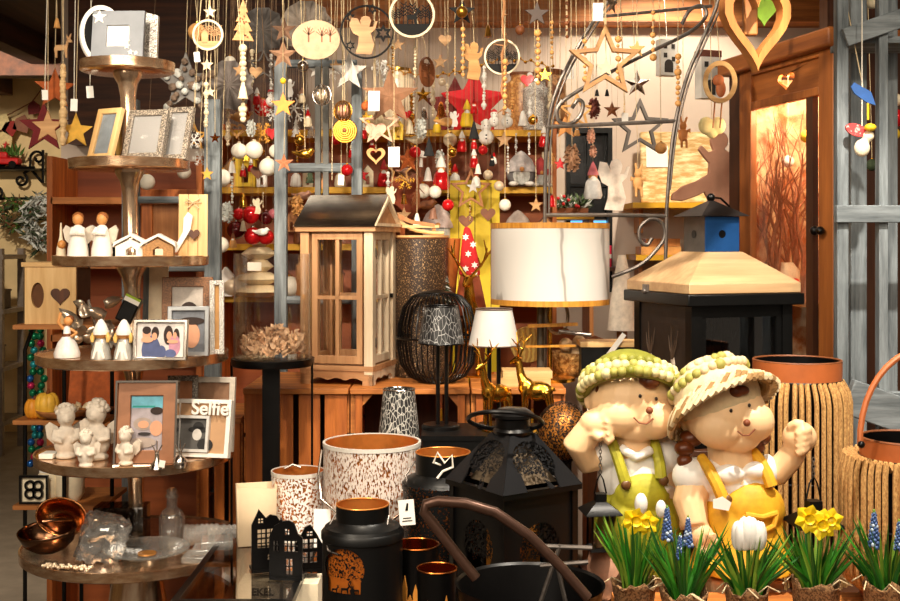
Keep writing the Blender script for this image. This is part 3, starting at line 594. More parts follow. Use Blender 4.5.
o = thing('tagged_ornament', 'glossy black box with a green and white label above the capped angels', 'ornament', on(3, 113, -.01), rot=(0, .45, 0)); part('body', MB().box((-.01, 0, .115), (.042, .03, .07)), BLACK, o, bevel=.004); part('label', MB().box((-.01, -.0155, .142), (.04, .002, .016)).mat(1).box((-.01, -.0156, .148), (.04, .0022, .006)), [PAPER, mat((150, 180, 40), .7)], o); part('rod', MB().tube([(-.01, 0, .0), (-.01, 0, .085)], .004, 6), BLACK, o)
o = thing('edged_board', 'grey edged pale panel leaning left of the brown speckled frame', 'board', on(3, 157, .05), rot=(-.08, 0, 0)); part('board', MB().box((0, 0, .13), (.05, .008, .26)), CREAM, o); part('edge', MB().box((-.03, 0, .13), (.014, .014, .26)), GREYW, o)
# --- fifth tray
def cherub(px, dy, h, lab, turn=0):
    t = thing('cherub_bust', lab, 'bust', on(4, px, dy), turn, group='pale stone cherub busts on the fifth tray'); k = h/.15
    m = MB().at((0, 0, 0), (0, 0, 0), k)
    m.lathe([(.028, 0), (.03, .008), (.02, .016)], 18); m.ball((0, 0, .04), (.034, .026, .034)); m.ball((0, -.004, .068), (.028, .022, .026)); m.tube([(0, 0, .07), (0, -.003, .1)], [.014, .013]); m.ball((0, -.004, .118), (.026, .027, .03)); m.ball((0, -.026, .112), (.012, .01, .012)); m.ball((0, -.033, .117), (.004, .005, .005))
    for sx in (-1, 1): m.tube([(sx*.026, -.004, .08), (sx*.034, -.014, .056), (sx*.012, -.032, .052)], [.012, .01, .008])
    organic('bust', m, STONE, t, voxel=.0032*k+.0005, smooth=3)
    hm = MB().at((0, 0, 0), (0, 0, 0), k)
    for i in range(26):
        a = RN.uniform(0, 2*PI); e = RN.uniform(.1, 1.4); hm.ball((.025*math.cos(a)*math.cos(e), .003+.025*math.sin(a)*math.cos(e), .12+.029*math.sin(e)), .0085, 8, 6)
    part('curls', hm, STONE, t)
    for sx in (-1, 1): part('wing', MB().at((0, 0, 0), (0, 0, 0), k).prism([(sx*x, z) for x, z in ((.01, .05), (.03, .035), (.05, .055), (.055, .09), (.042, .1), (.02, .085))], .009, .024), STONE, t)
cherub(66, -.1, .128, 'left stone cherub bust on the fifth tray', .4); cherub(97, -.12, .142, 'tall stone cherub bust at centre-left of the fifth tray', -.1); cherub(126, -.19, .088, 'smaller pale cherub bust beside the beach photo', -.3); cherub(86, -.215, .085, 'whitest small cherub bust in front of the tall one', .1)
def beach(p, w, h, c):
    p.mat(1).box((0, .0002, c+h*.38), (w*.98, .0014, h*.22)); p.mat(2).box((-.1*w, -.0004, c+h*.3), (w*.7, .0014, h*.03))
    for k, x, z, rx, rz, l in ((5, .3, .22, .2, .12, 2), (3, .3, -.1, .2, .24, 3), (4, -.12, -.02, .3, .2, 2), (3, -.1, -.03, .17, .12, 4), (4, -.1, -.36, .42, .16, 5), (6, -.06, -.2, .2, .05, 6)): q(p, w, h, c, k, x, z, rx, rz, l)
o = easel_frame('framed_photo', 'brown and silver photo frame with a beach snapshot on the fifth tray', 'picture frame', on(4, 145.5, -.175), S(58, 2.73), S(80, 2.73), S(13, 2.73), mat((152, 104, 74), .4, .3, .12, 30), [mat((180, 170, 176), .7), sky, mat((40, 160, 150), .7), skin, mat((176, 160, 150), .7), hair_d, mat((50, 44, 44), .8)], .03, .14, builder=beach)
part('outer_rim', MB().ring(rect(S(62, 2.73), S(84, 2.73), 0, S(80, 2.73)/2), rect(S(58, 2.73), S(80, 2.73), 0, S(80, 2.73)/2), .028), CHROME, o)
def cowboy(p, w, h, c):
    for k, x, z, rx, rz, l in ((1, 0, .15, .36, .1, 2), (1, .05, .22, .2, .14, 2), (2, 0, -.02, .18, .2, 1), (1, .3, -.3, .25, .2, 1)): q(p, w, h, c, k, x, z, rx, rz, l)
SW = S(56, 2.78)
o = thing('framed_photo', 'white frame with raised Selfie lettering at the right of the fifth tray', 'picture frame', on(4, 201, -.1), rot=(-.2, 0, -.18))
part('backing', MB().box((0, 0, .068), (SW, .006, .136)), mat((186, 146, 108), .7, 0, .1, 14), o); part('moulding', MB().ring(rect(SW+.008, .14, 0, .07), rect(SW-.014, .12, 0, .07), .02), WHITE, o, bevel=.001)
part('inner_frame', MB().ring(rect(.084, .088, -.022, .056), rect(.07, .074, -.022, .056), .014, -.008), mat((206, 204, 200), .5), o)
p = MB().box((-.022, -.004, .056), (.072, .003, .076)); 
for k, x, z, rx, rz in ((1, -.01, .066, .026, .008), (1, -.01, .073, .014, .012), (2, -.012, .054, .012, .014), (1, .01, .03, .02, .016)): p.mat(k).prism([(x+a, z+b*rz/rx) for a, b in circ(rx, 16)], .001, -.006-.0004*k)
part('picture', p, [mat((84, 82, 80), .7), mat((30, 28, 28), .7), mat((200, 196, 190), .7)], o)
def text_part(txt, size, loc, m_, parent, ex=.003, rot=(PI/2, 0, 0), name='lettering'):
    cu = bpy.data.curves.new('lettering', 'FONT'); cu.body = txt; cu.size = size; cu.extrude = ex; cu.offset = .0008; cu.align_x = 'CENTER'
    ob = bpy.data.objects.new('lettering', cu); COL.objects.link(ob); dg = bpy.context.evaluated_depsgraph_get(); me = bpy.data.meshes.new_from_object(ob.evaluated_get(dg)); bpy.data.objects.remove(ob); bpy.data.curves.remove(cu)
    me.materials.clear(); me.materials.append(m_); r = bpy.data.objects.new(name, me); COL.objects.link(r); r.parent = parent; r.location = loc; r.rotation_euler = rot; return r
text_part('Selfie', .046, (.02, -.013, .103), WHITE, o)
easel_frame('framed_photo', 'grey brown empty frame behind the Selfie frame', 'picture frame', on(4, 207, -.02), S(54, 2.88), S(74, 2.88), .014, mat((196, 186, 172), .6), mat((150, 112, 84), .8), -.12, .12)
easel_frame('framed_photo', 'small ornate silver frame above and left of the Selfie frame', 'picture frame', on(4, 182, -.03), .075, .19, .014, orn, mat((170, 110, 70), .7), .1, .12)
for px, dy, lab, k in ((157, -.235, 'small silver trumpet-shaped candle holder before the beach photo', 0), (180, -.225, 'small silver pear-shaped holder with twigs beside the Selfie frame', 1)):
    o = thing('silver_holder', lab, 'ornament', on(4, px, dy))
    part('body', MB().lathe([(.014, 0), (.017, .008), (.016, .018), (.009, .026), (.005, .03)] if k else [(.018, 0), (.016, .006), (.006, .02), (.005, .035)], 20), SILVER, o)
    m = MB(); 
    for a in range(3): m.tube([(0, 0, .026), (.004*(a-1), 0, .04), (.012*(a-1), 0, .055+.01*(a == 1))], .0016, 5)
    part('stem', m, SILVER, o)
    if not k: part('price_tag', MB().box((.012, -.014, .016), (.014, .001, .016)), PAPER, o, rot=(0, .2, 0))
tag(part('tile', MB().box((0, 0, .006), (.034, .05, .012)), WHITE, None, on(4, 49, -.1), bevel=.002), 'small white tile lying at the left rim of the fifth tray', 'tile')
# --- bottom tray
def bowl(name, lab, loc, rx, rz_, m_, tilt=(0, 0, 0), solid=.003):
    o = thing(name, lab, 'bowl', loc, rot=tilt); part('shell', MB().at((0, 0, 0), (0, 0, 0), (rx, rx*.75, rz_)).lathe_open([(.25, .0), (.55, .1), (.85, .4), (1, .85), (1.02, 1)], 36).lathe([(0, .0), (.25, .0)], 36), m_, o, solid=solid); return o
bowl('shell_bowl', 'upright coppery shell bowl at the back left of the bottom tray', on(5, 64, -.06)+Vector((0, 0, .064)), .062, .05, mat((190, 130, 80), .2, 1, .15, 14), (1.0, .3, 0))
bowl('shell_bowl', 'dark bronze shell bowl lying at the left front of the bottom tray', on(5, 51, -.12)+Vector((0, 0, .012)), .07, .058, mat((112, 80, 58), .18, 1, .2, 14), (.25, -.1, 0))
o = thing('crumpled_wrap_box', 'heap of dark crystal glass wrapped in crinkled film on the bottom tray', 'glass box', on(5, 97, -.15)); m = MB()
m.box((0, 0, .05), (.1, .09, .1)); me_ = part('film', m, GLASSD, o, rot=(0, .3, .3))
me2 = me_.data; bm = bmesh.new(); bm.from_mesh(me2); bmesh.ops.subdivide_edges(bm, edges=bm.edges[:], cuts=9, use_grid_fill=True)
for v in bm.verts: v.co += Vector((RN.uniform(-1, 1), RN.uniform(-1, 1), RN.uniform(-1, 1)))*.006
bm.to_mesh(me2); bm.free()
part('stone', MB().ball((0, 0, .045), (.038, .03, .03), 12, 8), mat((64, 48, 36), .2, .6), o)
o = thing('glass_case', 'dark ribbed glass box at the back of the bottom tray', 'glass box', on(5, 122, -.02)); m = MB()
for k in range(9): m.box((-.056+k*.014, 0, .05), (.012, .07, .1))
part('ribs', m, glass((.35, .33, .32), .3, 'smoked_glass'), o); part('base', MB().box((0, 0, .004), (.13, .08, .008)), BLACK, o)
o = thing('glass_plate', 'clear round glass plate at the front of the bottom tray', 'plate', on(5, 147, -.17)); part('dish', MB().lathe([(.0, .012), (.05, .012), (.085, .024), (.1, .03), (.1, .034), (.084, .028), (.05, .016), (.0, .016)], 40), glass((.95, .97, .96), .4, 'plate_glass', .04, .08), o); part('foot', MB().lathe_open([(.045, 0), (.05, .012)], 30), glass((.9, .92, .9), .3), o)
part('amber_disc', MB().lathe([(.0, .017), (.022, .017), (.022, .021), (0, .021)], 18), mat((190, 130, 66), .3, .5), o)
o = thing('glass_bottle', 'clear glass bottle standing upright on the bottom tray', 'bottle', on(5, 172, -.04)); part('bottle', MB().lathe([(.03, 0), (.032, .004), (.032, .075), (.024, .09), (.013, .098), (.013, .12), (.016, .123), (.016, .13)], 24), glass((.88, .86, .82), .4, 'bottle_glass', .04, .07), o); part('stopper', MB().lathe([(.012, .122), (.014, .14), (.008, .146)], 14), GLASSD, o)
for k, (px, dy, zz, rz) in enumerate(((203, -.04, .03, .1), (226, -.05, .03, .25))):
    o = thing('glass_jar', ('left', 'right')[k]+' ribbed clear jar lying on its side on the bottom tray', 'jar', on(5, px, dy)+Vector((0, 0, zz)), rot=(0, PI/2, rz)); pr = []
    for i in range(15): pr.append((.024+.003*(i % 2), -.045+.006*i))
    part('glass', MB().lathe_open(pr, 24), glass((.88, .85, .8), .5, 'jar_glass', .04, .2), o); part('ring_mouth', MB().tube([(.02*math.cos(a), .02*math.sin(a), .05) for a in [2*PI*i/20 for i in range(20)]], .006, 8, True), GLASSD, o)
for k, (px, dy, w, h, z0, lab) in enumerate(((205, -.16, .1, .016, 0, 'lowest clear glass slab at the right of the bottom tray'), (212, -.155, .09, .014, .018, 'middle clear glass slab of the stack on the bottom tray'), (217, -.15, .075, .016, .034, 'topmost clear glass slab of the stack on the bottom tray'))):
    tag(part('glass_slab', MB().box((0, 0, h/2), (w, .07, h)), glass((.88, .88, .86), .5, 'slab_glass', .04, .14), None, on(5, px, dy)+Vector((0, 0, z0)), (0, 0, .1*k), bevel=.003), lab, 'glass slab', 'stacked glass slabs')
o = thing('bead_strand', 'sparkling pale bead strand along the front rim of the bottom tray', 'beads', on(5, 70, -.23)); m = MB()
for i in range(60): m.ball((-.06+.12*i/60+RN.uniform(-.004, .004), RN.uniform(-.01, .01)-.0005*i, .005+RN.uniform(0, .006)), .004, 6, 4)
part('beads', m, mat((226, 206, 176), .2, .5), o)
# ================================================================ left background
Y3 = 3.3
t = thing('tier_shelf', 'thin black metal shelf stand with wooden boards at left behind the tiered stand', 'shelf stand', (PX(68, Y3), Y3, 0))
xl, xr = PX(25, Y3)-PX(68, Y3), PX(112, Y3)-PX(68, Y3); ZS = [PZ(322, Y3), PZ(414, Y3), PZ(496, Y3)]
part('leg', MB().tube([(xl, 0, 0), (xl, 0, PZ(400, Y3)), (xl, 0, PZ(350, Y3)), (xl+.02, 0, PZ(330, Y3)), (xl+.04, 0, ZS[0])], .006, 8), BLACKM, t); part('leg', MB().tube([(xr, 0, 0), (xr, 0, ZS[0])], .006, 8), BLACKM, t); part('leg', MB().tube([(PX(77, Y3)-PX(68, Y3), -.11, 0), (PX(77, Y3)-PX(68, Y3), -.11, ZS[0])], .006, 8), BLACKM, t); part('leg', MB().tube([(.0, .12, 0), (.0, .12, ZS[0])], .006, 8), BLACKM, t)
for z in ZS: part('shelf_board', MB().box(((xl+xr)/2+.01, 0, z-.006), (xr-xl, .24, .012)), OAKX, t)
o = thing('heart_box', 'pale wooden box with heart cut-outs at the left of the tiered stand', 'box', (PX(60, Y3), Y3, ZS[0])); bw_ = S(50, Y3); bh = S(56, Y3)
for k, hx in ((0, -.04), (1, .038)): pass
m = MB(); hx = .0
m.ring([(-bw_/2+max(0, min(1, (math.cos(PI*2*(i+.5)/28)*1.5+1)/2))*bw_/2, bh/2+max(-1, min(1, 1.5*math.sin(2*PI*(i+.5)/28)))*bh/2) for i in range(28)], [(-bw_/4+.018*math.cos(2*PI*(i+.5)/28), bh/2+.036*math.sin(2*PI*(i+.5)/28)) for i in range(28)], .01, -.075)
m.box((bw_/4, -.075, bh/2), (bw_/2, .01, bh)); part('front_panel', m, PALE, o)
part('inside', MB().box((0, .0, bh/2), (bw_-.012, .14, bh-.01)), mat((96, 60, 34), .9), o); part('lid', MB().box((.0, 0, bh+.006), (bw_+.016, .17, .012)), PALEX, o); part('heart', MB().prism([(x+bw_*.2, z+bh*.5) for x, z in heart(.028)], .006, -.083), DARKW, o)
for px, c, r, lab in ((34, (226, 150, 40), .026, 'orange pumpkin at the left of the thin black shelf stand'), (47, (232, 180, 60), .034, 'taller yellow pumpkin on the thin black shelf stand')):
    o = thing('pumpkin', lab, 'pumpkin', (PX(px, 3.22), 3.22, ZS[1])); m = MB(); pm = mat(c, .5)
    for k in range(8): a = k*PI/4; m.ball((r*.45*math.cos(a), r*.45*math.sin(a), r*1.05), (r*.6, r*.6, r*1.05), 10, 8)
    part('flesh', m, pm, o); part('stem', MB().tube([(0, 0, r*1.9), (.004, 0, r*2.4)], .004, 6), BROWN, o)
for px, Y, lab, c in ((62, 3.2, 'shallow wooden bowl of shells left of the cherub busts', (170, 110, 60)), (88, 3.24, 'flat dark wooden bowl right of the shell bowl', (120, 70, 34))):
    o = bowl('wooden_bowl', lab, (PX(px, Y), Y, ZS[1]+.002), .07, .024, mat(c, .5)); 
    for k in range(7): part('shell', MB().at((RN.uniform(-.035, .035), RN.uniform(-.02, .02), .028), (RN.uniform(0, 3), RN.uniform(0, 3), 0)).lathe([(.0, -.014), (.01, -.004), (.008, .008), (.001, .018)], 8), mat((226, 200, 160), .5, 0, .3), o)
tag(part('card', MB().box((0, 0, .06), (.2, .006, .12)), RUST, None, (PX(102, 3.36), 3.36, ZS[1]), (-.2, 0, 0)), 'rust-orange card leaning behind the cherub busts', 'card')
for px, Y, s, lab in ((48, 3.25, .035, 'round white jar on the lowest board of the thin black stand'), (70, 3.25, .04, 'taller pale jar beside the round white jar on the lowest board')):
    o = thing('lidded_jar', lab, 'jar', (PX(px, Y), Y, ZS[2])); part('body', MB().lathe([(s*.7, 0), (s, s*.5), (s, s*1.8), (s*.6, s*2.3)], 20), CREAM, o); part('lid', MB().lathe([(s*.7, s*2.3), (s*.6, s*2.6), (.002, s*2.8)], 18), WHITE, o)
o = thing('scroll_tile', 'black scrollwork tile at the left end of the lowest thin board', 'ornament', (PX(34, 3.2), 3.2, ZS[2])); part('frame', MB().ring(rect(.08, .08, 0, .04), rect(.068, .068, 0, .04), .01), BLACK, o); m = MB()
for k in range(4): m.ring([(x+.016*math.cos(k*PI/2+.78), z+.04+.016*math.sin(k*PI/2+.78)) for x, z in circ(.015, 16)], [(x+.016*math.cos(k*PI/2+.78), z+.04+.016*math.sin(k*PI/2+.78)) for x, z in circ(.009, 16)], .008)
part('scrollwork', m, BLACK, o); part('backing', MB().box((0, .006, .04), (.07, .002, .07)), CREAM, o)
# hanging bead garlands (each bead countable but strung on one cord)
for j, (px, lab) in enumerate(((33, 'left string of shiny blue, pink and green beads below the heart box'), (42, 'right string of shiny blue, pink and green beads below the heart box'))):
    o = thing('bead_garland', lab, 'garland', (PX(px, 3.42), 3.42, ZS[0]-.01)); cs = [mat(c, .2, .5, .05) for c in ((30, 90, 160), (190, 40, 90), (20, 120, 80), (40, 150, 160))]
    part('cord', MB().tube([(0, 0, 0), (0, 0, -.42)], .002, 5), BLACKM, o)
    for k in range(20): part('bead', MB().ball((RN.uniform(-.008, .008), RN.uniform(-.006, .006), -.02-.021*k), .0115, 10, 7), cs[RN.randint(0, 3)], o)
# far rack
o = thing('storage_rack', 'grey metal rack with bare shelves against the far left wall', 'rack', (-3.35, 8.2, 0)); rk = mat((120, 108, 98), .5, .5, .2, 30)
for x in (-.33, .22):
    for y in (-.2, .2): part('post', MB().box((x, y, .72), (.045, .045, 1.44)), rk, o)
for z in (.22, .6, 1.0, 1.38): part('shelf_board', MB().box((-.05, 0, z), (.6, .44, .03)), rk, o)
for k, (x, z, c, lab) in enumerate(((-.05, 1.395, (150, 120, 90), 'brown box on the top of the far left rack'), (.1, 1.015, (90, 80, 74), 'dark box on the second shelf of the far left rack'), (.06, .615, (110, 96, 84), 'grey box on the third shelf of the far left rack'))):
    o = thing('storage_box', lab, 'box', (-3.35+x, 8.2, z)); part('carton', MB().box((0, 0, .06), (.16, .2, .12)), mat(c, .8), o); part('lid', MB().box((0, 0, .125), (.17, .21, .014)), mat(c, .7), o)
# wire wall shelf and wreaths on the far wall
YW = 8.9
o = thing('wire_wall_shelf', 'black wrought iron wall shelf with scrolls on the cream wall', 'wall shelf', P(0, 170, YW))
def wp(x, y, dy=0): v = P(x, y, YW); v.y += dy; return v-P(0, 170, YW)
part('rack', MB().tube([wp(-30, 169, -.15), wp(42, 169, -.15)], .012, 6).tube([wp(-30, 169, .08), wp(42, 169, .08)], .012, 6).box(wp(6, 170, -.03), (S(72, YW), .25, .012)), BLACKM, o)
def spiral(cx, cy, r0, turns, a0, dirn=1): return [wp(cx+r0*(1-.75*i/24)*math.cos(a0+dirn*turns*2*PI*i/24), cy+r0*(1-.75*i/24)*math.sin(a0+dirn*turns*2*PI*i/24)) for i in range(25)]
part('scroll', MB().tube([wp(31, 169)]+spiral(21, 180, 7, 1.2, -1.2, 1), .011, 6), BLACKM, o); part('scroll', MB().tube([wp(42, 182), wp(30, 168)]+spiral(38, 158, 8, 1.1, 2.8, 1), .011, 6), BLACKM, o); part('scroll', MB().tube([wp(43, 183), wp(43, 150)], .011, 6), BLACKM, o); part('scroll', MB().tube([wp(-10, 199), wp(3, 199)]+spiral(-4, 192, 7, 1, 1.2, -1), .011, 6), BLACKM, o); part('hanging_bar', MB().tube([wp(-20, 199, -.1), wp(52, 199, -.1)], .012, 6), BLACKM, o)
o = thing('toy_truck', 'small red toy truck on the black wall shelf at far left', 'toy truck', P(7, 168.5, 8.78)); part('body', MB().box((0, 0, .055), (.2, .1, .05)).box((-.03, 0, .1), (.09, .09, .05)), RED, o, bevel=.012)
for x in (-.06, .06):
    for y in (-.052, .052): part('wheel', MB().at((x, y, .028), (PI/2, 0, 0)).lathe([(.0, -.008), (.028, -.008), (.028, .008), (0, .008)], 18), BLACK, o)
m = MB(); 
for k in range(40): c = Vector((RN.uniform(-.03, .1), RN.uniform(-.03, .03), .1)); m.leaf(c, c+Vector((RN.uniform(-.05, .05), RN.uniform(-.04, .04), RN.uniform(.02, .1))), .02)
part('tree_load', m, GREEN, o)
def wreath(name, lab, px, py, R, r, n, ms, Y, drop=False, bar=199):
    o = thing(name, lab, 'wreath', P(px, py, Y)); m = MB()
    for k in range(n):
        a = RN.uniform(0, 2*PI); rr = RN.uniform(-r, r); c = Vector(((R+rr*.6)*math.cos(a), RN.uniform(-r*.5, r*.5), (R+rr*.6)*math.sin(a)*(1.5 if drop else 1)))
        m.mat(RN.randint(0, len(ms)-1)).leaf(c, c+Vector((RN.uniform(-1, 1), RN.uniform(-.8, .4), RN.uniform(-1, .8)))*r*.9, r*.22)
    part('needles', m, ms, o); part('hoop', MB().tube([(R*math.cos(2*PI*i/20), 0, R*math.sin(2*PI*i/20)*(1.5 if drop else 1)) for i in range(20)], .012, 6, True), BROWN, o)
    zz = PZ(bar, Y)-PZ(py, Y); part('hook', MB().tube([(0, 0, R*(1.5 if drop else 1)), (0, 0, zz)], .006, 5), BLACK, o); return o
wreath('pine_wreath', 'dark green pine wreath hanging from the black wall shelf', 15, 214, .09, .06, 420, [PINE, GREEN, mat((110, 80, 50), .8)], 8.76)
wreath('frosted_wreath', 'frosted grey-white teardrop wreath beside the dark pine wreath', 42, 222, .1, .08, 700, [FROST, FROST, mat((150, 150, 140), .8), PINE], 8.74, True)
# bunting of little paper houses on the far wall
o = thing('paper_bunting', 'string of brown, red and cream paper houses on the far left wall', 'bunting', P(15, 130, 8.85))
b0 = P(15, 130, 8.85); part('string', MB().tube([P(x, y, 8.86)-b0 for x, y in ((-10, 122), (12, 113), (32, 102), (50, 78))], .005, 5), BROWN, o)
for x, y, s, c, a in ((2, 122, 15, (226, 206, 150), .5), (10, 128, 13, (150, 40, 34), .5), (22, 124, 15, (140, 90, 70), .3), (34, 108, 12, (112, 32, 34), -.1), (4, 140, 16, (220, 196, 140), .1)):
    k = S(s, 8.85); part('paper_house', MB().prism([(-k/2, -k/2), (k/2, -k/2), (k/2, k*.2), (0, k*.65), (-k/2, k*.2)], .01), mat(c, .8), o, P(x, y, 8.83)-b0, (0, a, 0))
    if s == 16: part('star', MB().prism(star(.03), .006), RED, o, P(6, 145, 8.81)-b0)
# ================================================================ glass cylinder on its black stand
o = thing('cylinder_stand', 'black metal stand with flat post carrying the tall glass cylinder', 'stand', (PX(273, 3.08), 3.08, 0)); zp = PZ(361, 3.0)
part('plate', MB().lathe([(.0, zp-.02), (.108, zp-.02), (.111, zp-.016), (.111, zp), (0, zp)], 48), BLACK, o); part('post', MB().box((0, -.03, (zp-.02)/2), (.046, .012, zp-.02)), BLACK, o); part('base', MB().lathe([(.13, 0), (.13, .012), (.02, .016)], 40), BLACK, o)
for sx in (-1, 1): part('leg', MB().tube([(sx*.107, -.02, zp-.01), (sx*.107, -.02, zp-.5), (sx*.09, -.02, .01)], .0035, 6), BLACK, o)
o = thing('glass_cylinder', 'tall clear glass cylinder half filled with wood shavings on the black stand', 'glass cylinder', (PX(273, 3.08), 3.08, zp)); gh = PZ(254, 3.0)-zp
part('wall', MB().lathe_open([(.104, 0.001), (.104, gh), (.1015, gh), (.1015, .006)], 48), GLASS, o); part('bottom', MB().lathe([(0, .001), (.101, .001), (.101, .005), (0, .005)], 40), GLASS, o); part('sticker', MB().box((-.03, -.1045, gh-.032), (.036, .002, .022)), mat((206, 196, 180), .7), o, rot=(0, 0, -.02))
m = MB(); RN.seed(3)
for k in range(420):
    a = RN.uniform(0, 6.28); r = .085*math.sqrt(RN.random()); z = .012+RN.random()*(.06-.22*r+.02*math.sin(a)); c = Vector((r*math.cos(a), r*math.sin(a), z)); d = Vector((RN.uniform(-1, 1), RN.uniform(-1, 1), RN.uniform(-.4, .6))); d.z = max(d.z, -.1); e = c+d*.018
    if math.hypot(e.x, e.y) > .096: e = c*.6+Vector((0, 0, z*.4+.004))
    m.leaf(c, e, .013, (0, 0, RN.uniform(.004, .014)))
f = part('shavings', m, mat((206, 166, 128), .6, 0, .45, 60), o); f['kind'] = 'stuff'
# ================================================================ wooden house lantern
HR = -.253; HC = Vector((PX(349, 3.40), 3.40, CT))
o = thing('house_lantern', 'large wooden house-shaped glass lantern with metal roof on the crates', 'lantern', HC, HR); hs = .097; hb = .06; ht = PZ(232, 3.38)-CT
wl = wood((206, 158, 112), (158, 108, 66), 'z', 24); wlx = wood((206, 158, 112), (158, 108, 66), 'x', 24); wht = wood((240, 226, 200), (206, 180, 144), 'z', 24)
def scallop(w, h):
    out = [(-w/2, 0), (-w/2+.03, 0)]; n = 16
    for i in range(n+1): x = -w/2+.03+(w-.06)*i/n; out.append((x, .012+.008*abs(math.sin(3*PI*i/n))))
    return out+[(w/2-.03, 0), (w/2, 0), (w/2, h), (-w/2, h)]
for k in range(4):
    a = k*PI/2; ww = wht if k == 1 else wl; M_ = (0, 0, a)
    part('base_board', MB().prism(scallop(2*hs+.024, .05), .012, -hs-.006), wlx if k != 1 else wht, o, rot=M_)
    f = part('door_frame' if k == 1 else 'window_frame', MB().ring(rect(2*hs-.04, ht-hb, 0, (ht+hb)/2), rect(2*hs-.075, ht-hb-.045, 0, (ht+hb)/2), .014, -hs).box((0, -hs, (ht+hb)/2), (.011, .01, ht-hb-.04)).box((0, -hs, (ht+hb)/2), (2*hs-.07, .01, .011)), ww, o, rot=M_, bevel=.001)
    part('glass_pane', MB().box((0, -hs+.003, (ht+hb)/2), (2*hs-.07, .0015, ht-hb-.04)), GLASS, o, rot=M_)
    part('corner_post', MB().box((-hs, -hs, (ht+.04)/2), (.026, .026, ht-.02)), wht if k in (1, 2) else wl, o, rot=M_, bevel=.001)
part('floor_board', MB().box((0, 0, .048), (2*hs+.03, 2*hs+.03, .014)), wlx, o)
part('top_board', MB().box((0, 0, ht+.008), (2*hs+.05, 2*hs+.05, .016)), wlx, o, bevel=.002)
rw = hs+.03; rh = .088
part('roof', MB().prism([(-rw-.004, 0), (-rw, .006), (0, rh+.006), (rw, .006), (rw+.004, 0), (rw-.004, 0), (0, rh-.002), (-rw+.004, 0)], 2*hs+.05), mat((176, 170, 162), .2, 1, .25, 14, .15), o, (0, 0, ht+.016), (0, 0, PI/2))
for s_ in (-1, 1):
    part('gable', MB().prism([(-rw+.008, 0), (rw-.008, 0), (0, rh-.004)], .008, s_*(hs+.012)), wl, o, (0, 0, ht+.016), (0, 0, PI/2))
    part('gable_trim', MB().ring([(-rw, 0), (rw, 0), (0, rh+.002)], [(-rw+.02, .009), (rw-.02, .009), (0, rh-.014)], .012, s_*(hs+.022)), wht, o, (0, 0, ht+.016), (0, 0, PI/2))
for z in (.12, ht-.06): part('hinge', MB().box((hs+.009, -hs+.022, z), (.006, .01, .026)), BLACK, o)
part('latch', MB().box((hs+.01, hs-.02, (ht+hb)/2), (.008, .012, .012)), BLACK, o)
# ================================================================ wire globe lantern, pierced cylinder, sleigh
Y = 3.36; o = thing('wire_lantern', 'black round wire lantern on the crates right of the house lantern', 'lantern', (PX(437, Y), Y, CT)); R_ = S(40, Y); H_ = S(94, Y)-.02; m = MB()
prof = [(.45, .0), (.72, .06), (.92, .2), (1, .42), (.97, .65), (.85, .85), (.62, .97), (.4, 1)]
for k in range(42):
    a = 2*PI*k/42; m.tube([(R_*r*math.cos(a), R_*r*math.sin(a), .004+H_*z) for r, z in prof], .0021, 5)
part('wires', m, BLACK, o)
for r, z in ((.45, 0), (1, .5), (.4, 1)): part('hoop', MB().tube([(R_*r*math.cos(2*PI*i/40), R_*r*math.sin(2*PI*i/40), .004+H_*z) for i in range(40)], .0035, 6, True), BLACK, o)
part('base_plate', MB().lathe([(0, 0), (R_*.45, 0), (R_*.45, .006), (0, .006)], 30), BLACK, o); part('top_lid', MB().lathe([(0, H_), (R_*.4, H_), (R_*.4, H_+.008), (R_*.1, H_+.014), (0, H_+.014)], 30), BLACK, o)
part('glass_cup', MB().lathe_open([(.03, .01), (.036, .02), (.036, .12)], 24), GLASS, o)
Y = 3.52; o = thing('pierced_cylinder', 'dark brown pierced metal cylinder lantern behind the wire lantern', 'lantern', (PX(421, Y), Y, CT)); R_ = S(27, Y); H_ = PZ(238, Y)-CT
part('shade', MB().lathe_open([(R_, 0.002), (R_, H_)], 44), twocol((58, 40, 28), (206, 166, 116), 300, .6, .4, 'noise', .04, (1, 1, .7)), o); part('liner', MB().lathe_open([(R_*.9, .004), (R_*.9, H_-.01)], 36), mat((120, 84, 50), .5, .3), o); part('rim', MB().tube([(R_*math.cos(2*PI*i/40), R_*math.sin(2*PI*i/40), H_) for i in range(40)], .003, 6, True), BROWN, o); part('lid', MB().lathe([(0, H_+.002), (R_*1.03, H_+.002), (R_*1.03, H_+.008), (0, H_+.008)], 36), PALEX, o)
zt = CT+H_+.009; o = thing('wooden_sleigh', 'small pale wooden sleigh with curved runner on the pierced cylinder', 'sleigh', (PX(421, Y), Y, zt)); sw_ = S(46, Y)
for s_ in (-1, 1): part('runner', MB().tube([(-sw_*.5, s_*.03, .045), (-sw_*.35, s_*.03, .03), (-sw_*.1, s_*.03, .014), (sw_*.25, s_*.03, .006), (sw_*.5, s_*.03, .006)], .006, 8), PALEX, o)
part('seat', MB().box((0, 0, .026), (sw_*.8, .075, .008)), PALEX, o); part('support', MB().box((-.03, 0, .02), (.01, .06, .014)).box((.04, 0, .018), (.01, .06, .014)), OAK, o); part('side_rail', MB().prism([(-sw_*.5, .05), (-sw_*.2, .034), (sw_*.3, .026), (sw_*.3, .034), (-sw_*.2, .046), (-sw_*.5, .066)], .006, -.038), OAK, o)
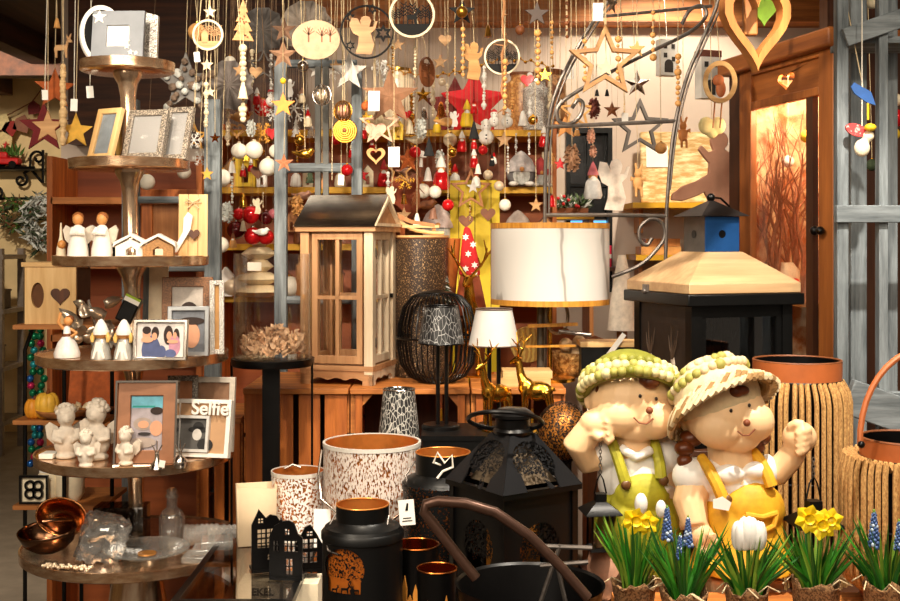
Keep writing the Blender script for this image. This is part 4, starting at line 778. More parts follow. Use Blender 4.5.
# ================================================================ lamps
def shade_lamp(lab, px, Y, zb, y_top, y_bot, wt, wb, stems, shade_mat, inner, z_base_r, name='table_lamp'):
    o = thing(name, lab, 'lamp', (PX(px, Y), Y, zb)); z0, z1 = PZ(y_bot, Y)-zb, PZ(y_top, Y)-zb; rt, rb = S(wt, Y)/2, S(wb, Y)/2
    sh = part('lamp_shade', MB().lathe_open([(rb, z0), (rt, z1)], 40), shade_mat, o)
    part('lining', MB().lathe_open([(rb*.98, z0+.001), (rt*.98, z1-.001)], 36), inner, sh); part('top_rim', MB().tube([(rt*math.cos(2*PI*i/36), rt*math.sin(2*PI*i/36), z1) for i in range(36)], .0022, 6, True), inner, sh); part('bottom_rim', MB().tube([(rb*math.cos(2*PI*i/36), rb*math.sin(2*PI*i/36), z0) for i in range(36)], .0022, 6, True), inner, sh)
    part('spider_ring', MB().box((0, 0, z1-.008), (rt*1.9, .003, .003)).box((0, 0, z1-.008), (.003, rt*1.9, .003)), BLACK, sh)
    for dx in stems: part('stem', MB().tube([(dx, 0, .012), (dx, 0, z1-.008)], .0055, 8), BLACK, o)
    part('base', MB().lathe([(0, 0), (z_base_r, 0), (z_base_r, .008), (z_base_r*.9, .012), (0, .012)], 36), BLACK, o)
    return o
treeb = twocol((150, 148, 146), (16, 15, 15), 105, .03, .45, 'edge', .02, (1, 1, .45)); treed = twocol((186, 182, 174), (20, 19, 18), 130, .06, .5, 'edge', .03, (1, 1, .5))
shade_lamp('black shaded lamp with pale twig pattern before the wire lantern', 441, 2.98, PLZ, 306, 343, 33, 46, (-.008, .014), treeb, BLACK, .05)
shade_lamp('white shaded lamp on a thin black stem left of the marble lamp', 494, 2.99, PLZ, 309, 345, 36, 51, (-.012, .012), mat((192, 186, 180), .7, 0, .04, 20, .1), mat((90, 70, 58), .6), .045)
o = thing('shaded_lamp', 'dark patterned lamp shade standing behind the big white lantern', 'lamp shade', (PX(399, 3.0), 3.0, .0)); z0, z1 = PZ(446, 3.0), PZ(389, 3.0)
sh = part('shade', MB().lathe_open([(.057, z0), (.041, z1)], 40), treed, o); part('rim', MB().tube([(.041*math.cos(2*PI*i/36), .041*math.sin(2*PI*i/36), z1) for i in range(36)], .002, 6, True), SILVER, o); part('stem', MB().tube([(0, 0, .01), (0, 0, z1-.004)], .005, 8), BLACK, o); part('spider_ring', MB().box((0, 0, z1-.006), (.08, .003, .003)), BLACK, o); part('base', MB().lathe([(0, 0), (.06, 0), (.06, .01), (0, .012)], 30), BLACK, o)
Y = 3.4; o = thing('drum_lamp', 'table lamp with big white marble drum shade and gold rims', 'lamp', (PX(550, Y), Y, CT)); R_ = S(59, Y); z0, z1 = PZ(301, Y)-CT, PZ(226, Y)-CT
m_, t_, b_ = base('veined_marble'); v_ = coords(t_, (7, 7, 2.4)); wv = t_.nodes.new('ShaderNodeTexWave'); wv.bands_direction = 'DIAGONAL'; t_.links.new(v_, wv.inputs[0]); wv.inputs['Scale'].default_value = .45; wv.inputs['Distortion'].default_value = 7; wv.inputs['Detail'].default_value = 4; wv.inputs['Detail Scale'].default_value = 1.2
t_.links.new(ramp(t_, wv.outputs['Fac'], [(.0, srgb((150, 144, 138))), (.03, srgb((200, 196, 190))), (.3, srgb((208, 204, 198)))]), b_.inputs['Base Color']); b_.inputs['Roughness'].default_value = .45
sh = part('lamp_shade', MB().lathe_open([(R_, z0), (R_, z1)], 64), m_, o)
part('lining', MB().lathe_open([(R_*.985, z0), (R_*.985, z1)], 56), mat((230, 200, 140), .5, .2), sh)
gm = wood((222, 160, 66), (150, 92, 30), 'z', 40, .3, .1, .1)
for zz in (z0, z1): part('gold_rim', MB().band([(R_*.985, zz-.008), (R_*1.006, zz-.008), (R_*1.006, zz+.008), (R_*.985, zz+.008)], 64), gm, sh)
part('diffuser', MB().lathe([(0, z1+.002), (R_*.98, z1+.002), (R_*.98, z1+.004), (0, z1+.004)], 48), mat((196, 170, 130), .7), sh)
part('stem', MB().tube([(0, 0, .01), (0, 0, z1-.01)], .0065, 10), GOLD, o); part('stem', MB().tube([(-.028, .0, .01), (-.028, 0, z0+.02)], .011, 10), mat((92, 84, 74), .4, .6), o)
part('ring_handle', MB().tube([(.02+.032*math.cos(2*PI*i/24), -.012, z0-.045+.05*math.sin(2*PI*i/24)) for i in range(24)], .005, 8, True), mat((150, 132, 108), .3, .8), o)
part('base', MB().lathe([(0, 0), (.075, 0), (.075, .01), (.02, .018), (.01, .03)], 36), GOLD, o)
part('rail', MB().bar((-.07, -.06, .165), (.075, -.06, .171), .01, .008).bar((-.075, -.05, .105), (.07, -.05, .107), .007, .006), gm, o); part('rod', MB().tube([(.02, -.06, .15), (.115, -.06, .139)], .006, 8), IRON, o)
# items under the marble lamp, standing on the right crate
def O1(name, mb, m_, lab, cat, loc, rot=(0, 0, 0), group=None, bevel=0, solid=0): return tag(part(name, mb, m_, None, loc, rot, bevel, None, solid), lab, cat, group)
Yb = 3.55; o = thing('gift_basket', 'pale basket of packed treats under the marble lamp at right', 'basket', (PX(573, 3.5), 3.5, CT)); part('basket', MB().lathe_open([(.05, .002), (.06, .03), (.068, .075)], 24), twocol((206, 160, 96), (150, 100, 50), 90, .5, .8), o, solid=.003); m = MB()
for k in range(14): m.ball((RN.uniform(-.045, .045), RN.uniform(-.045, .045), .07+RN.uniform(0, .035)), RN.uniform(.014, .022), 8, 6)
part('treats', m, mat((236, 196, 150), .4, 0, .35, 14), o)
O1('book_stack', MB().box((0, 0, .012), (.15, .1, .024)).box((.01, 0, .034), (.14, .095, .02)), PALEX, 'flat pale wooden boards stacked left under the marble lamp', 'boards', (PX(523, 3.3), 3.3, CT))
O1('wooden_disc', MB().at((0, 0, .055), (PI/2, 0, 0)).lathe([(0, -.01), (.055, -.01), (.055, .01), (0, .01)], 30), twocol((206, 176, 90), (170, 130, 60), 20, .5, .5, 'wave', .2), 'olive yellow round wooden slice leaning under the left of the marble shade', 'wood slice', (PX(528, 3.58), 3.58, CT+.035))
O1('wooden_wave', MB().prism([(-.11, 0), (.13, 0), (.13, .1), (.09, .115), (.05, .1), (.0, .14), (-.05, .155), (-.09, .12), (-.11, .06)], .02), mat((150, 82, 40), .6, 0, .15, 14), 'brown wavy cut wooden board behind the marble lamp stem', 'board', (PX(566, 3.59), 3.59, CT+.002))
o = thing('paper_roll', 'cream rolled candle box leaning at the right end of the crates', 'box', (PX(595, 3.3), 3.3, .975), -.2); part('carton', MB().box((0, .05, .05), (.05, .05, .1)), CREAM, o)
# ================================================================ golden deer
def deer(lab, px, Y, zb, H, rz, m_):
    o = thing('gold_deer', lab, 'deer figurine', (PX(px, Y), Y, zb), rz, 'gold deer figurines'); k = H
    m = MB().at((0, 0, 0), (0, 0, 0), k); m.ball((.05, 0, .40), (.16, .085, .10)); m.ball((-.07, 0, .43), (.085, .075, .1)); m.tube([(-.08, 0, .44), (-.13, 0, .56), (-.15, 0, .68)], [.068, .045, .036]); m.ball((-.165, 0, .70), (.05, .036, .042)); m.tube([(-.18, 0, .70), (-.245, 0, .665)], [.032, .02])
    for sx in (-1, 1):
        m.tube([(-.08, sx*.045, .4), (-.085, sx*.045, .2), (-.08, sx*.045, .02)], [.034, .02, .017]); m.tube([(.15, sx*.045, .4), (.185, sx*.045, .25), (.155, sx*.045, .2), (.165, sx*.045, .02)], [.045, .026, .02, .017])
        m.tube([(-.14, sx*.035, .73), (-.125, sx*.085, .75)], [.014, .004])
    m.tube([(.2, 0, .44), (.235, 0, .4)], [.02, .01]); organic('body', m, m_, o, voxel=.009*k+.0006, smooth=3)
    for sx in (-1, 1):
        m = MB().at((0, 0, 0), (0, 0, 0), k); m.tube([(-.15, sx*.02, .73), (-.13, sx*.08, .8), (-.12, sx*.13, .88), (-.14, sx*.11, .99)], [.013, .011, .009, .004], 6)
        for p0, p1 in (((-.13, sx*.08, .8), (-.2, sx*.09, .86)), ((-.122, sx*.11, .85), (-.18, sx*.15, .93)), ((-.12, sx*.13, .88), (-.06, sx*.17, .95))): m.tube([p0, p1], [.01, .004], 6)
        part('antler', m, m_, o)
    part('hoof_base', MB().at((0, 0, 0), (0, 0, 0), k).box((.04, 0, .008), (.3, .14, .016)), m_, o); return o
d1 = deer('left gold deer figurine on the black plinth behind the square lantern', 494, 2.935, PLZ, .24, .6, GOLD); deer('right gold deer figurine facing left on the black plinth', 533, 2.95, PLZ, .255, -.35, GOLD)
deer('gold deer figurine higher up on the crates left of the marble shade', 476, 3.5, CT, .42, 1.2, GOLD)
# ================================================================ big white lantern etc. on the table
whitep = cutout((212, 198, 186), .54, 300, 'noise', .6, .1, (1, 1, .35)); copin = mat((206, 130, 60), .35, .7, .2, 20)
def can_lantern(lab, px, Y, zb, y_top, w, shade, inner, handle, rimm, tagp=None, wood_grip=False):
    o = thing('pierced_lantern', lab, 'lantern', (PX(px, Y), Y, zb)); R = S(w, Y)/2; H = PZ(y_top, Y)-zb
    part('drum', MB().lathe_open([(R, .004), (R, H)], 56), shade, o); part('liner', MB().lathe_open([(R*.96, .006), (R*.96, H-.002)], 48), inner, o); part('bottom', MB().lathe([(0, 0), (R, 0), (R, .006), (0, .006)], 40), rimm, o)
    part('rim', MB().band([(R*.965, H-.009), (R*1.012, H-.009), (R*1.012, H), (R*.965, H)], 56), rimm, o)
    return o, R, H
o, R, H = can_lantern('big white pierced metal lantern with copper inside and wire handle', 372, 2.78, TZ, 441, 97, whitep, copin, 1, mat((226, 220, 210), .4, .3, .05))
part('handle', MB().tube([(-R*1.03, -.01, H-.02), (-R*1.07, -R*.3, H-.07), (-R*.98, -R*.6, H-.125), (-R*.45, -R*.98, H-.165), (0, -R*1.1, H-.18), (R*.45, -R*.98, H-.165), (R*.98, -R*.6, H-.125), (R*1.07, -R*.3, H-.07), (R*1.03, -.01, H-.02)], .003, 8), SILVER, o)
part('wooden_grip', MB().tube([(-.045, -R*1.04, H-.168), (0, -R*1.12, H-.182), (.045, -R*1.04, H-.168)], .011, 10), OAKX, o)
whitel = cutout((232, 226, 218), .52, 190, 'noise', .6, .1, (1, 1, .8))
GTZ = .778
o, R, H = can_lantern('smaller white leaf-pierced lantern left of the big white one', 298, 2.80, GTZ, 470, 53, whitel, copin, 0, mat((226, 220, 210), .4, .3, .05))
part('handle', MB().tube([(-R*.6, R*.6, H-.004), (-R*.3, R*.75, H+.004), (.0, R*.8, H-.004)], .003, 6), SILVER, o)
# black milk-can lanterns
treecut = cutout((22, 21, 21), .50, 120, 'noise', .45, .4, (1, 1, 1), None)
def milk_can(lab, px, Y, zb, y_rim, w_body, w_neck, neck_h, tree=True, seed=0, deer_=True):
    o = thing('milk_can_lantern', lab, 'lantern', (PX(px, Y), Y, zb)); R = S(w_body, Y)/2; r = S(w_neck, Y)/2; H = PZ(y_rim, Y)-zb; hn = S(neck_h, Y); zs_ = H-hn-.02
    cut = cutout((8, 8, 8), .47, 230, 'noise', .42, 0, (1, 1, 1), (-R*.38, zs_*.78, R*.5))
    part('body', MB().lathe_open([(R, .0), (R, zs_-.012), (R*1.03, zs_-.01), (R*1.03, zs_+.002), (R*.99, zs_+.006)], 56), cut if tree else cutout((8, 8, 8), .58, 200, 'noise', .42, 0), o)
    part('shoulder', MB().lathe_open([(R*.99, zs_+.004), (R*.94, zs_+.012), (r*1.06, H-hn), (r, H-hn+.004)], 56), BLACKM, o)
    part('neck', MB().lathe_open([(r, H-hn), (r, H-.001)], 44), BLACKM, o); part('neck_lining', MB().lathe_open([(r*.97, H-hn-.03), (r*.97, H)], 44), copin, o); part('rim', MB().tube([(r*.985*math.cos(2*PI*i/40), r*.985*math.sin(2*PI*i/40), H) for i in range(40)], .0016, 6, True), copin, o)
    part('liner', MB().lathe_open([(R*.9, .006), (R*.9, zs_)], 40), mat((220, 120, 40), .4, .5, .25, 10), o); part('bottom', MB().lathe([(0, 0), (R, 0), (R, .006), (0, .006)], 40), BLACKM, o)
    m = MB(); m.tube([(-r*1.02, 0, H-.02), (-r*1.35, -.015, H-.05), (-r*1.2, -.05, H-.075), (-r*.4, -r*1.2, H-.088), (r*.4, -r*1.25, H-.08), (r*.9, -r*.75, H-.05), (r*1.0, -.01, H-.02)], .0022, 7); part('handle', m, IRON, o)
    return o, R, zs_, H
o, R, zs_, H = milk_can('black milk-can lantern with glowing tree cut-out in front of the big white one', 362.5, 2.2, TZ, 504, 80, 53, 17)
m = MB()
for sx, x0, s_ in ((1, -.036, .012), (1, -.016, .016), (-1, .002, .012)):
    sil = [(-.5, 0), (-.42, 0), (-.38, .4), (.1, .42), (.2, 0), (.28, 0), (.3, .5), (.42, .78), (.6, .8), (.5, .95), (.62, 1.25), (.5, 1.2), (.42, .98), (.3, 1.25), (.24, 1.2), (.33, .95), (.25, .8), (.12, .66), (-.5, .68), (-.56, .5)]
    M0 = [(x0+sx*x*s_, z*s_) for x, z in sil]; ylin = -math.sqrt(max(1e-6, R*R-x0*x0))-.001; m.prism(M0, .002, ylin)
part('deer_silhouettes', m, BLACKM, o, (-R*.12, 0, zs_*.78-R*.56)); part('candle', MB().lathe([(0, 0), (.012, 0), (.012, .03), (0, .032)], 16), CREAM, o, (.02, -.02, .006))
o, R, zs_, H = milk_can('black milk-can lantern with tied cord standing behind the copper cups', 443, 2.58, TZ, 452, 80, 55, 22, False)
part('cord_bow', MB().tube([(.0, -.056, H-.02), (-.02, -.07, H-.01), (-.012, -.07, H+.012), (.004, -.066, H-.012), (.02, -.07, H+.006), (.022, -.07, H-.02), (.0, -.066, H-.03), (-.012, -.068, H-.045)], .0028, 7), CORDW, o)
tg = part('price_tag', MB().box((0, 0, 0), (.034, .0012, .055)), PAPER, o, (-.078, -.087, H-.115), (0, -.08, 0)); part('bell_mark', MB().prism([(-.003, .004), (.001, .02), (.005, .02), (.003, .004)], .0006, -.001).box((.0, -.001, -.012), (.018, .0006, .002)).box((.0, -.001, -.018), (.022, .0006, .002)), BLACK, tg)
# copper cups
def cup(lab, px, Y, y_top, w, zb=TZ):
    o = thing('copper_cup', lab, 'candle cup', (PX(px, Y), Y, zb), group='black candle cups with copper lining'); R = S(w, Y)/2; H = PZ(y_top, Y)-zb
    part('cup', MB().lathe_open([(R*.92, .004), (R, H)], 40), BLACK, o); part('lining', MB().lathe_open([(0.0005, .02), (R*.88, .02), (R*.97, H)], 40), mat((226, 140, 60), .15, 1, .15, 20), o); part('rim', MB().tube([(R*math.cos(2*PI*i/36), R*math.sin(2*PI*i/36), H) for i in range(36)], .0014, 6, True), COPPER, o)
    m = MB(); 
    for k in range(9):
        a = -PI/2+(-.95+.24*k); hh = (.03, .05, .075, .04, .06, .04, .085, .045, .03)[k]; rr = R*1.004; c = Vector((rr*math.cos(a), rr*math.sin(a), H-.125)); u = Vector((-math.sin(a), math.cos(a), 0)); n = Vector((math.cos(a), math.sin(a), 0))*.001
        vs = [c-u*.005+n, c+u*.005+n, c+u*.005+n+Vector((0, 0, hh*.7)), c+n+Vector((0, 0, hh)), c-u*.005+n+Vector((0, 0, hh*.7))]
        m.add(vs+[v-n*2 for v in vs], [(0, 1, 2, 3, 4), (9, 8, 7, 6, 5)]+[(i, 5+i, 5+(i+1) % 5, (i+1) % 5) for i in range(5)])
    part('town_pattern', m, mat((226, 150, 64), .4, .3), o); return o
cup('left black cup with copper lining and gold town pattern', 416, 2.25, 544, 46); cup('right black cup with copper lining, nearer and lower than the other', 437, 2.1, 568, 40)
# square black lantern
Y = 2.36; sqR = .62; hh = .087; zb = TZ
o = thing('square_lantern', 'large square black metal lantern with pyramid roof and tree cut-outs', 'lantern', (PX(513, Y), Y, zb), .6); He = PZ(492, Y-.1)-zb; Ha = PZ(433, Y)-zb
cutw = cutout((8, 8, 8), .47, 210, 'noise', .4, 0, (1, 1, 1), (0, .035, .05)); cutr = cutout((40, 40, 42), .46, 210, 'noise', .3, .6, (1, 1, 1), (0, -.004, .05))
for k in range(4):
    a = k*PI/2; f = part('side_panel', MB().box((0, 0, 0), (2*hh-.01, .004, He-.01)), cutw, o, (hh*math.sin(a), -hh*math.cos(a), He/2), (0, 0, a))
    part('corner_post', MB().box((-hh, -hh, He/2), (.014, .014, He)), BLACK, o, rot=(0, 0, a))
    e = hh+.013; tr_ = .032; sl = math.atan2(e-tr_, Ha-He); L = math.hypot(e-tr_, Ha-He); f = MB().prism([(-e, -L/2), (e, -L/2), (tr_, L/2), (-tr_, L/2)], .003)
    mid = (e+tr_)/2; part('roof_panel', f, cutr, o, (mid*math.sin(a), -mid*math.cos(a), (He+Ha)/2), (-sl, 0, a))
part('eaves', MB().ring(rect(2*hh+.026, 2*hh+.026), rect(2*hh, 2*hh), .012), BLACK, o, (0, 0, He-.004), (PI/2, 0, 0)); part('floor_plate', MB().box((0, 0, .004), (2*hh+.02, 2*hh+.02, .008)), BLACK, o)
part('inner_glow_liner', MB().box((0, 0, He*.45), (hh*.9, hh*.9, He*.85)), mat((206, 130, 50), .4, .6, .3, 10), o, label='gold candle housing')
part('roof_lining', MB().lathe_open([(.09, He+.004), (.026, Ha-.02)], 4), mat((120, 104, 84), .4, .5, .4, 10), o, rot=(0, 0, PI/4))
part('cap', MB().lathe([(.04, 0), (.042, .006), (.036, .012), (.036, .03), (.044, .034), (.044, .04), (.03, .05), (0, .052)], 32), BLACK, o, (0, 0, Ha))
part('ring_handle', MB().tube([(-.05+.062*math.cos(2*PI*i/30), .01-.075*math.sin(2*PI*i/30), .02+.028*math.cos(2*PI*i/30)*-1) for i in range(30)], .0045, 8, True), BLACK, o, (0, -.0, Ha+.012), (0, 0, .8))
# iron handled basin in front
Y = 1.98; o = thing('iron_basin', 'black metal basin with brown tubular handle at the bottom centre', 'basin', (PX(530, Y), Y, TZ)); c0 = Vector((PX(530, Y), Y, TZ))
rb = S(72, Y); zr = PZ(585, Y)-TZ
part('basin', MB().lathe_open([(rb*.55, .002), (rb*.8, zr*.4), (rb, zr), (rb*1.04, zr+.004), (rb*1.02, zr-.004), (rb*.78, zr*.4), (rb*.5, .008)], 44), BLACK, o); part('bottom', MB().lathe([(0, 0), (rb*.55, 0), (rb*.55, .008), (0, .008)], 30), BLACK, o)
hm = mat((92, 66, 54), .35, .6, .2, 40)
hp = [(476, 578), (455, 552), (432, 522), (424, 512), (426, 504), (438, 501), (465, 503), (495, 512), (530, 536), (560, 566), (588, 598)]
pts = [P(x, y, Y-.12+.0*i)-c0 for i, (x, y) in enumerate(hp)]; part('handle', MB().tube(pts, .0085, 10), hm, o)
m = MB(); 
for a, b in (((538, 546), (592, 548)), ((543, 552), (590, 604)), ((556, 560), (566, 604)), ((540, 566), (588, 562)), ((560, 545), (540, 604))): m.tube([P(*a, Y-.05)-c0, P(*b, Y-.05)-c0], .004, 7)
o = thing('iron_rack', 'small rack of crossed thin iron rods right of the basin handle', 'rack', P(565, 604, Y-.05)); part('rods', m, IRON, o, c0-o.location)
# glass table with black frame and houses
GX0, GX1 = PX(184, 2.42), -.316; gy0, gy1 = 2.30, 2.885
o = thing('glass_side_table', 'black framed glass side table at the lower left under the black houses', 'table', ((GX0+GX1)/2, (gy0+gy1)/2, 0)); w_, d_ = GX1-GX0, gy1-gy0
part('frame', MB().at((0, 0, GTZ-.008), (PI/2, 0, 0)).ring(rect(w_, d_), rect(w_-.028, d_-.028), .016), BLACK, o); part('glass_top', MB().box((0, 0, GTZ-.004), (w_-.028, d_-.028, .006)), glass((.8, .78, .76), .45, 'smoked_tabletop'), o)
for sx in (-1, 1):
    for sy in (-1, 1): part('leg', MB().box((sx*(w_/2-.008)+(.09 if (sx, sy) == (-1, 1) else 0), sy*(d_/2-.008), (GTZ-.016)/2), (.016, .016, GTZ-.016)), BLACK, o)
part('lower_shelf', MB().box((0, 0, GTZ-.14), (w_-.03, d_-.02, .01)), DARKWX, o)
for px, w, lab, txt in ((262, .088, 'cream card box with capital lettering under the glass table top, left of the other', 'EKEL'), (303, .074, 'smaller cream card box with arched opening under the glass table top', None)):
    kg = thing('card_box', lab, 'box', (PX(px, 2.5), 2.5, GTZ-.134)); part('carton', MB().box((0, 0, .06), (w, .08, .12)), CREAM, kg)
    for x in ((-.014,) if txt else (-.016, .014)): part('arch_opening', MB().prism([(x-.011, .04)]+[(x+.011*math.cos(PI-PI*i/10), .06+.018*math.sin(PI-PI*i/10)) for i in range(11)]+[(x+.011, .04)], .003, -.041), BROWN, kg)
    if txt: text_part(txt, .022, (.008, -.0412, .096), mat((110, 100, 90), .8), kg, .0006)
def facade(name, lab, px, Y, w, y_top, y_bot, shape, wins, rz):
    k = Y/FPX; H = (y_bot-y_top); o = thing(name, lab, 'house silhouette', (PX(px, Y), Y, GTZ+.001), rz, 'black metal house fronts'); W = w*k; HH = PZ(y_top, Y)-GTZ
    # outline as strip columns between windows: build by bars so windows stay open
    pol = [(x*W/2, z*HH) for x, z in shape]; xs = sorted({-1.0, 1.0}|{a for wn in wins for a in (wn[0], wn[1])}); m = MB()
    def top_at(x):
        best = 0
        for (x0, z0), (x1, z1) in zip(pol, pol[1:]+pol[:1]):
            if min(x0, x1)-1e-9 <= x <= max(x0, x1)+1e-9 and abs(x1-x0) > 1e-9: best = max(best, z0+(z1-z0)*(x-x0)/(x1-x0))
        return best
    cuts = sorted(set([x*W/2 for x in xs]+[p[0] for p in pol]))
    for xa, xb in zip(cuts, cuts[1:]):
        if xb-xa < 1e-6: continue
        xm = (xa+xb)/2; holes = sorted([(wn[2]*HH, wn[3]*HH) for wn in wins if wn[0]*W/2-1e-6 <= xm <= wn[1]*W/2+1e-6]); z = 0.0
        for h0, h1 in holes+[(None, None)]:
            if h0 is None: m.prism([(xa, z), (xb, z), (xb, max(z+.001, top_at(xb-1e-7))), (xa, max(z+.001, top_at(xa+1e-7)))], .006)
            else:
                if h0 > z: m.prism([(xa, z), (xb, z), (xb, h0), (xa, h0)], .006)
                z = h1
    part('facade', m, BLACK, o); m = MB()
    for a, b, c, d in wins:
        xm = (a+b)/4*W; zm = (c+d)/2*HH; m.box((xm, 0, zm), (.0018, .004, (d-c)*HH)); m.box((xm, 0, zm), ((b-a)*W/2, .004, .0018))
    part('window_bars', m, BLACK, o); part('foot', MB().box((0, .02, .003), (W*.9, .05, .006)), BLACK, o); return o
facade('house_silhouette', 'tall black house front with pointed gable, leftmost on the glass table', 266, 2.5, 29, 511, 585, [(-1, 0), (1, 0), (1, .8), (.75, .9), (.3, .93), (0, .88), (-.5, 1.03), (-.62, .96), (-1, .78)], [(-.55, -.2, .8, .88), (-.6, -.05, .56, .7), (.05, .55, .56, .7), (-.6, -.05, .4, .54), (.05, .5, .4, .54), (.1, .5, .2, .28)], .35)
facade('house_silhouette', 'widest black house front with curved gable in the middle', 286, 2.44, 34, 521, 590, [(-1, 0), (1, 0), (1, .72), (.72, .78), (.5, .96), (.2, 1.0), (-.2, .99), (-.3, 1.05), (-.38, .96), (-.72, .9), (-1, .72)], [(-.72, -.4, .48, .66), (-.1, .28, .48, .66), (.36, .74, .48, .66), (-.05, .22, .76, .86), (.0, .4, .1, .36)], -.12)
facade('house_silhouette', 'narrow black house front with steep gable, rightmost on the glass table', 309, 2.5, 28, 525, 590, [(-1, 0), (1, 0), (1, .55), (.55, .8), (.1, 1), (-.3, .95), (-.55, .8), (-1, .6)], [(-.6, -.1, .5, .7), (.06, .56, .5, .7), (-.6, -.1, .2, .42), (.06, .56, .2, .42), (-.16, .24, .76, .86)], .2)
o = thing('paper_bag', 'plain beige paper bag behind the black houses', 'bag', (PX(256, 2.74), 2.74, GTZ+.001), .25); m = MB(); bw2, bd2, bh2 = .044, .03, PZ(487, 2.72)-GTZ
for k, (a, b) in enumerate((((-1, -1), (1, -1)), ((1, -1), (1, 1)), ((1, 1), (-1, 1)), ((-1, 1), (-1, -1)))): m.add([(a[0]*bw2, a[1]*bd2, 0), (b[0]*bw2, b[1]*bd2, 0), (b[0]*bw2*1.05, b[1]*bd2*1.05, bh2+RN.uniform(-.006, .006)), (a[0]*bw2*1.05, a[1]*bd2*1.05, bh2)], [(0, 1, 2, 3)])
part('bag', m, mat((214, 190, 156), .9, 0, .05, 14), o, solid=.0015)
tag(part('paper_sheet', MB().box((0, 0, .045), (.04, .002, .09)), PAPER, None, (PX(322, 2.7), 2.69, GTZ+.001), (-.1, 0, -.1)), 'small white card between the narrow black house and the milk-can lantern', 'card')
# ================================================================ big black lantern with wooden roof
Y = 3.1; LB = .972
o = thing('roofed_lantern', 'very large black lantern with pale wooden pyramid roof and little house on top', 'lantern', (PX(711, Y), Y, LB), .335); a_ = .148; He = PZ(294, 3.0)-LB; dk = mat((50, 42, 38), .5, .4, .2, 30, .1)
part('corner_post', MB().box((-a_+.012, -a_+.012, He/2), (.03, .03, He)), BLACKM, o); part('corner_post', MB().box((a_-.012, -a_+.012, He/2), (.03, .03, He)), BLACKM, o); part('corner_post', MB().box((-a_+.012, a_-.012, He/2), (.03, .03, He)), BLACKM, o); part('corner_post', MB().box((a_-.012, a_-.012, He/2), (.03, .03, He)), BLACKM, o)
part('bottom_plate', MB().box((0, 0, .012), (2*a_+.01, 2*a_+.01, .024)), BLACKM, o); part('top_plate', MB().box((0, 0, He-.012), (2*a_+.05, 2*a_+.05, .03)), BLACKM, o, bevel=.003)
part('front_frame', MB().ring(rect(2*a_-.03, He-.04, 0, He/2), rect(2*a_-.085, He-.1, 0, He/2-.008), .012, -a_+.008), BLACKM, o); part('glass_pane', MB().box((0, -a_+.01, He/2), (2*a_-.08, .002, He-.1)), glass((.85, .87, .9), .1, 'lantern_glass'), o)
part('side_panel', MB().box((-a_+.006, 0, He/2), (.008, 2*a_-.04, He-.03)), dk, o); part('side_panel', MB().box((0, a_-.008, He/2), (2*a_-.04, .008, He-.03)), dk, o); part('side_panel', MB().box((a_-.006, 0, He/2), (.008, 2*a_-.04, He-.03)), dk, o)
for y0 in (.07, -.05):
    m = MB()
    for k, (dy, h) in enumerate(((-.026, .075), (-.010, .05), (.008, .09), (.022, .06))): m.tube([(0, y0, He-.17), (0, y0+dy*.7, He-.17+h*.5), (0, y0+dy, He-.17+h)], [.004, .003, .001], 5)
    part('antler_cutout', m, mat((74, 56, 42), .6), o, (-a_+.002, 0, 0)); part('antler_root', MB().ball((0, y0, He-.185), (.003, .012, .024), 8, 6), mat((190, 176, 160), .5), o, (-a_+.002, 0, 0))
m = MB()
RN.seed(21)
for k in range(3): branch(m, Vector((RN.uniform(-.05, .05), .02, .03)), Vector((RN.uniform(-.4, .4), 0, 1)).normalized(), .2, .006, 2)
part('twigs', m, BLACKM, o); part('inner_candle', MB().lathe([(0, 0), (.03, 0), (.03, .12), (0, .124)], 24), CREAM, o, (.02, .0, .024))
wr = wood((204, 170, 126), (160, 120, 80), 'x', 14); e = a_+.018; tp = .06; zh = PZ(256, 3.0)-PZ(288, 3.0); m = MB()
m.add([(-e, -e, 0), (e, -e, 0), (e, e, 0), (-e, e, 0), (-e, -e, .026), (e, -e, .026), (e, e, .026), (-e, e, .026), (-tp, -tp, zh+.022), (tp, -tp, zh+.022), (tp, tp, zh+.022), (-tp, tp, zh+.022)], [(3, 2, 1, 0), (8, 9, 10, 11)]+[(i, (i+1) % 4, 4+(i+1) % 4, 4+i) for i in range(4)]+[(4+i, 4+(i+1) % 4, 8+(i+1) % 4, 8+i) for i in range(4)])
part('wooden_roof', m, wr, o, (0, 0, He+.004), bevel=.002); zt = He+.026+zh; hx = .052; hh_ = .094; mini = mat((92, 86, 82), .3, .7, .2, 20)
part('clasp', MB().box((-e-.004, .05, 0), (.01, .022, .02)).ball((-e-.008, .05, -.008), .008), IRON, o, (0, 0, He+.012))
h_ = part('little_house', MB().box((0, 0, hh_/2), (2*hx, 2*hx, hh_)), mini, o, (0, 0, zt)); part('blue_reflection', MB().ring([(hx*.99*max(-1, min(1, 1.5*math.cos(2*PI*(i+.5)/28))), hh_/2+hh_*.49*max(-1, min(1, 1.5*math.sin(2*PI*(i+.5)/28)))) for i in range(28)], [(x, z+hh_*.5) for x, z in circ(.011, 28)], .003, -hx-.002), mat((40, 92, 160), .3, .6, .15, 14, .1), h_)  # blue reflection painted on as a separate front panel
part('hole', MB().prism([(x, z+hh_*.5) for x, z in circ(.011, 20)], .001, -hx-.0012), BLACK, h_); part('hole', MB().prism([(x, z+hh_*.5) for x, z in circ(.011, 20)], .001, -hx-.001), BLACK, h_, rot=(0, 0, -PI/2))
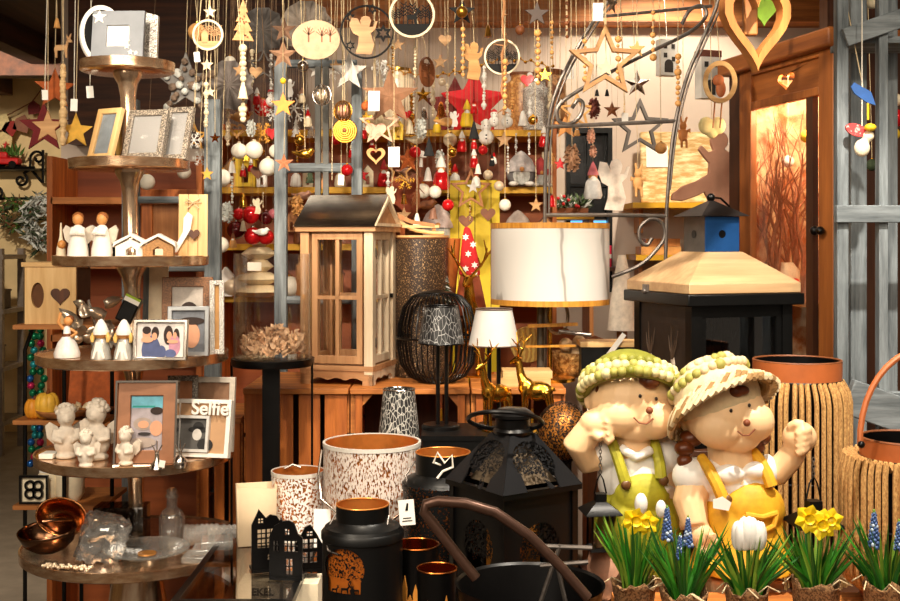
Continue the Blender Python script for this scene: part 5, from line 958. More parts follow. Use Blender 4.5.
e2 = .074; m = MB(); m.add([(-e2, -e2, 0), (e2, -e2, 0), (e2, e2, 0), (-e2, e2, 0), (0, 0, .046)], [(3, 2, 1, 0), (0, 1, 4), (1, 2, 4), (2, 3, 4), (3, 0, 4)]); part('little_roof', m, mat((62, 56, 54), .35, .6, .2, 20), o, (0, 0, zt+hh_+.001)); part('ball_knob', MB().ball((0, 0, .052), .0115).tube([(0, 0, .04), (0, 0, .05)], .005), BLACK, o, (0, 0, zt+hh_)); part('bail_handle', MB().tube([(.004, 0, .052), (.03, .0, .05), (.055, 0, .03), (.068, 0, .008)], .003, 6), BLACK, o, (0, 0, zt+hh_))
# metal latch box left of the lantern
o = thing('wooden_chest', 'dark box with pale wooden lid and white latch strap left of the big black lantern', 'box', (PX(611, 3.36), 3.43, CT)); w_ = S(58, 3.36)
part('box', MB().box((0, 0, .05), (w_, .11, .1)), BLACKM, o); part('lid', MB().box((0, 0, .108), (w_+.006, .116, .014)), PALEX, o); part('latch_strap', MB().bar((-.02, -.063, .06), (.04, -.063, .14), .014, .006), WHITE, o); part('latch_ring', MB().ball((-.022, -.064, .056), .009), IRON, o)
# ================================================================ rope lanterns
ropem = twocol((216, 170, 104), (140, 92, 44), 300, .5, .9, 'noise', .2, (1, 1, .5), .6); leath = mat((172, 92, 44), .5, 0, .12, 20, .2)
def rope_lantern(lab, px, Y, zb, y_top, y_sh, y_bot, rr, rbody, n, hpts):
    o = thing('rope_lantern', lab, 'lantern', (PX(px, Y), Y, zb)); r1, R = S(rr, Y), S(rbody, Y); Ht = PZ(y_top, Y)-zb; zs_ = PZ(y_sh, Y)-zb; zb_ = PZ(y_bot, Y)-zb; bh = S(20, Y)
    band = part('leather_band', MB().band([(r1-.004, Ht-bh), (r1, Ht-bh), (r1+.001, Ht), (r1-.004, Ht)], 56), leath, o); part('inner_sleeve', MB().lathe_open([(r1*.95, .01), (r1*.95, Ht-.001)], 40), BLACK, o); part('bottom', MB().lathe([(0, 0), (r1, 0), (r1, .014), (0, .014)], 40), leath, o); part('rim', MB().tube([(r1*.985*math.cos(2*PI*i/48), r1*.985*math.sin(2*PI*i/48), Ht) for i in range(48)], .003, 6, True), BROWN, o)
    m = MB(); h0 = Ht-bh+.002
    for k in range(n):
        a = 2*PI*k/n+RN.uniform(-.02, .02); pr = [(r1*1.0, h0), (r1+(R-r1)*.35, h0-.012), (R*.96, zs_+.012), (R, zs_-.012), (R, (zs_+zb_)/2), (R, zb_+.02), (R*.95, zb_-.004), (r1*.95, .012)]
        m.tube([(r*math.cos(a), r*math.sin(a), z) for r, z in pr], R*.047, 6)
    part('ropes', m, ropem, o)
    for z in (h0, zs_*.55): part('wire_hoop', MB().tube([((r1 if z == h0 else R*.93)*math.cos(2*PI*i/40), (r1 if z == h0 else R*.93)*math.sin(2*PI*i/40), z) for i in range(40)], .003, 6, True), BLACK, o)
    if hpts:
        c0 = Vector((PX(px, Y), Y, zb)); part('leather_handle', MB().tube([Vector((x, y, z))-c0 for x, y, z in hpts], .006, 8), leath, o); part('rivet', MB().ball(Vector(hpts[0])-c0+Vector((0, -.006, .004)), .007), BLACK, o)
    return o
rope_lantern('tall rope lantern with leather rim behind the girl statue', 797, 2.74, TZ, 360, 395, 590, 43, 51, 46, None)
rz_ = PZ(447, 2.2); rx_ = PX(862, 2.2)
hp = [(rx_, 2.21, rz_)]+[(rx_+.155*(1-math.cos(PI*i/20))*.95, 2.21+.08*i/20, rz_+.185*math.sin(PI*i/20)) for i in range(1, 21)]
RB = .782
rope_lantern('rope lantern with leather handle, cut off by the right edge', 908, 2.32, RB, 438, 462, 575, 46, 64, 50, hp)
# ================================================================ gardener statues
SKN = mat((238, 198, 150), .5, 0, .07, 14, .15); LIP = mat((128, 66, 34), .6); OVG = twocol((186, 180, 40), (132, 126, 24), 30, .5, .6, 'noise', .3); OVY = twocol((236, 184, 40), (200, 136, 20), 30, .5, .6, 'noise', .3); SHIRT = mat((240, 236, 228), .6, 0, .04, 20, .2); HAIRB = mat((100, 48, 18), .35, .1, .3, 40, .5); HATC = mat((212, 190, 150), .65, 0, .15, 40, .4)
def Q(cx, by, s): return lambda x, y, d=0: ((x-cx)*s, d*s, (by-y)*s)
def mini_lantern(lab, q, px, y0, y1, d, s, yfist):
    c = Vector(q(px, y1, d)); o = thing('mini_lantern', lab, 'lantern', STAT.matrix_basis @ c); H = (y1-y0)*s; w = H*.27
    part('base', MB().lathe([(0, 0), (w*1.2, 0), (w*1.1, .006), (0, .006)], 4), BLACK, o, rot=(0, 0, .9)); part('glass', MB().lathe_open([(w*.85, .006), (w*.85, H*.66)], 4), GLASS, o, rot=(0, 0, .9)); 
    for k in range(4): a = .9+k*PI/2; part('bar', MB().tube([(w*math.cos(a), w*math.sin(a), .004), (w*.95*math.cos(a), w*.95*math.sin(a), H*.68)], .0028, 6), BLACK, o)
    part('candle', MB().lathe([(0, .006), (w*.35, .006), (w*.35, H*.3), (0, H*.31)], 14), mat((120, 90, 60), .6), o); part('roof', MB().lathe([(w*1.75, H*.66), (w*1.7, H*.69), (w*.5, H*.86), (w*.5, H), (0, H)], 4), BLACKM, o, rot=(0, 0, .9)); zt = (y1-yfist)*s
    part('loop', MB().tube([(-w*.4, 0, H), (-w*.2, 0, H+w*.9), (0, 0, H+w*1.3), (w*.2, 0, H+w*.9), (w*.4, 0, H)], .0018, 6), BLACK, o); m = MB(); z = H+w*1.3; k = 0
    while z < zt: m.at((0, 0, z+.004), (PI/2, 0, (k % 2)*PI/2)).tube([(.0028*math.cos(2*PI*i/8), .0048*math.sin(2*PI*i/8), 0) for i in range(8)], .001, 4, True); z += .0072; k += 1
    part('chain', m, IRON, o); return o
# --- boy
s = 2.52/FPX; q = Q(632, 605, s)
STAT = o = thing('boy_statue', 'garden statue of a boy in green bonnet and green overalls raising a lantern', 'statue', (PX(632, 2.52), 2.52, TZ)); bpy.context.view_layer.update()
def B(m, x, y, d, r): m.ball(q(x, y, d), tuple(v*s for v in (r if isinstance(r, tuple) else (r, r, r))), 18, 12)
def Tb(m, pts, rs): m.tube([q(*p) for p in pts], [r*s for r in rs], 12)
m = MB(); B(m, 631, 400, 0, (43, 38, 37)); B(m, 617, 412, -18, (26, 22, 22)); B(m, 650, 415, -20, (24, 21, 21)); B(m, 634, 424, -20, (22, 14, 14)); B(m, 593, 400, 4, (9, 6, 12)); B(m, 670, 414, 2, (8, 6, 11)); Tb(m, [(632, 430, 2), (634, 460, 4)], [22, 26])
Tb(m, [(608, 452, 0), (586, 458, -6), (577, 442, -14), (590, 424, -18)], [16, 15, 16, 14]); B(m, 593, 420, -20, (16, 15, 14))
for k in range(4): Tb(m, [(598+k*1.5, 411+k*6, -28), (604+k*.6, 415+k*6, -32), (601, 419+k*5.6, -35)], [5.5, 5, 4.4])
Tb(m, [(590, 428, -30), (597, 433, -35)], [5.5, 4.5])
Tb(m, [(664, 458, 0), (672, 480, -3), (677, 503, -8)], [14, 13, 11]); B(m, 678, 508, -10, (9, 7, 10))
for k in range(4): Tb(m, [(673+k*3.6, 514, -12), (673+k*3.8, 521, -16), (673+k*3.6, 527-abs(k-1.5)*2, -14)], [3.2, 3, 2.4])
Tb(m, [(670, 508, -14), (667, 516, -18)], [3.4, 2.8])
Tb(m, [(620, 540, 0), (620, 585, 0)], [17, 14]); Tb(m, [(650, 540, 0), (652, 585, 0)], [17, 14]); Tb(m, [(634, 455, 3), (636, 540, 3)], [24, 28])
organic('body', m, SKN, o, voxel=.0035, smooth=3)
part('nose', MB().ball(q(642, 404, -43), (3.6*s, 3.2*s, 3.6*s)), LIP, o)
part('mouth', MB().tube([q(627, 411, -41), q(632, 416, -42.5), q(639, 417, -43), q(646, 412, -42)], 0.8*s, 6), LIP, o)
for x, y, d in ((634, 391, -37), (650, 394, -35)): part('eye', MB().ball(q(x, y, d), (1.6*s, 1.3*s, 2.0*s)), mat((40, 22, 12), .3), o)
m = MB(); B(m, 645, 378, -33, (9, 6, 7)); B(m, 640, 376, -32, (7, 6, 6)); organic('fringe', m, HAIRB, o, voxel=.0015, smooth=1); m = MB(); B(m, 598, 392, -12, (5, 6, 9)); part('sideburn', m, HAIRB, o)
m = MB(); B(m, 635, 478, 3, (38, 29, 40)); B(m, 606, 452, 0, (21, 21, 19)); B(m, 664, 457, 0, (19, 20, 20)); Tb(m, [(617, 444, -20), (632, 452, -27), (648, 446, -20)], [5, 5, 5]); Tb(m, [(650, 476, 0), (636, 520, 2)], [30, 30]); organic('shirt', m, SHIRT, o, voxel=.004, smooth=2)
m = MB(); B(m, 638, 524, 2, (46, 38, 54)); B(m, 639, 491, -17, (28, 18, 25)); Tb(m, [(620, 545, 0), (619, 572, 0)], [24, 23]); Tb(m, [(654, 545, 0), (656, 572, 0)], [24, 23]); organic('overalls', m, OVG, o, voxel=.004, smooth=2)
for pts in ([(621, 476, -29), (616, 460, -28), (611, 443, -21), (607, 433, -8)], [(656, 472, -28), (655, 458, -26), (653, 446, -19), (652, 438, -8)]): part('strap', MB().tube([q(*p) for p in pts], [6*s, 5.5*s, 5.5*s, 5*s], 8), OVG, o)
for x, y, d in ((621, 478, -33), (658, 474, -31)): part('button', MB().ball(q(x, y, d), (5*s, 3*s, 5*s)), mat((96, 62, 30), .4), o)
for x in (618, 654): m = MB(); B(m, x, 592, -8, (15, 22, 10)); part('shoe', m, BROWN, o)
part('pedestal', MB().box(q(634, 601, 0), (96*s, 74*s, 8*s)), STONE, o, bevel=.003); m = MB(); B(m, 606, 566, -8, (20, 26, 32)); part('stone_block', m, mat((214, 160, 130), .8, 0, .15), o)
def hat_ring(m, c, u, v, ra, rb, n, r, idx=None, jit=.0):
    for k in range(n):
        a = 2*PI*k/n; p = Vector(c)+u*ra*math.cos(a)+v*rb*math.sin(a)
        if idx: m.mat(RN.choice(idx))
        m.ball(p+Vector((RN.uniform(-jit, jit),)*3), r*RN.uniform(.85, 1.12), 9, 6)
c = Vector(q(631, 390, -2)); u = Vector((1, 0, -.05)); v = Vector((0, -.85, .53)); w = Vector((0, .53, .85)); k_ = s
HG = mat((122, 122, 36), .6, 0, .25, 40); HP = mat((206, 194, 142), .55, 0, .12, 60); HG2 = mat((160, 154, 74), .6, 0, .15)
m = MB(); m.ball(c+w*6*s+Vector((0, 13*s, 0)), (43*s, 36*s, 35*s), 24, 14); organic('bonnet', m, HG, o, voxel=.004, smooth=2)
m = MB(); m.mat(0).tube([c+u*46*s*math.cos(2*PI*i/40)+v*45*s*math.sin(2*PI*i/40) for i in range(40)], 7*s, 8, True)
hat_ring(m, c+w*5*s, u, v, 49*s, 48*s, 38, 5.4*s, [1, 1, 2], .001); hat_ring(m, c-w*3*s, u, v, 51*s, 51*s, 40, 5.2*s, [1, 2, 0], .001); hat_ring(m, c+w*13*s, u, v, 46*s, 43*s, 34, 5*s, [1, 2, 2, 0], .001); part('flower_brim', m, [HG, HP, HG2], o)
mini_lantern('small black lantern hanging on a chain from the boy statue hand', q, 596, 486, 540, -33, s, 438)
# --- girl
s = 2.42/FPX; q = Q(734, 620, s)
STAT = o = thing('girl_statue', 'garden statue of a girl in woven sun hat and yellow dress raising a lantern', 'statue', (PX(734, 2.42), 2.42, TZ)); bpy.context.view_layer.update()
m = MB(); B(m, 724, 412, 0, (42, 38, 37)); B(m, 716, 424, -18, (27, 21, 22)); B(m, 747, 418, -18, (22, 22, 21)); B(m, 734, 434, -18, (22, 14, 15)); B(m, 689, 422, 4, (9, 6, 11)); Tb(m, [(728, 440, 2), (735, 470, 4)], [21, 26])
Tb(m, [(754, 474, 0), (776, 470, -6), (787, 455, -12), (793, 440, -16)], [15, 14, 13, 12]); B(m, 794, 434, -18, (17, 15, 16))
for k in range(4): Tb(m, [(800-k*1.2, 424+k*6, -28), (792-k*.6, 426+k*6.2, -34), (787, 430+k*6, -33)], [5.6, 5.2, 4.4])
Tb(m, [(784, 424, -22), (788, 419, -28), (795, 419, -31)], [5.5, 5, 4])
Tb(m, [(697, 478, 0), (688, 500, -8), (692, 522, -18)], [19, 17, 13]); B(m, 697, 530, -22, (12, 9, 13))
for k in range(4): Tb(m, [(694+k*4.6, 538, -24), (696+k*4.8, 545, -28), (697+k*4.6, 551-abs(k-1.4)*2, -25)], [4.2, 3.8, 3])
Tb(m, [(706, 528, -28), (712, 536, -32)], [4.4, 3.4])
Tb(m, [(735, 470, 3), (740, 560, 3)], [25, 30]); Tb(m, [(728, 560, 0), (728, 600, 0)], [14, 13]); Tb(m, [(752, 560, 0), (753, 600, 0)], [14, 13]); organic('body', m, SKN, o, voxel=.0035, smooth=3)
part('nose', MB().ball(q(736, 416, -42), (3.6*s, 3.2*s, 3.6*s)), LIP, o); part('mouth', MB().tube([q(727, 424, -42), q(732, 428, -42.5), q(738, 428, -42), q(744, 422, -42)], 0.8*s, 6), LIP, o)
for x, y, d in ((722, 405, -37), (740, 400, -36)): part('eye', MB().ball(q(x, y, d), (1.6*s, 1.3*s, 2.0*s)), mat((40, 22, 12), .3), o)
m = MB(); B(m, 728, 387, -33, (8, 6, 6)); B(m, 734, 386, -33, (7, 5, 5)); organic('fringe', m, HAIRB, o, voxel=.0015, smooth=1); m = MB(); B(m, 692, 412, -12, (5, 6, 9)); part('sideburn', m, HAIRB, o)
for pts in ([(692, 438, 2), (684, 448, -2), (684, 460, -4)], [(762, 428, 8), (762, 438, 4), (757, 447, 0)]):
    m = MB()
    for i, p in enumerate(pts): B(m, *p, (12-2*i, 11-2*i, 9-i))
    part('braid', m, HAIRB, o)
m = MB(); B(m, 738, 494, 3, (38, 28, 36)); B(m, 694, 476, 0, (22, 21, 19)); B(m, 758, 474, -2, (20, 20, 18)); B(m, 724, 470, -20, (16, 8, 10)); B(m, 752, 466, -20, (14, 8, 9)); Tb(m, [(700, 478, 0), (745, 478, 0)], [20, 22]); organic('blouse', m, SHIRT, o, voxel=.004, smooth=2)
m = MB(); B(m, 766, 470, -6, (9, 17, 17)); part('frilled_cuff', m, SHIRT, o)
m = MB(); B(m, 742, 520, 2, (45, 36, 46)); B(m, 748, 505, -15, (33, 20, 28)); Tb(m, [(742, 515, 2), (743, 545, 2), (744, 566, 2)], [38, 47, 56]); B(m, 712, 560, -18, (18, 20, 10)); B(m, 744, 564, -28, (20, 22, 9)); B(m, 778, 560, -18, (17, 20, 10)); organic('dress', m, OVY, o, voxel=.0045, smooth=2)
for pts in ([(716, 492, -31), (710, 478, -30), (704, 464, -20), (700, 456, -6)], [(764, 480, -27), (760, 468, -25), (756, 458, -17), (752, 450, -6)]): part('strap', MB().tube([q(*p) for p in pts], [6.5*s, 6*s, 6*s, 5*s], 8), OVY, o)
part('button', MB().ball(q(719, 492, -34), (5*s, 3*s, 5*s)), mat((110, 70, 30), .4), o); part('pocket', MB().tube([q(736, 506, -36), q(740, 518, -37.5), q(752, 522, -38), q(764, 517, -35), q(768, 505, -33)], 3*s, 8).tube([q(736, 506, -36), q(752, 508, -38), q(768, 505, -33)], 3*s, 8), OVY, o)
tg = part('price_tag', MB().prism([(-8*s, -5*s), (7*s, -6*s), (9*s, 2*s), (0, 7*s), (-9*s, 3*s)], .001), PAPER, o, q(712, 494, -42), (0, .1, 0))
for x in (728, 754): m = MB(); B(m, x, 606, -8, (14, 20, 10)); part('shoe', m, BROWN, o)
part('pedestal', MB().box(q(742, 597, 6), (72*s, 60*s, 46*s)), mat((220, 178, 134), .8, 0, .12), o, bevel=.006)
t25 = math.radians(24); u = Vector((math.cos(t25), 0, math.sin(t25))); v0 = Vector((-math.sin(t25), 0, math.cos(t25))); v = (v0*.5+Vector((0, -.87, 0))).normalized(); w = u.cross(v); w = w if w.z > 0 else -w; c = Vector(q(719, 400, 0))
m = MB(); m.ball(c+w*6*s, (44*s, 40*s, 40*s), 24, 14); organic('sun_hat', m, HATC, o, voxel=.004, smooth=2)
m = MB(); n = 46
for k in range(n):
    a = 2*PI*k/n
    for r0, r1, ll in ((40, 49, 4), (46, 57, -1), (53, 60, -7)):
        p0 = c+(u*r0*math.cos(a)+v*r0*math.sin(a))*s+w*ll*s; b = a+.34; p1 = c+(u*r1*math.cos(b)+v*r1*math.sin(b))*s+w*(ll-4)*s; m.mat(0 if RN.random() < .8 else 1).tube([p0, (p0+p1)/2+w*3*s, p1], [2.6*s, 4.2*s, 2.4*s], 6)
m.mat(1).tube([c+(u*50*math.cos(2*PI*i/44)+v*50*math.sin(2*PI*i/44))*s-w*3*s for i in range(44)], 5*s, 8, True); part('woven_brim', m, [HATC, mat((150, 116, 70), .8, 0, .2)], o)
m = MB(); hat_ring(m, c+w*22*s, u, v, 40*s, 37*s, 30, 5.5*s, [0, 0, 1], .001); hat_ring(m, c+w*33*s, u, v, 30*s, 28*s, 22, 5.5*s, [0, 1], .001); part('flower_band', m, [HATC, HG2], o)
mini_lantern('small black lantern hanging on a chain from the girl statue hand', q, 802, 492, 560, -36, s, 452)
# ================================================================ flower pots on a riser
o = thing('riser_board', 'low wooden riser under the flower pots at the bottom right', 'riser', (.83, 2.17, TZ)); part('board', MB().box((0, 0, .07), (1.0, .36, .02)), ORANGEX, o); 
for x in (-.47, .47): part('side', MB().box((x, 0, .03), (.02, .34, .06)), ORANGE, o)
RB = TZ+.08
GR1 = mat((52, 128, 30), .45, 0, .3, 30); GR2 = mat((30, 88, 24), .45, 0, .3, 30); GR3 = mat((120, 156, 46), .5, 0, .2, 30)
def pot(lab, px, Y, y_top, w, y_leaf, spread, n, flowers, seed):
    RN.seed(seed); o = thing('flower_pot', lab, 'potted flower', (PX(px, Y), Y, RB)); R = S(w, Y)/2; H = PZ(y_top, Y)-RB; m = MB(); N = 30
    vs = []; rows = [(.8, 0), (.86, .3), (.95, .65), (1.0, .92)]
    pr = [[(R*rr*(1+RN.uniform(-.05, .05))*math.cos(2*PI*k/N), R*rr*(1+RN.uniform(-.05, .05))*math.sin(2*PI*k/N), H*zz) for k in range(N)] for rr, zz in rows]; pr.append([(R*1.06*math.cos(2*PI*k/N), R*1.06*math.sin(2*PI*k/N), H*(1.0+.10*math.sin(k*.9)+RN.uniform(-.06, .1))) for k in range(N)])
    vs = [p for r in pr for p in r]; fs = [(i*N+k, i*N+(k+1) % N, (i+1)*N+(k+1) % N, (i+1)*N+k) for i in range(len(pr)-1) for k in range(N)]+[tuple(range(N))[::-1]]
    part('burlap_pot', m.add(vs, fs), BURLAP, o, solid=.003); part('soil', MB().lathe([(0, H*.8), (R*.9, H*.8), (R*.9, H*.82), (0, H*.84)], 20), mat((60, 42, 26), .95, 0, .4, 60, .6), o); m = MB()
    for k in range(4): a = RN.uniform(0, 6.28); m.tube([(R*.5*math.cos(a), R*.5*math.sin(a), H*.86), (R*1.0*math.cos(a+.6), R*1.0*math.sin(a+.6), H*1.12), (R*1.5*math.cos(a+.9), R*1.5*math.sin(a+.9), H*.98)], .0014, 5)
    part('twine', m, CORD, o); hl = PZ(y_leaf, Y)-RB; m = MB()
    for k in range(n):
        a = RN.uniform(0, 6.28); r = R*.55*math.sqrt(RN.random()); b = Vector((r*math.cos(a), r*math.sin(a), H*.82)); L = (hl-H*.82)*RN.uniform(.55, 1.0); out = Vector((math.cos(a)*spread*RN.uniform(.2, 1), math.sin(a)*spread*.5*RN.uniform(.2, 1), 0))
        m.mat(RN.choice((0, 0, 1, 1, 2))).leaf(b, b+out*.5+Vector((0, 0, L)), RN.uniform(.006, .010), out*.7, 5)
    lf = part('leaves', m, [GR1, GR2, GR3], o); c0 = Vector((PX(px, Y), Y, RB))
    for kind, fx, fy, sz in flowers:
        p = P(fx, fy, Y-.01)-c0; k = S(sz, Y); st = part('stem', MB().tube([(p.x*.35, 0, H*.82), (p.x*.8, p.y*.6, (H*.82+p.z)*.55), p-Vector((0, 0, k*.3))], .0028, 6), GR3, o)
        m = MB()
        if kind == 'daffodil':
            for j in range(6): a = j*PI/3+.3; m.at(p, (RN.uniform(-.2, .2), 0, 0)).leaf((0, 0, 0), (k*math.cos(a), -k*.1, k*math.sin(a)), k*.95, (0, -k*.15, 0), 5, (-math.sin(a), 0, math.cos(a)))
            m.at(p, (PI/2, 0, 0)).lathe_open([(k*.2, 0), (k*.24, k*.3), (k*.36, k*.42)], 14); part('blossom', m, YEL2, o)
        elif kind == 'crocus':
            for j in range(6):
                a = j*PI/3; m.at(p).ball((k*.3*math.cos(a), k*.3*math.sin(a), k*.15), (k*.36, k*.36, k*.95), 12, 9)
            part('blossom', m, WHITE, o)
        elif kind == 'bud': part('blossom', m.at(p).ball((0, 0, 0), (k*.6, k*.6, k), 14, 10), WHITE, o)
        elif kind == 'hyacinth':
            for j in range(64):
                z = j/64; a = j*2.4; rr = k*.20*(1.15-z*.85); m.mat(RN.random() < .2).at(p).ball((rr*math.cos(a), rr*math.sin(a), k*(z*1.6-.8)), k*.095*(1.1-.45*z), 8, 6)
            m.mat(2).ball((0, 0, k*.84), (k*.06, k*.06, k*.12), 8, 6).tube([(0, 0, -k*.8), (0, 0, k*.8)], k*.08, 6); part('blossom', m, [mat((70, 96, 150), .5, 0, .2), mat((190, 206, 226), .5), GR3], o)
    return o
YEL2 = mat((246, 212, 20), .5, 0, .08, 30, .1)
pot('burlap pot with yellow daffodils and white buds, leftmost of the flower pots', 634, 2.22, 582, 44, 512, .07, 60, [('daffodil', 635, 520, 15), ('daffodil', 646, 522, 13), ('bud', 641, 504, 11), ('bud', 661, 509, 9)], 1)
pot('burlap pot with two blue grape hyacinths in front of the girl statue', 684, 2.1, 592, 46, 520, .07, 66, [('hyacinth', 667, 524, 20), ('hyacinth', 688, 532, 18), ('hyacinth', 680, 548, 16)], 2)
pot('burlap pot with large white crocus below the yellow dress', 747, 2.1, 588, 42, 528, .08, 66, [('crocus', 748, 536, 17), ('crocus', 741, 538, 15), ('crocus', 757, 538, 15)], 3)
pot('burlap pot with bright yellow blossoms under the girl statue lantern', 816, 2.12, 582, 46, 524, .08, 66, [('daffodil', 808, 518, 15), ('daffodil', 821, 524, 16), ('daffodil', 830, 520, 13)], 4)
pot('burlap pot with dark blue hyacinth at the right edge', 886, 2.1, 584, 44, 515, .07, 66, [('hyacinth', 874, 530, 22), ('hyacinth', 899, 536, 18)], 5)
for px, r, lab in ((722, .034, 'round orange wood slice lying left before the white crocus pot'), (770, .03, 'round orange wood slice lying right of the white crocus pot')): tag(part('wood_slice', MB().lathe([(0, 0), (r, 0), (r, .05), (0, .05)], 24), OAKX, None, (PX(px, 2.06), 2.06, RB)), lab, 'wood slice')
# ================================================================ hanging and standing ornaments
HWD = wood((206, 160, 104), (154, 106, 58), 'x', 24)
CORDB = mat((150, 120, 90), .9, 0, .2, 200, .3)
def rail_y(Y): return min(RAILS, key=lambda r: abs(r-Y))
C = dict(wood=HWD, oak=OAK, rust=RUST, red=RED, dred=DRED, white=WHITE, cream=mat((214, 198, 166), .65, 0, .1, 40, .2), gold=GOLD, brass=mat((158, 108, 38), .3, .9, .2, 60, .2), black=MATTEB, grey=GREY, silver=SILVER, copper=COPPER, pearl=PEARL, frost=FROST, yel=YEL, brown=BROWN, ballw=BALLW, green=PINE, glass=GLASSD, pink=mat((206, 110, 120), .4), tan=mat((206, 150, 84), .6, 0, .2, 40, .3), greyw=GREYW, blue=mat((40, 90, 160), .5), stone=STONE, rosew=mat((190, 140, 116), .5, .2), redsh=mat((200, 26, 30), .15, .3, .1), wine=mat((90, 16, 20), .2, .2))
def cone_tree(): return [(-.5, -.9), (.5, -.9), (.25, -.45), (.42, -.45), (.2, -.05), (.34, -.05), (.12, .4), (.22, .4), (0, 1), (-.22, .4), (-.12, .4), (-.34, -.05), (-.2, -.05), (-.42, -.45), (-.25, -.45)]
ANGEL = [(-.45, -.95), (.25, -1), (.38, -.5), (.22, .1), (.42, .3), (.52, .7), (.44, .72), (.32, .42), (.15, .42), (.2, .55), (.24, .75), (.17, .93), (0, 1), (-.17, .93), (-.24, .75), (-.2, .55), (-.14, .42), (-.35, .85), (-.62, .9), (-.7, .5), (-.55, .1), (-.3, -.05), (-.32, -.5)]
def build_kind(kind, o, s, a, b):
    """s = half height in metres; a, b = materials"""
    if kind == 'star': part('star', MB().prism([(x*s, z*s) for x, z in star(1, .42)], max(.004, s*.14)), a, o, bevel=.001)
    elif kind == 'star3d':
        m = MB(); pts = [(x*s, 0, z*s) for x, z in star(1, .4)]; m.add(pts+[(0, -s*.22, 0), (0, s*.22, 0)], [(i, (i+1) % 10, 10) for i in range(10)]+[((i+1) % 10, i, 11) for i in range(10)]); part('star', m, a, o, ang=5)
    elif kind == 'starframe':
        part('star_frame', MB().ring([(x*s, z*s) for x, z in star(1, .45)], [(x*s*.72, z*s*.72) for x, z in star(1, .45)], s*.2), a, o, bevel=.001)
        if b: part('inner_star', MB().prism([(x*s*.38, z*s*.38) for x, z in star(1, .42)], s*.08), b, o)
    elif kind == 'ball':
        part('ball', MB().ball((0, 0, 0), s, 20, 12), a, o); part('cap', MB().lathe([(s*.22, s*.94), (s*.22, s*1.14), (s*.05, s*1.2)], 12), b or GOLD, o)
    elif kind == 'dotball':
        part('ball', MB().ball((0, 0, 0), s, 20, 12), twocol((240, 232, 222), (196, 24, 26), 60, .42, .2, 'noise', .03), o); part('cap', MB().lathe([(s*.22, s*.94), (s*.22, s*1.14), (s*.05, s*1.2)], 12), GOLD, o)
    elif kind == 'cage':
        m = MB()
        for k in range(8): q_ = k*PI/8; m.tube([(s*math.cos(t)*math.cos(q_), s*math.cos(t)*math.sin(q_), s*1.15*math.sin(t)) for t in [2*PI*i/20 for i in range(20)]], s*.05, 5, True)
        part('wire_cage', m, a, o); part('inner_ball', MB().ball((0, 0, 0), s*.72, 16, 10), b or PEARL, o)
    elif kind == 'rose':
        m = MB()
        for k in range(5):
            r = s*(1-.18*k); m.tube([(r*math.cos(t), -s*.12*k, r*math.sin(t)) for t in [2*PI*i/18 for i in range(18)]], s*.14, 7, True)
        part('petals', m, a, o); part('heart', MB().ball((0, -s*.5, 0), s*.25, 10, 7), b or BROWN, o)
    elif kind == 'heart': part('heart', MB().prism([(x*s, z*s) for x, z in heart(1)], s*.3), a, o, bevel=.002)
    elif kind == 'heartring': part('heart_frame', MB().ring([(x*s, z*s) for x, z in heart(1)], [(x*s*.62, z*s*.62) for x, z in heart(1)], s*.25), a, o, bevel=.001)
    elif kind == 'tree':
        part('tree', MB().prism([(x*s, z*s) for x, z in cone_tree()], s*.14), a, o, bevel=.001)
        if b: 
            m = MB()
            for k in range(14): m.box((RN.uniform(-.22, .22)*s, -s*.09, RN.uniform(-.8, .3)*s), (s*.07, .002, s*.07))
            part('dots', m, b, o)
    elif kind == 'angel': part('angel', MB().prism([(x*s, z*s) for x, z in ANGEL], s*.12), a, o, bevel=.001)
    elif kind == 'deerflat': part('deer', MB().prism([(x*s*1.2, (z-.6)*s*1.5) for x, z in ((-.5, 0), (-.4, 0), (-.38, .4), (.1, .42), (.2, 0), (.3, 0), (.3, .5), (.4, .85), (.62, .85), (.62, .95), (.5, 1.05), (.6, 1.35), (.5, 1.3), (.42, 1.08), (.25, 1.3), (.3, 1.02), (.2, .72), (-.5, .7), (-.6, .5))], s*.18), a, o)
    elif kind in ('gnome', 'santa', 'figure'):
        part('body', MB().lathe([(s*.42, -s), (s*.5, -s*.8), (s*.38, -s*.1), (s*.22, s*.1)], 18), a, o); part('head', MB().ball((0, 0, s*.18), s*.24, 12, 8), SKINW, o); part('hat', MB().lathe([(s*.3, s*.25), (s*.27, s*.4), (s*.12, s*.8), (0, s)], 16), b or RED, o); part('beard', MB().ball((0, -s*.2, -s*.05), (s*.2, s*.14, s*.26), 10, 7), WHITE, o)
    elif kind == 'snowman':
        part('body', MB().ball((0, 0, -s*.4), s*.6, 16, 10).ball((0, 0, s*.4), s*.42, 14, 9), a, o); part('hat', MB().lathe([(s*.4, s*.66), (s*.36, s*.8), (s*.1, s*1.0)], 14), b or RED, o); part('buttons', MB().ball((0, -s*.58, -s*.3), s*.07, 6, 5).ball((0, -s*.56, -s*.55), s*.07, 6, 5).ball((-s*.12, -s*.38, s*.45), s*.05, 6, 5).ball((s*.12, -s*.38, s*.45), s*.05, 6, 5), BLACK, o)
    elif kind == 'bell': part('bell', MB().lathe([(s*.6, -s), (s*.5, -s*.75), (s*.36, s*.1), (s*.2, s*.6), (0, s*.75)], 20), a, o); part('clapper', MB().ball((0, 0, -s), s*.14, 8, 6), b or GOLD, o)
    elif kind == 'cone': part('cone', MB().lathe([(0, -s), (s*.55, -s), (s*.06, s*.8), (0, s)], 22), a, o)
    elif kind == 'pinecone':
        m = MB()
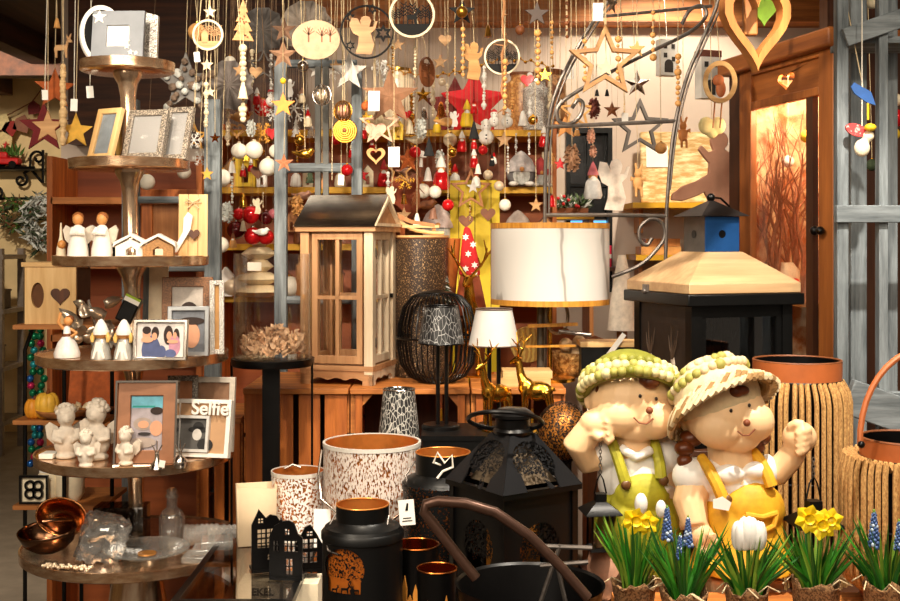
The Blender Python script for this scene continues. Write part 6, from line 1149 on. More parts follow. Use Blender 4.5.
        for k in range(40):
            z = 1-2*k/40; r = .55*math.sqrt(max(0, 1-(z*.9)**2)); q_ = k*2.4; m.leaf((r*.5*s*math.cos(q_), r*.5*s*math.sin(q_), z*s), (r*1.3*s*math.cos(q_), r*1.3*s*math.sin(q_), z*s-s*.12), s*.35)
        part('scales', m, [a], o); part('core', MB().ball((0, 0, 0), (s*.35, s*.35, s*.9), 10, 8), a, o)
    elif kind == 'house':
        part('walls', MB().ring([(-.5*s, -s), (.5*s, -s), (.5*s, s*.4), (0, s*.95), (-.5*s, s*.4)], [(-.16*s, -s*.8), (.16*s, -s*.8), (.16*s, -s*.1), (0, s*.05), (-.16*s, -s*.1)], s*.6), a, o); part('roof', MB().prism([(-.6*s, s*.3), (0, s*.95), (.6*s, s*.3), (.6*s, s*.42), (0, s*1.08), (-.6*s, s*.42)], s*.7), b or RED, o)
    elif kind == 'mushroom': part('stem', MB().lathe([(s*.22, -s), (s*.16, 0), (s*.18, s*.2)], 12), WHITE, o); part('cap', MB().lathe([(s*.62, s*.05), (s*.56, s*.4), (s*.3, s*.75), (0, s*.85)], 18), a, o)
    elif kind == 'bird': m = MB(); m.ball((0, 0, 0), (s, s*.55, s*.6)); m.ball((s*.75, 0, s*.4), s*.4); m.tube([(-s*.8, 0, 0), (-s*1.7, 0, s*.25)], [s*.35, s*.12]); m.tube([(s*1.05, 0, s*.4), (s*1.45, 0, s*.3)], [s*.14, s*.03]); organic('body', m, a, o, voxel=max(.0018, s*.09), smooth=2)
    elif kind == 'beads':
        n = max(4, int(b or 8)); m = MB()
        for k in range(n): r = s*.1*(1.2 if k % 3 == 0 else .8); m.ball((RN.uniform(-.001, .001), 0, s-2*s*(k+.5)/n), min(r, .011)*RN.uniform(.7, 1.25), 10, 7)
        part('beads', m, a, o); part('string', MB().tube([(0, 0, -s), (0, 0, s)], .0014, 5), CORD, o)
    elif kind == 'twig':
        m = MB(); p = [(RN.uniform(-.006, .006), RN.uniform(-.006, .006), s-2*s*k/10) for k in range(11)]; m.tube(p, [.005*RN.uniform(.6, 1.3) for _ in p], 6)
        for k in range(14): z = RN.uniform(-s, s); m.tube([(0, 0, z), (RN.uniform(-.03, .03), RN.uniform(-.01, .01), z+RN.uniform(-.05, .02))], [.003, .001], 5)
        part('twig', m, a, o)
    elif kind == 'snowflake':
        m = MB()
        for k in range(6):
            q_ = k*PI/3; d = Vector((math.cos(q_), 0, math.sin(q_))); e = Vector((-math.sin(q_), 0, math.cos(q_))); m.bar((0, 0, 0), d*s, s*.1, s*.06)
            for t in (.45, .72): m.bar(d*s*t, d*s*(t+.2)+e*s*.24, s*.07, s*.06); m.bar(d*s*t, d*s*(t+.2)-e*s*.24, s*.07, s*.06)
        part('snowflake', m, a, o)
    elif kind == 'tag':
        part('card', MB().box((0, 0, 0), (s*1.15, .0015, s*2)), a, o, rot=(0, RN.uniform(-.12, .12), RN.uniform(-.3, .3)))
    elif kind in ('ringscene', 'ringangel', 'ringhouse'):
        part('hoop', MB().ring(circ(s, 44), circ(s*(.9 if kind == 'ringscene' else .94 if kind == 'ringangel' else .86), 44), .008), b, o); m = MB()
        if kind == 'ringangel':
            part('angel', MB().prism([(x*s*.85-s*.05, z*s*.72-s*.12) for x, z in ANGEL], .006), HWD, o)
            for x, z, r in ((-.62, .55, .2), (.6, -.05, .34), (-.62, -.5, .2), (.2, .85, .2)): m.ring([(x*s+p*s*r, z*s+q_*s*r) for p, q_ in star(1, .55, 6)], [(x*s+p*s*r*.5, z*s+q_*s*r*.5) for p, q_ in star(1, .55, 6)], .004)
            part('stars', m, a, o)
        else:
            m.prism([(s*.9*math.cos(t), s*.9*math.sin(t)) for t in [PI+.45+(PI-.9)*i/16 for i in range(17)]], .004)
            RN.seed(int(s*1e5))
            for k in range(9):
                x = (-.75+.19*k)*s; h = RN.uniform(.5, 1.0)*s; m.box((x, 0, -.4*s+h*.5), (s*.035, .004, h))
                for j in range(4): z = -.4*s+h*(.4+.18*j); L = s*.14; m.bar((x, 0, z), (x+L, 0, z+L), s*.03, .004); m.bar((x, 0, z), (x-L, 0, z+L), s*.03, .004)
            d = [(-.22, -.45), (-.16, -.45), (-.15, -.2), (.08, -.2), (.12, -.45), (.18, -.45), (.18, -.1), (.26, .1), (.4, .12), (.3, .2), (.36, .42), (.26, .24), (.12, .4), (.2, .18), (.12, .0), (-.22, .0)] if kind == 'ringscene' else [(-.4, -.5), (.0, -.5), (.0, .1), (-.2, .35), (-.4, .1)]
            m.prism([(x*s, z*s) for x, z in d], .006, -.001); part('cut_out_scene', m, a, o)
    elif kind == 'disc':
        part('disc', MB().prism([(x*s, z*s*.82) for x, z in circ(1, 40)], .008), a, o); m = MB()
        for x, h in ((-.3, .5), (.25, .38), (.6, .4)):
            m.bar((x*s, -.0045, -.1*s), (x*s, -.0045, h*s), s*.06, .002)
            for k in range(6): q_ = .5+k*.42; m.bar((x*s, -.0045, h*s*.4), (x*s+.28*s*math.cos(q_), -.0045, h*s*.4+.36*s*math.sin(q_)), s*.025, .002)
        part('tree_motif', m, b, o)
    elif kind == 'fan':
        m = MB(); n = 24; vs = [(0, -.004, 0)]+[(s*math.cos(2*PI*i/n)*(1 if i % 2 else .9), (.012 if i % 2 else -.012), s*math.sin(2*PI*i/n)*(1 if i % 2 else .9)) for i in range(n)]; m.add(vs, [(0, 1+i, 1+(i+1) % n) for i in range(n)]); part('paper_fan', m, a, o, solid=.001, ang=5)
    elif kind == 'lanternjar':
        part('jar', MB().lathe([(0, -s), (s*.55, -s), (s*.58, -s*.9), (s*.58, s*.7), (s*.4, s*.85), (s*.4, s)], 24), a, o); part('lid', MB().lathe([(s*.44, s), (s*.44, s*1.1), (0, s*1.1)], 20), b or BROWN, o)
    elif kind == 'rabbit': m = MB(); m.ball((0, 0, -s*.35), (s*.36, s*.3, s*.48)); m.ball((0, -s*.05, s*.28), (s*.27, s*.27, s*.27)); m.tube([(-s*.1, 0, s*.45), (-s*.18, 0, s*1.0)], [s*.1, s*.08]); m.tube([(s*.1, 0, s*.45), (s*.3, 0, s*.95)], [s*.1, s*.08]); m.tube([(-s*.3, -s*.1, 0), (-s*.5, -s*.1, -s*.2), (-s*.45, -s*.1, s*.1)], s*.08); m.tube([(s*.3, -s*.1, 0), (s*.5, -s*.1, -s*.2), (s*.45, -s*.1, s*.1)], s*.08); m.tube([(-s*.15, -s*.2, -s*.7), (-s*.18, -s*.4, -s*.85), (-s*.18, -s*.42, -s*1.3)], s*.1); m.tube([(s*.15, -s*.2, -s*.7), (s*.18, -s*.4, -s*.85), (s*.18, -s*.42, -s*1.3)], s*.1); organic('body', m, a, o, voxel=max(.0022, s*.05), smooth=2)
    elif kind == 'lights':
        part('glow_bulbs', sum_balls([(RN.uniform(-s*.5, s*.5), RN.uniform(-.02, .02), RN.uniform(-s, s)) for _ in range(20)], .006), emit((255, 224, 170), 5), o); part('wire_net', MB().tube([(RN.uniform(-s*.5, s*.5), RN.uniform(-.02, .02), s-2*s*i/14) for i in range(15)], .0015, 5), BRASS, o)
    else: raise ValueError(kind)
def sum_balls(ps, r):
    m = MB()
    for p in ps: m.ball(p, r, 8, 6)
    return m
KN = dict(star='star_ornament', star3d='star_ornament', starframe='open_star', ball='bauble', dotball='bauble', cage='wire_ball', rose='rose_ornament', heart='heart_ornament', heartring='heart_ornament', tree='tree_ornament', angel='angel_ornament', deerflat='reindeer_ornament', gnome='gnome_ornament', santa='santa_ornament', figure='figure_ornament', snowman='snowman_ornament', bell='bell_ornament', cone='cone_ornament', pinecone='pinecone', house='house_ornament', mushroom='mushroom_ornament', bird='bird_ornament', beads='bead_string', twig='twig_hanging', snowflake='snowflake_ornament', tag='price_tag', ringscene='hoop_ornament', ringangel='hoop_ornament', ringhouse='hoop_ornament', disc='disc_ornament', fan='paper_fan', lanternjar='glass_jar', rabbit='rabbit_ornament', lights='string_lights')
HS = dict(star=1, star3d=1, starframe=.95, ball=1.15, dotball=1.15, cage=1.1, rose=1, heart=.4, heartring=.4, tree=1, angel=.9, deerflat=1, gnome=1, santa=1, figure=1, snowman=1, bell=.7, cone=1, pinecone=.95, house=1, mushroom=.8, bird=.6, beads=1, twig=1, snowflake=.95, tag=1, ringscene=.98, ringangel=.98, ringhouse=.98, disc=.8, fan=.95, lanternjar=1.05, rabbit=.5, lights=1)
CT_ = dict(star='star', star3d='star', starframe='star', ball='bauble', dotball='bauble', beads='bead string', tag='tag', pinecone='pine cone', lanternjar='jar', lights='lights', heart='heart', heartring='heart')
def hang(kind, px, py, hpx, Y, a, lab, b=None, rz=0, cord=CORD, group=None):
    o = thing(KN[kind], lab, CT_.get(kind, 'ornament'), P(px, py, Y), rz, group); s = S(hpx, Y)
    build_kind(kind, o, s, C[a] if isinstance(a, str) else a, C[b] if isinstance(b, str) else b)
    z1 = RAILS[rail_y(Y)]-o.location.z; z0 = s*HS[kind]; dy = rail_y(Y)-Y
    part('cord', MB().tube([(0, 0, z0-.002), (0, dy*.05, z0+(z1-z0)*.1), (0, dy, z1)], .001 if Y < 3.8 else .0005, 4), cord if Y < 3.8 or cord is not CORD else CORDB, o); return o
def stand(kind, px, py_base, hpx, Y, z, a, lab, b=None, rz=0, group=None):
    """standing on a board whose top is z: height follows the photo"""
    s = S(hpx, Y); low = dict(ball=1, dotball=1, house=1, bird=.6, star=.81, pinecone=1, heart=1).get(kind, 1); o = thing(KN[kind], lab, CT_.get(kind, 'ornament'), (PX(px, Y), Y, z+s*low+.0005), rz, group)
    build_kind(kind, o, s, C[a] if isinstance(a, str) else a, C[b] if isinstance(b, str) else b); return o
RN.seed(42)
# --- upper left
hang('star', 55, 89, 21, 3.1, 'rust', 'rust-coloured star, largest of the hanging stars at upper left', rz=.5); hang('star', 48, 127, 17, 3.05, 'wood', 'pale wooden star hanging below the rust star at upper left')
hang('star', 44, 128, 26, 3.35, mat((110, 18, 24), .8), 'dark red felt star hanging behind the pale wooden star'); hang('star', 76, 131, 18, 3.08, mat((226, 176, 70), .6), 'yellow wooden star left of the second tray', rz=.7)
hang('deerflat', 63, 47, 12, 3.08, 'wood', 'small pale wooden reindeer hanging at upper left'); hang('bell', 57, 22, 6, 3.07, 'tan', 'tiny tan bell above the rust star'); hang('beads', 63, 105, 40, 3.04, mat((214, 180, 130), .6), 'long thin bead and wood string right of the rust star', 26)
hang('tag', 45, 95, 5, 3.02, 'white', 'small white tag left of the rust star', cord=CORDW); hang('tag', 74, 105, 6, 3.03, 'white', 'white price tag above the yellow wooden star', cord=CORDW); hang('tag', 90, 92, 6, 3.03, 'white', 'white price tag under the left of the top tray', cord=CORDW)
# --- above the tiered stand right side
wr_ = hang('star', 186, 84, 32, 3.7, 'grey', 'grey frosted star wreath with pine cones right of the top tray'); m = MB()
for k in range(36):
    x, z = star(1, .45)[RN.randint(0, 9)]; q_ = RN.uniform(.3, 1); s_ = S(30, 3.7); m.mat(k % 3 == 0).ball((x*q_*s_, -.02, z*q_*s_), RN.uniform(.008, .015), 8, 6)
part('pine_cones', m, [mat((120, 100, 84), .8, 0, .4, 80), FROST], wr_)
for px, py, s, lab in ((194, 140, 9, 'white snowflake ornament under the second tray at right'), (200, 158, 8, 'white furry snowflake above the wooden plaque')): hang('snowflake', px, py, s, 3.6, 'white', lab)
for px, py, r, c, lab in ((184, 172, 7, 'ballw', 'small white bauble below the second tray, left of the grey post'), (147, 182, 8, 'ballw', 'white bauble right of the pole under the second tray'), (213, 156, 9, 'ballw', 'pearl white bauble hanging right of the left grey post'), (222, 178, 9, 'ballw', 'white bauble low beside the left grey post'), (214, 210, 8, 'ballw', 'white bauble beside the wooden plaque')): hang('ball', px, py, r, 4.0 if px < 205 else 3.64, c, lab)
hang('star', 207, 174, 7, 3.42, mat((226, 164, 60), .6), 'small golden yellow star in front of the left grey post'); hang('star3d', 215, 138, 6, 3.42, 'copper', 'tiny copper star on the left grey post'); hang('starframe', 194, 137, 15, 3.66, mat((226, 166, 60), .6), 'yellow wooden star frame behind the grey post top')
o = hang('ringhouse', 208, 35, 15.5, 3.3, 'wood', 'white wooden hoop with a cut-out village, top left', 'cream'); hang('star', 210, 12, 7, 3.31, 'cream', 'white star above the village hoop'); hang('star', 207, 65, 7, 3.3, 'cream', 'white star just below the village hoop'); hang('star', 210, 92, 6, 3.31, 'cream', 'lower white star of the garland over the left grey post')
hang('tag', 197, 57, 5, 3.25, 'white', 'white tag hanging left of the village hoop'); hang('beads', 206, 105, 22, 3.28, 'cream', 'white bead string below the village hoop', 14); hang('ball', 197, 32, 9, 3.5, 'tan', 'tan round disc bauble half hidden behind the village hoop')
o = hang('tree', 243, 21, 22, 3.25, HWD, 'thick pale wooden fir tree with dots at top left', 'brown', rz=.35); hang('beads', 243, 84, 38, 3.24, 'cream', 'white bead and cone string below the pale fir tree', 15); hang('bell', 243, 90, 9, 3.22, 'cream', 'white bell in the string below the pale fir tree')
hang('fan', 228, 85, 26, 3.85, mat((132, 122, 116), .8), 'grey folded paper fan star behind the fir tree string'); hang('fan', 306, 26, 27, 3.85, mat((150, 138, 126), .8), 'grey-brown pleated paper fan above the tree disc'); hang('fan', 262, 30, 24, 4.0, mat((96, 90, 86), .8), 'dark grey paper fan between the fir tree and brown stars')
hang('star3d', 284, 30, 13, 3.45, mat((110, 80, 60), .7), 'brown star at the top of the brown star string'); hang('star3d', 283, 55, 15, 3.43, mat((140, 104, 78), .7), 'brown star low on the brown star string'); hang('star', 283, 105, 13, 3.4, mat((224, 134, 40), .6), 'orange-yellow star on the grey ladder post'); hang('ball', 283, 81, 3, 3.4, 'yel', 'tiny yellow bead above the orange-yellow star'); hang('star3d', 284, 163, 10, 3.6, mat((226, 150, 110), .4), 'pinkish copper star across the right grey post')
hang('disc', 316, 40, 24, 3.4, mat((176, 150, 118), .7), 'cream disc with brown bare tree motif at top', BROWN); hang('starframe', 264, 66, 18, 3.9, mat((70, 60, 52), .6), 'dark wire star behind the red mushroom baubles'); hang('star', 349, 72, 20, 3.6, mat((170, 164, 156), .5, .3), 'grey metal star left of the angel hoop')
for px, py, r, k_, a, b, lab in ((263, 108, 9, 'dotball', 'red', None, 'red bauble with white dots left of the grey ladder post'), (249, 103, 9, 'bell', 'wine', 'white', 'dark wine-red bell ornament left of the dotted bauble'), (257, 96, 9, 'santa', 'redsh', 'white', 'red and white figure above the dotted bauble'), (271, 98, 9, 'snowman', 'white', 'red', 'white snowman right of the dotted bauble'), (273, 115, 7, 'snowflake', 'white', None, 'white patterned snowflake left of the orange-yellow star'), (241, 117, 9, 'bird', 'tan', None, 'tan bird shaped ornament left of the dotted bauble'), (245, 108, 8, 'bell', 'copper', 'gold', 'copper bell below the white bell string'), (237, 130, 9, 'heartring', 'tan', None, 'tan heart ring above the left white bauble'), (263, 133, 11, 'snowflake', 'brass', None, 'openwork brass ornament above the large white bauble'), (290, 88, 9, 'angel', 'white', None, 'white angel right of the ladder post'), (294, 108, 15, 'snowflake', 'white', None, 'large white lace ornament right of the orange-yellow star'), (296, 128, 10, 'tree', 'white', None, 'white lace tree below the lace ornament'), (302, 95, 8, 'figure', 'cream', 'rosew', 'cream figure beside the silver wire ball'), (232, 166, 7, 'bell', 'white', 'silver', 'small white bell left of the middle white baubles'), (262, 152, 3, 'ball', 'gold', None, 'tiny gold bead between the white baubles'), (251, 165, 7, 'figure', 'redsh', 'white', 'small red figure hanging below the white baubles'), (243, 170, 7, 'santa', 'redsh', 'cream', 'small santa hanging left below the white baubles'), (258, 172, 8, 'heart', 'brown', None, 'brown heart hanging between the white baubles'), (246, 158, 5, 'star', 'gold', None, 'small gold star between the two upper white baubles')): hang(k_, px, py, r, RN.uniform(3.95, 4.2), a, lab, b)
for px, py, r, lab in ((239, 151, 8, 'left of the two upper white fluffy baubles'), (254, 150, 9, 'right and larger of the two upper white fluffy baubles'), (268, 167, 9, 'lower white fluffy bauble against the right grey post'), (276, 151, 7, 'white fluffy bauble half hidden by the right grey post')): hang('ball', px, py, r, 3.95, 'ballw', lab, 'cream')
# --- by the grey ladder
hang('cage', 322, 95, 9, 3.55, 'silver', 'silver wire ball with pearl core inside the grey ladder', 'pearl'); hang('beads', 333, 108, 9, 3.5, 'glass', 'clear icicle beads right of the silver wire ball', 6); hang('cage', 343, 111, 9, 3.5, 'brass', 'round brass wire cage ball left of the brown wood star', 'rosew'); hang('rose', 345, 131, 11, 3.5, 'brass', 'big brass rose ornament on the ladder right post'); hang('bird', 305, 154, 8, 3.55, 'gold', 'gold bird hanging in front of the grey ladder'); hang('figure', 326, 152, 12, 3.9, 'rosew', 'pink and grey gnome doll in the grey ladder', 'grey'); hang('tag', 341, 180, 5, 3.6, 'white', 'white tag hanging on the ladder rung'); hang('beads', 332, 174, 6, 3.6, 'silver', 'silver chain bits hanging on the ladder rung', 6); hang('star', 316, 70, 9, 4.1, 'white', 'white star at the back between the ladder posts')
hang('snowflake', 331, 72, 9, 4.15, 'white', 'white snowflake at the back right between the ladder posts'); hang('bell', 311, 130, 8, 4.1, 'glass', 'clear glass bell behind the grey ladder'); hang('ball', 336, 140, 5, 4.1, 'redsh', 'red bauble behind the brass rose')
# --- hoops
hang('ringangel', 367, 32, 27, 3.35, 'black', 'black hoop with pale wooden angel and black stars at top', 'black'); hang('ringscene', 412, 15, 23, 3.3, 'black', 'large hoop with black deer and forest scene at top centre', 'cream'); hang('ringscene', 502, 57, 18, 3.35, 'black', 'smaller hoop with black deer scene right of centre', 'cream'); hang('ringscene', 427, 72, 15, 3.6, 'brown', 'thin brown hoop seen edge-on below the large deer hoop', 'brown', rz=1.1)
hang('star', 462, 12, 14, 3.3, 'black', 'black star with gold disc hanging at top centre'); hang('ball', 462, 12, 6, 3.26, 'brass', 'brass sun disc in front of the black star at top centre'); hang('beads', 463, 52, 26, 3.31, 'tan', 'wooden bead string below the black star with gold disc', 8); hang('angel', 474, 61, 19, 3.34, HWD, 'small pale wooden angel in profile right of the bead string', rz=.4); hang('twig', 504, 55, 60, 3.28, mat((150, 104, 64), .8), 'long twisted twig garland in front of the smaller deer hoop'); hang('beads', 505, 85, 26, 3.25, 'tan', 'wooden bead string along the twig garland', 9)
hang('star', 537, 14, 13, 3.3, mat((60, 44, 36), .6), 'dark brown star at top right of the deer hoops'); hang('beads', 538, 58, 28, 3.3, 'tan', 'wooden bead string below the dark brown star', 9); hang('star3d', 390, 97, 30, 3.45, mat((150, 108, 80), .6), 'large brown star with tag in front of the ladder post'); hang('starframe', 380, 125, 22, 3.5, mat((196, 160, 130), .6), 'pale brown star frame below the large brown star'); hang('tag', 374, 101, 10, 3.38, 'white', 'white price tag on the large brown star'); hang('tag', 394, 157, 10, 3.38, 'white', 'big white tag below the brown stars'); hang('ball', 366, 106, 5, 3.45, 'rust', 'rust disc left of the white tag'); hang('heart', 376, 131, 11, 3.5, 'rosew', 'grey-pink drop heart below the tag'); hang('heartring', 376, 155, 10, 3.55, 'tan', 'wooden heart ring left of the big white tag')
hang('cone', 429, 146, 10, 3.4, 'black', 'left black pointed cone bell at centre', cord=BLACKM); hang('cone', 474, 129, 10, 3.4, 'black', 'right black pointed cone bell at centre', cord=BLACKM)
# --- centre clutter in front of the back shelf
hang('lights', 398, 88, 20, 4.9, 'gold', 'glowing fairy lights at the back left of the red cushion'); 
rows = [
 ('santa', 363, 130, 9, 'redsh', 'white', 'red santa figure right of the brass rose'), ('figure', 372, 145, 8, 'redsh', 'dred', 'dark red figure below the santa by the ladder'), ('house', 398, 130, 10, 'yel', 'yel', 'yellow house ornament with open window'), ('mushroom', 400, 112, 9, 'tan', None, 'tan mushroom above the yellow house ornament'), ('bird', 405, 115, 6, 'redsh', None, 'red bird beside the tan mushroom'),
 ('bell', 410, 126, 8, 'cream', 'gold', 'cream bell right of the yellow house ornament'), ('beads', 414, 100, 14, 'white', 8, 'white bead string left of centre'), ('pinecone', 421, 128, 10, 'frost', None, 'frosted cone left of the left black cone'), ('bird', 417, 140, 7, 'cream', None, 'cream bird left of the left black cone'), ('bell', 424, 112, 7, 'silver', 'silver', 'silver bell above the left black cone'),
 ('bell', 441, 108, 9, 'copper', 'gold', 'copper bell hanging before the red cushion'), ('figure', 437, 124, 9, 'yel', 'yel', 'yellow figure left of the red cushion'), ('bird', 447, 122, 8, 'tan', None, 'tan bird below the red cushion'), ('ball', 442, 82, 4, 'pearl', None, 'pearl bead left of the red cushion'), ('figure', 467, 113, 14, 'yel', 'yel', 'bright yellow gnome in front of the red cushion'), ('santa', 474, 106, 8, 'redsh', 'redsh', 'red santa over the right black cone'), ('angel', 455, 119, 8, 'white', None, 'white angel between the yellow figures'),
 ('santa', 462, 141, 11, 'redsh', 'white', 'red and white santa left of the right black cone'), ('figure', 474, 142, 7, 'redsh', 'redsh', 'small red doll right below the right black cone'), ('snowman', 486, 132, 13, 'white', 'white', 'white snowman right of the right black cone'), ('snowman', 494, 118, 9, 'white', 'red', 'small snowman above right of the bigger snowman'), ('ball', 450, 140, 7, 'pearl', None, 'pearl bauble left of the red and white santa'),
 ('snowman', 507, 118, 10, 'white', 'white', 'plump white snowman left of the white bell'), ('bell', 523, 117, 9, 'white', 'white', 'white house-shaped bell before the glass jars'), ('star', 504, 140, 9, 'wood', None, 'pale wooden star left of the frosted gnome'), ('beads', 516, 144, 11, 'white', 10, 'left string of white beads above the frosted gnome'), ('beads', 529, 144, 11, 'white', 10, 'right string of white beads above the frosted gnome'), ('santa', 544, 136, 11, 'redsh', 'white', 'red and white santa left of the iron trellis'),
 ('mushroom', 421, 158, 9, 'white', None, 'white mushroom below the left black cone'), ('bell', 428, 173, 8, 'white', 'gold', 'white drop bell below the left black cone'), ('tree', 412, 165, 9, 'brown', None, 'brown tree ornament right of the big white tag'), ('bird', 407, 172, 7, 'rosew', None, 'rosy bird right of the big white tag'), ('santa', 441, 172, 18, 'redsh', 'white', 'large red and white santa gnome left of the yellow board'), ('santa', 474, 158, 10, 'redsh', 'white', 'santa hanging right above the wooden star frame'), ('figure', 476, 178, 10, 'white', 'redsh', 'white figure with red hat hanging above the wooden star frame'),
 ('bell', 478, 168, 6, 'ballw', 'red', 'white bell at the top of the red figure string'), ('ball', 488, 175, 5, 'pearl', None, 'pearl bauble right above the wooden star frame'), ('ball', 499, 186, 5, 'pearl', None, 'pearl bauble right of the wooden star frame'), ('figure', 492, 160, 6, 'black', 'black', 'small black figure right of the hanging santa'), ('figure', 494, 158, 6, 'white', 'redsh', 'small white figure next to the black one'), ('starframe', 471, 190, 22, 'oak', None, 'wooden star frame hanging before the yellow board'), ('star', 473, 187, 7, 'white', None, 'white star inside the wooden star frame'),
 ('beads', 470, 212, 10, 'gold', 7, 'gold bead string below the wooden star frame'), ('heart', 466, 221, 8, 'brown', None, 'left brown heart before the yellow board'), ('heart', 488, 214, 8, 'brown', None, 'right brown heart before the yellow board'), ('snowflake', 405, 180, 10, 'gold', None, 'gold twig snowflake left of the pair of white balls'), ('ball', 423, 191, 7.5, 'ballw', None, 'left of the pair of flat white balls at centre'), ('ball', 435, 192, 6.5, 'ballw', None, 'right of the pair of flat white balls at centre'), ('bell', 433, 211, 8, 'rosew', 'silver', 'rose glass bell below the pair of white balls'), ('bird', 427, 205, 8, 'brown', None, 'brown bird below the pair of white balls'), ('pinecone', 440, 158, 8, 'frost', None, 'frosted cone above the large santa gnome'), ('twig', 417, 190, 30, 'brown', None, 'brown twig bunch left of the pair of white balls'), ('bell', 404, 198, 6, 'gold', 'gold', 'gold bell on the brown board'), ('star3d', 408, 160, 14, 'rust', None, 'rust red star behind the big white tag'), ('starframe', 400, 170, 16, 'tan', None, 'tan star frame behind the big white tag')]
for k, px, py, r, a, b, lab in rows: hang(k, px, py, r, RN.uniform(3.9, 4.22), a, lab, b)
hang('heart', 410, 195, 26, 4.3, mat((150, 66, 34), .8), 'big red-brown wooden heart board right of the house lantern roof')
# more strings whose cords cross the pale wall
for px, py, s, c, n, lab in ((393, 60, 14, 'brass', 8, 'brass bead string right of the angel hoop'), (415, 62, 16, 'cream', 9, 'cream bead string below the large deer hoop'), (455, 66, 10, 'tan', 6, 'short tan bead string left of the profile angel'), (552, 40, 20, 'tan', 8, 'tan bead string crossing the top of the trellis'), (585, 60, 22, 'tan', 7, 'tan bead string left of the big wooden star frame'), (618, 62, 26, 'tan', 8, 'tan bead string right inside the big wooden star frame'), (653, 35, 26, 'tan', 7, 'tan bead string left of the white hanging house'), (567, 20, 20, 'brown', 6, 'brown bead string at top of the trellis'), (678, 80, 26, 'tan', 10, 'tan bead string right of the white hanging house')): hang('beads', px, py, s, 3.4, c, lab, n)
for px, py, s, c, n, lab in ((385, 85, 24, 'white', 16, 'white bead string left of the tall pale cylinder'), (433, 95, 22, 'cream', 15, 'cream bead string right of the thin brown hoop'), (447, 100, 16, 'pearl', 11, 'pearl bead string in front of the darker red cushion'), (484, 88, 22, 'white', 14, 'white bead string at the right arm of the red cushion'), (512, 100, 18, 'tan', 12, 'tan bead string in front of the amber jar'), (530, 96, 22, 'white', 14, 'white bead string in front of the glitter cylinder'), (550, 98, 24, 'cream', 14, 'cream bead string beside the trellis left bar'), (252, 70, 20, 'cream', 12, 'cream bead string right of the paper fan star'), (271, 72, 18, 'white', 11, 'white bead string left of the grey ladder post'), (228, 120, 26, 'pearl', 15, 'pearl bead string below the paper fan star'), (232, 190, 14, 'white', 9, 'white bead string above the dark wine bauble'), (297, 150, 16, 'gold', 10, 'gold bead string right of the grey ladder post'), (412, 120, 26, 'gold', 15, 'long gold bead string beside the yellow house'), (388, 190, 18, 'white', 12, 'white bead string on the red-brown heart board'), (450, 160, 16, 'gold', 10, 'gold bead string left of the yellow board'), (508, 160, 14, 'white', 9, 'white bead string left of the grey furry gnome')): hang('beads', px, py, s, RN.uniform(3.95, 4.2), c, lab, n)
for kind, px, py, r, a, b, lab in (('star3d', 423, 95, 9, 'gold', None, 'gold star beside the thin brown hoop'), ('star', 440, 62, 8, 'wood', None, 'pale star above the gold wire garland'), ('tree', 395, 118, 10, 'wood', None, 'pale wooden fir above the yellow house ornament'), ('heart', 527, 80, 7, 'redsh', None, 'red heart before the glitter cylinder'), ('star', 545, 75, 8, 'gold', None, 'gold star left of the trellis curve'), ('tree', 556, 110, 10, 'oak', None, 'brown wooden fir left of the trellis scroll'), ('star', 232, 105, 8, 'gold', None, 'gold star at the lower edge of the paper fan star'), ('pinecone', 251, 128, 8, 'frost', None, 'frosted cone above the two white fluffy baubles'), ('heart', 272, 133, 7, 'redsh', None, 'red heart left of the grey ladder post'), ('star', 286, 200, 8, 'wood', None, 'pale star in front of the red bauble group right end'), ('bell', 355, 160, 7, 'gold', 'gold', 'gold bell left of the wooden heart ring'), ('star', 362, 175, 8, 'redsh', None, 'red star right of the ladder post'), ('bell', 390, 140, 6, 'silver', 'silver', 'silver bell above the big white tag'), ('ball', 415, 152, 6, 'redsh', None, 'red bauble beside the left black cone'), ('ball', 452, 152, 5, 'gold', None, 'gold bauble below the pearl bauble'), ('ball', 483, 150, 5, 'redsh', None, 'red bauble below the big snowman'), ('ball', 533, 120, 5, 'gold', None, 'gold bauble right of the white house bell'), ('angel', 548, 160, 9, 'cream', None, 'cream angel left of the small tan cone')): hang(kind, px, py, r, RN.uniform(3.9, 4.15), a, lab, b)
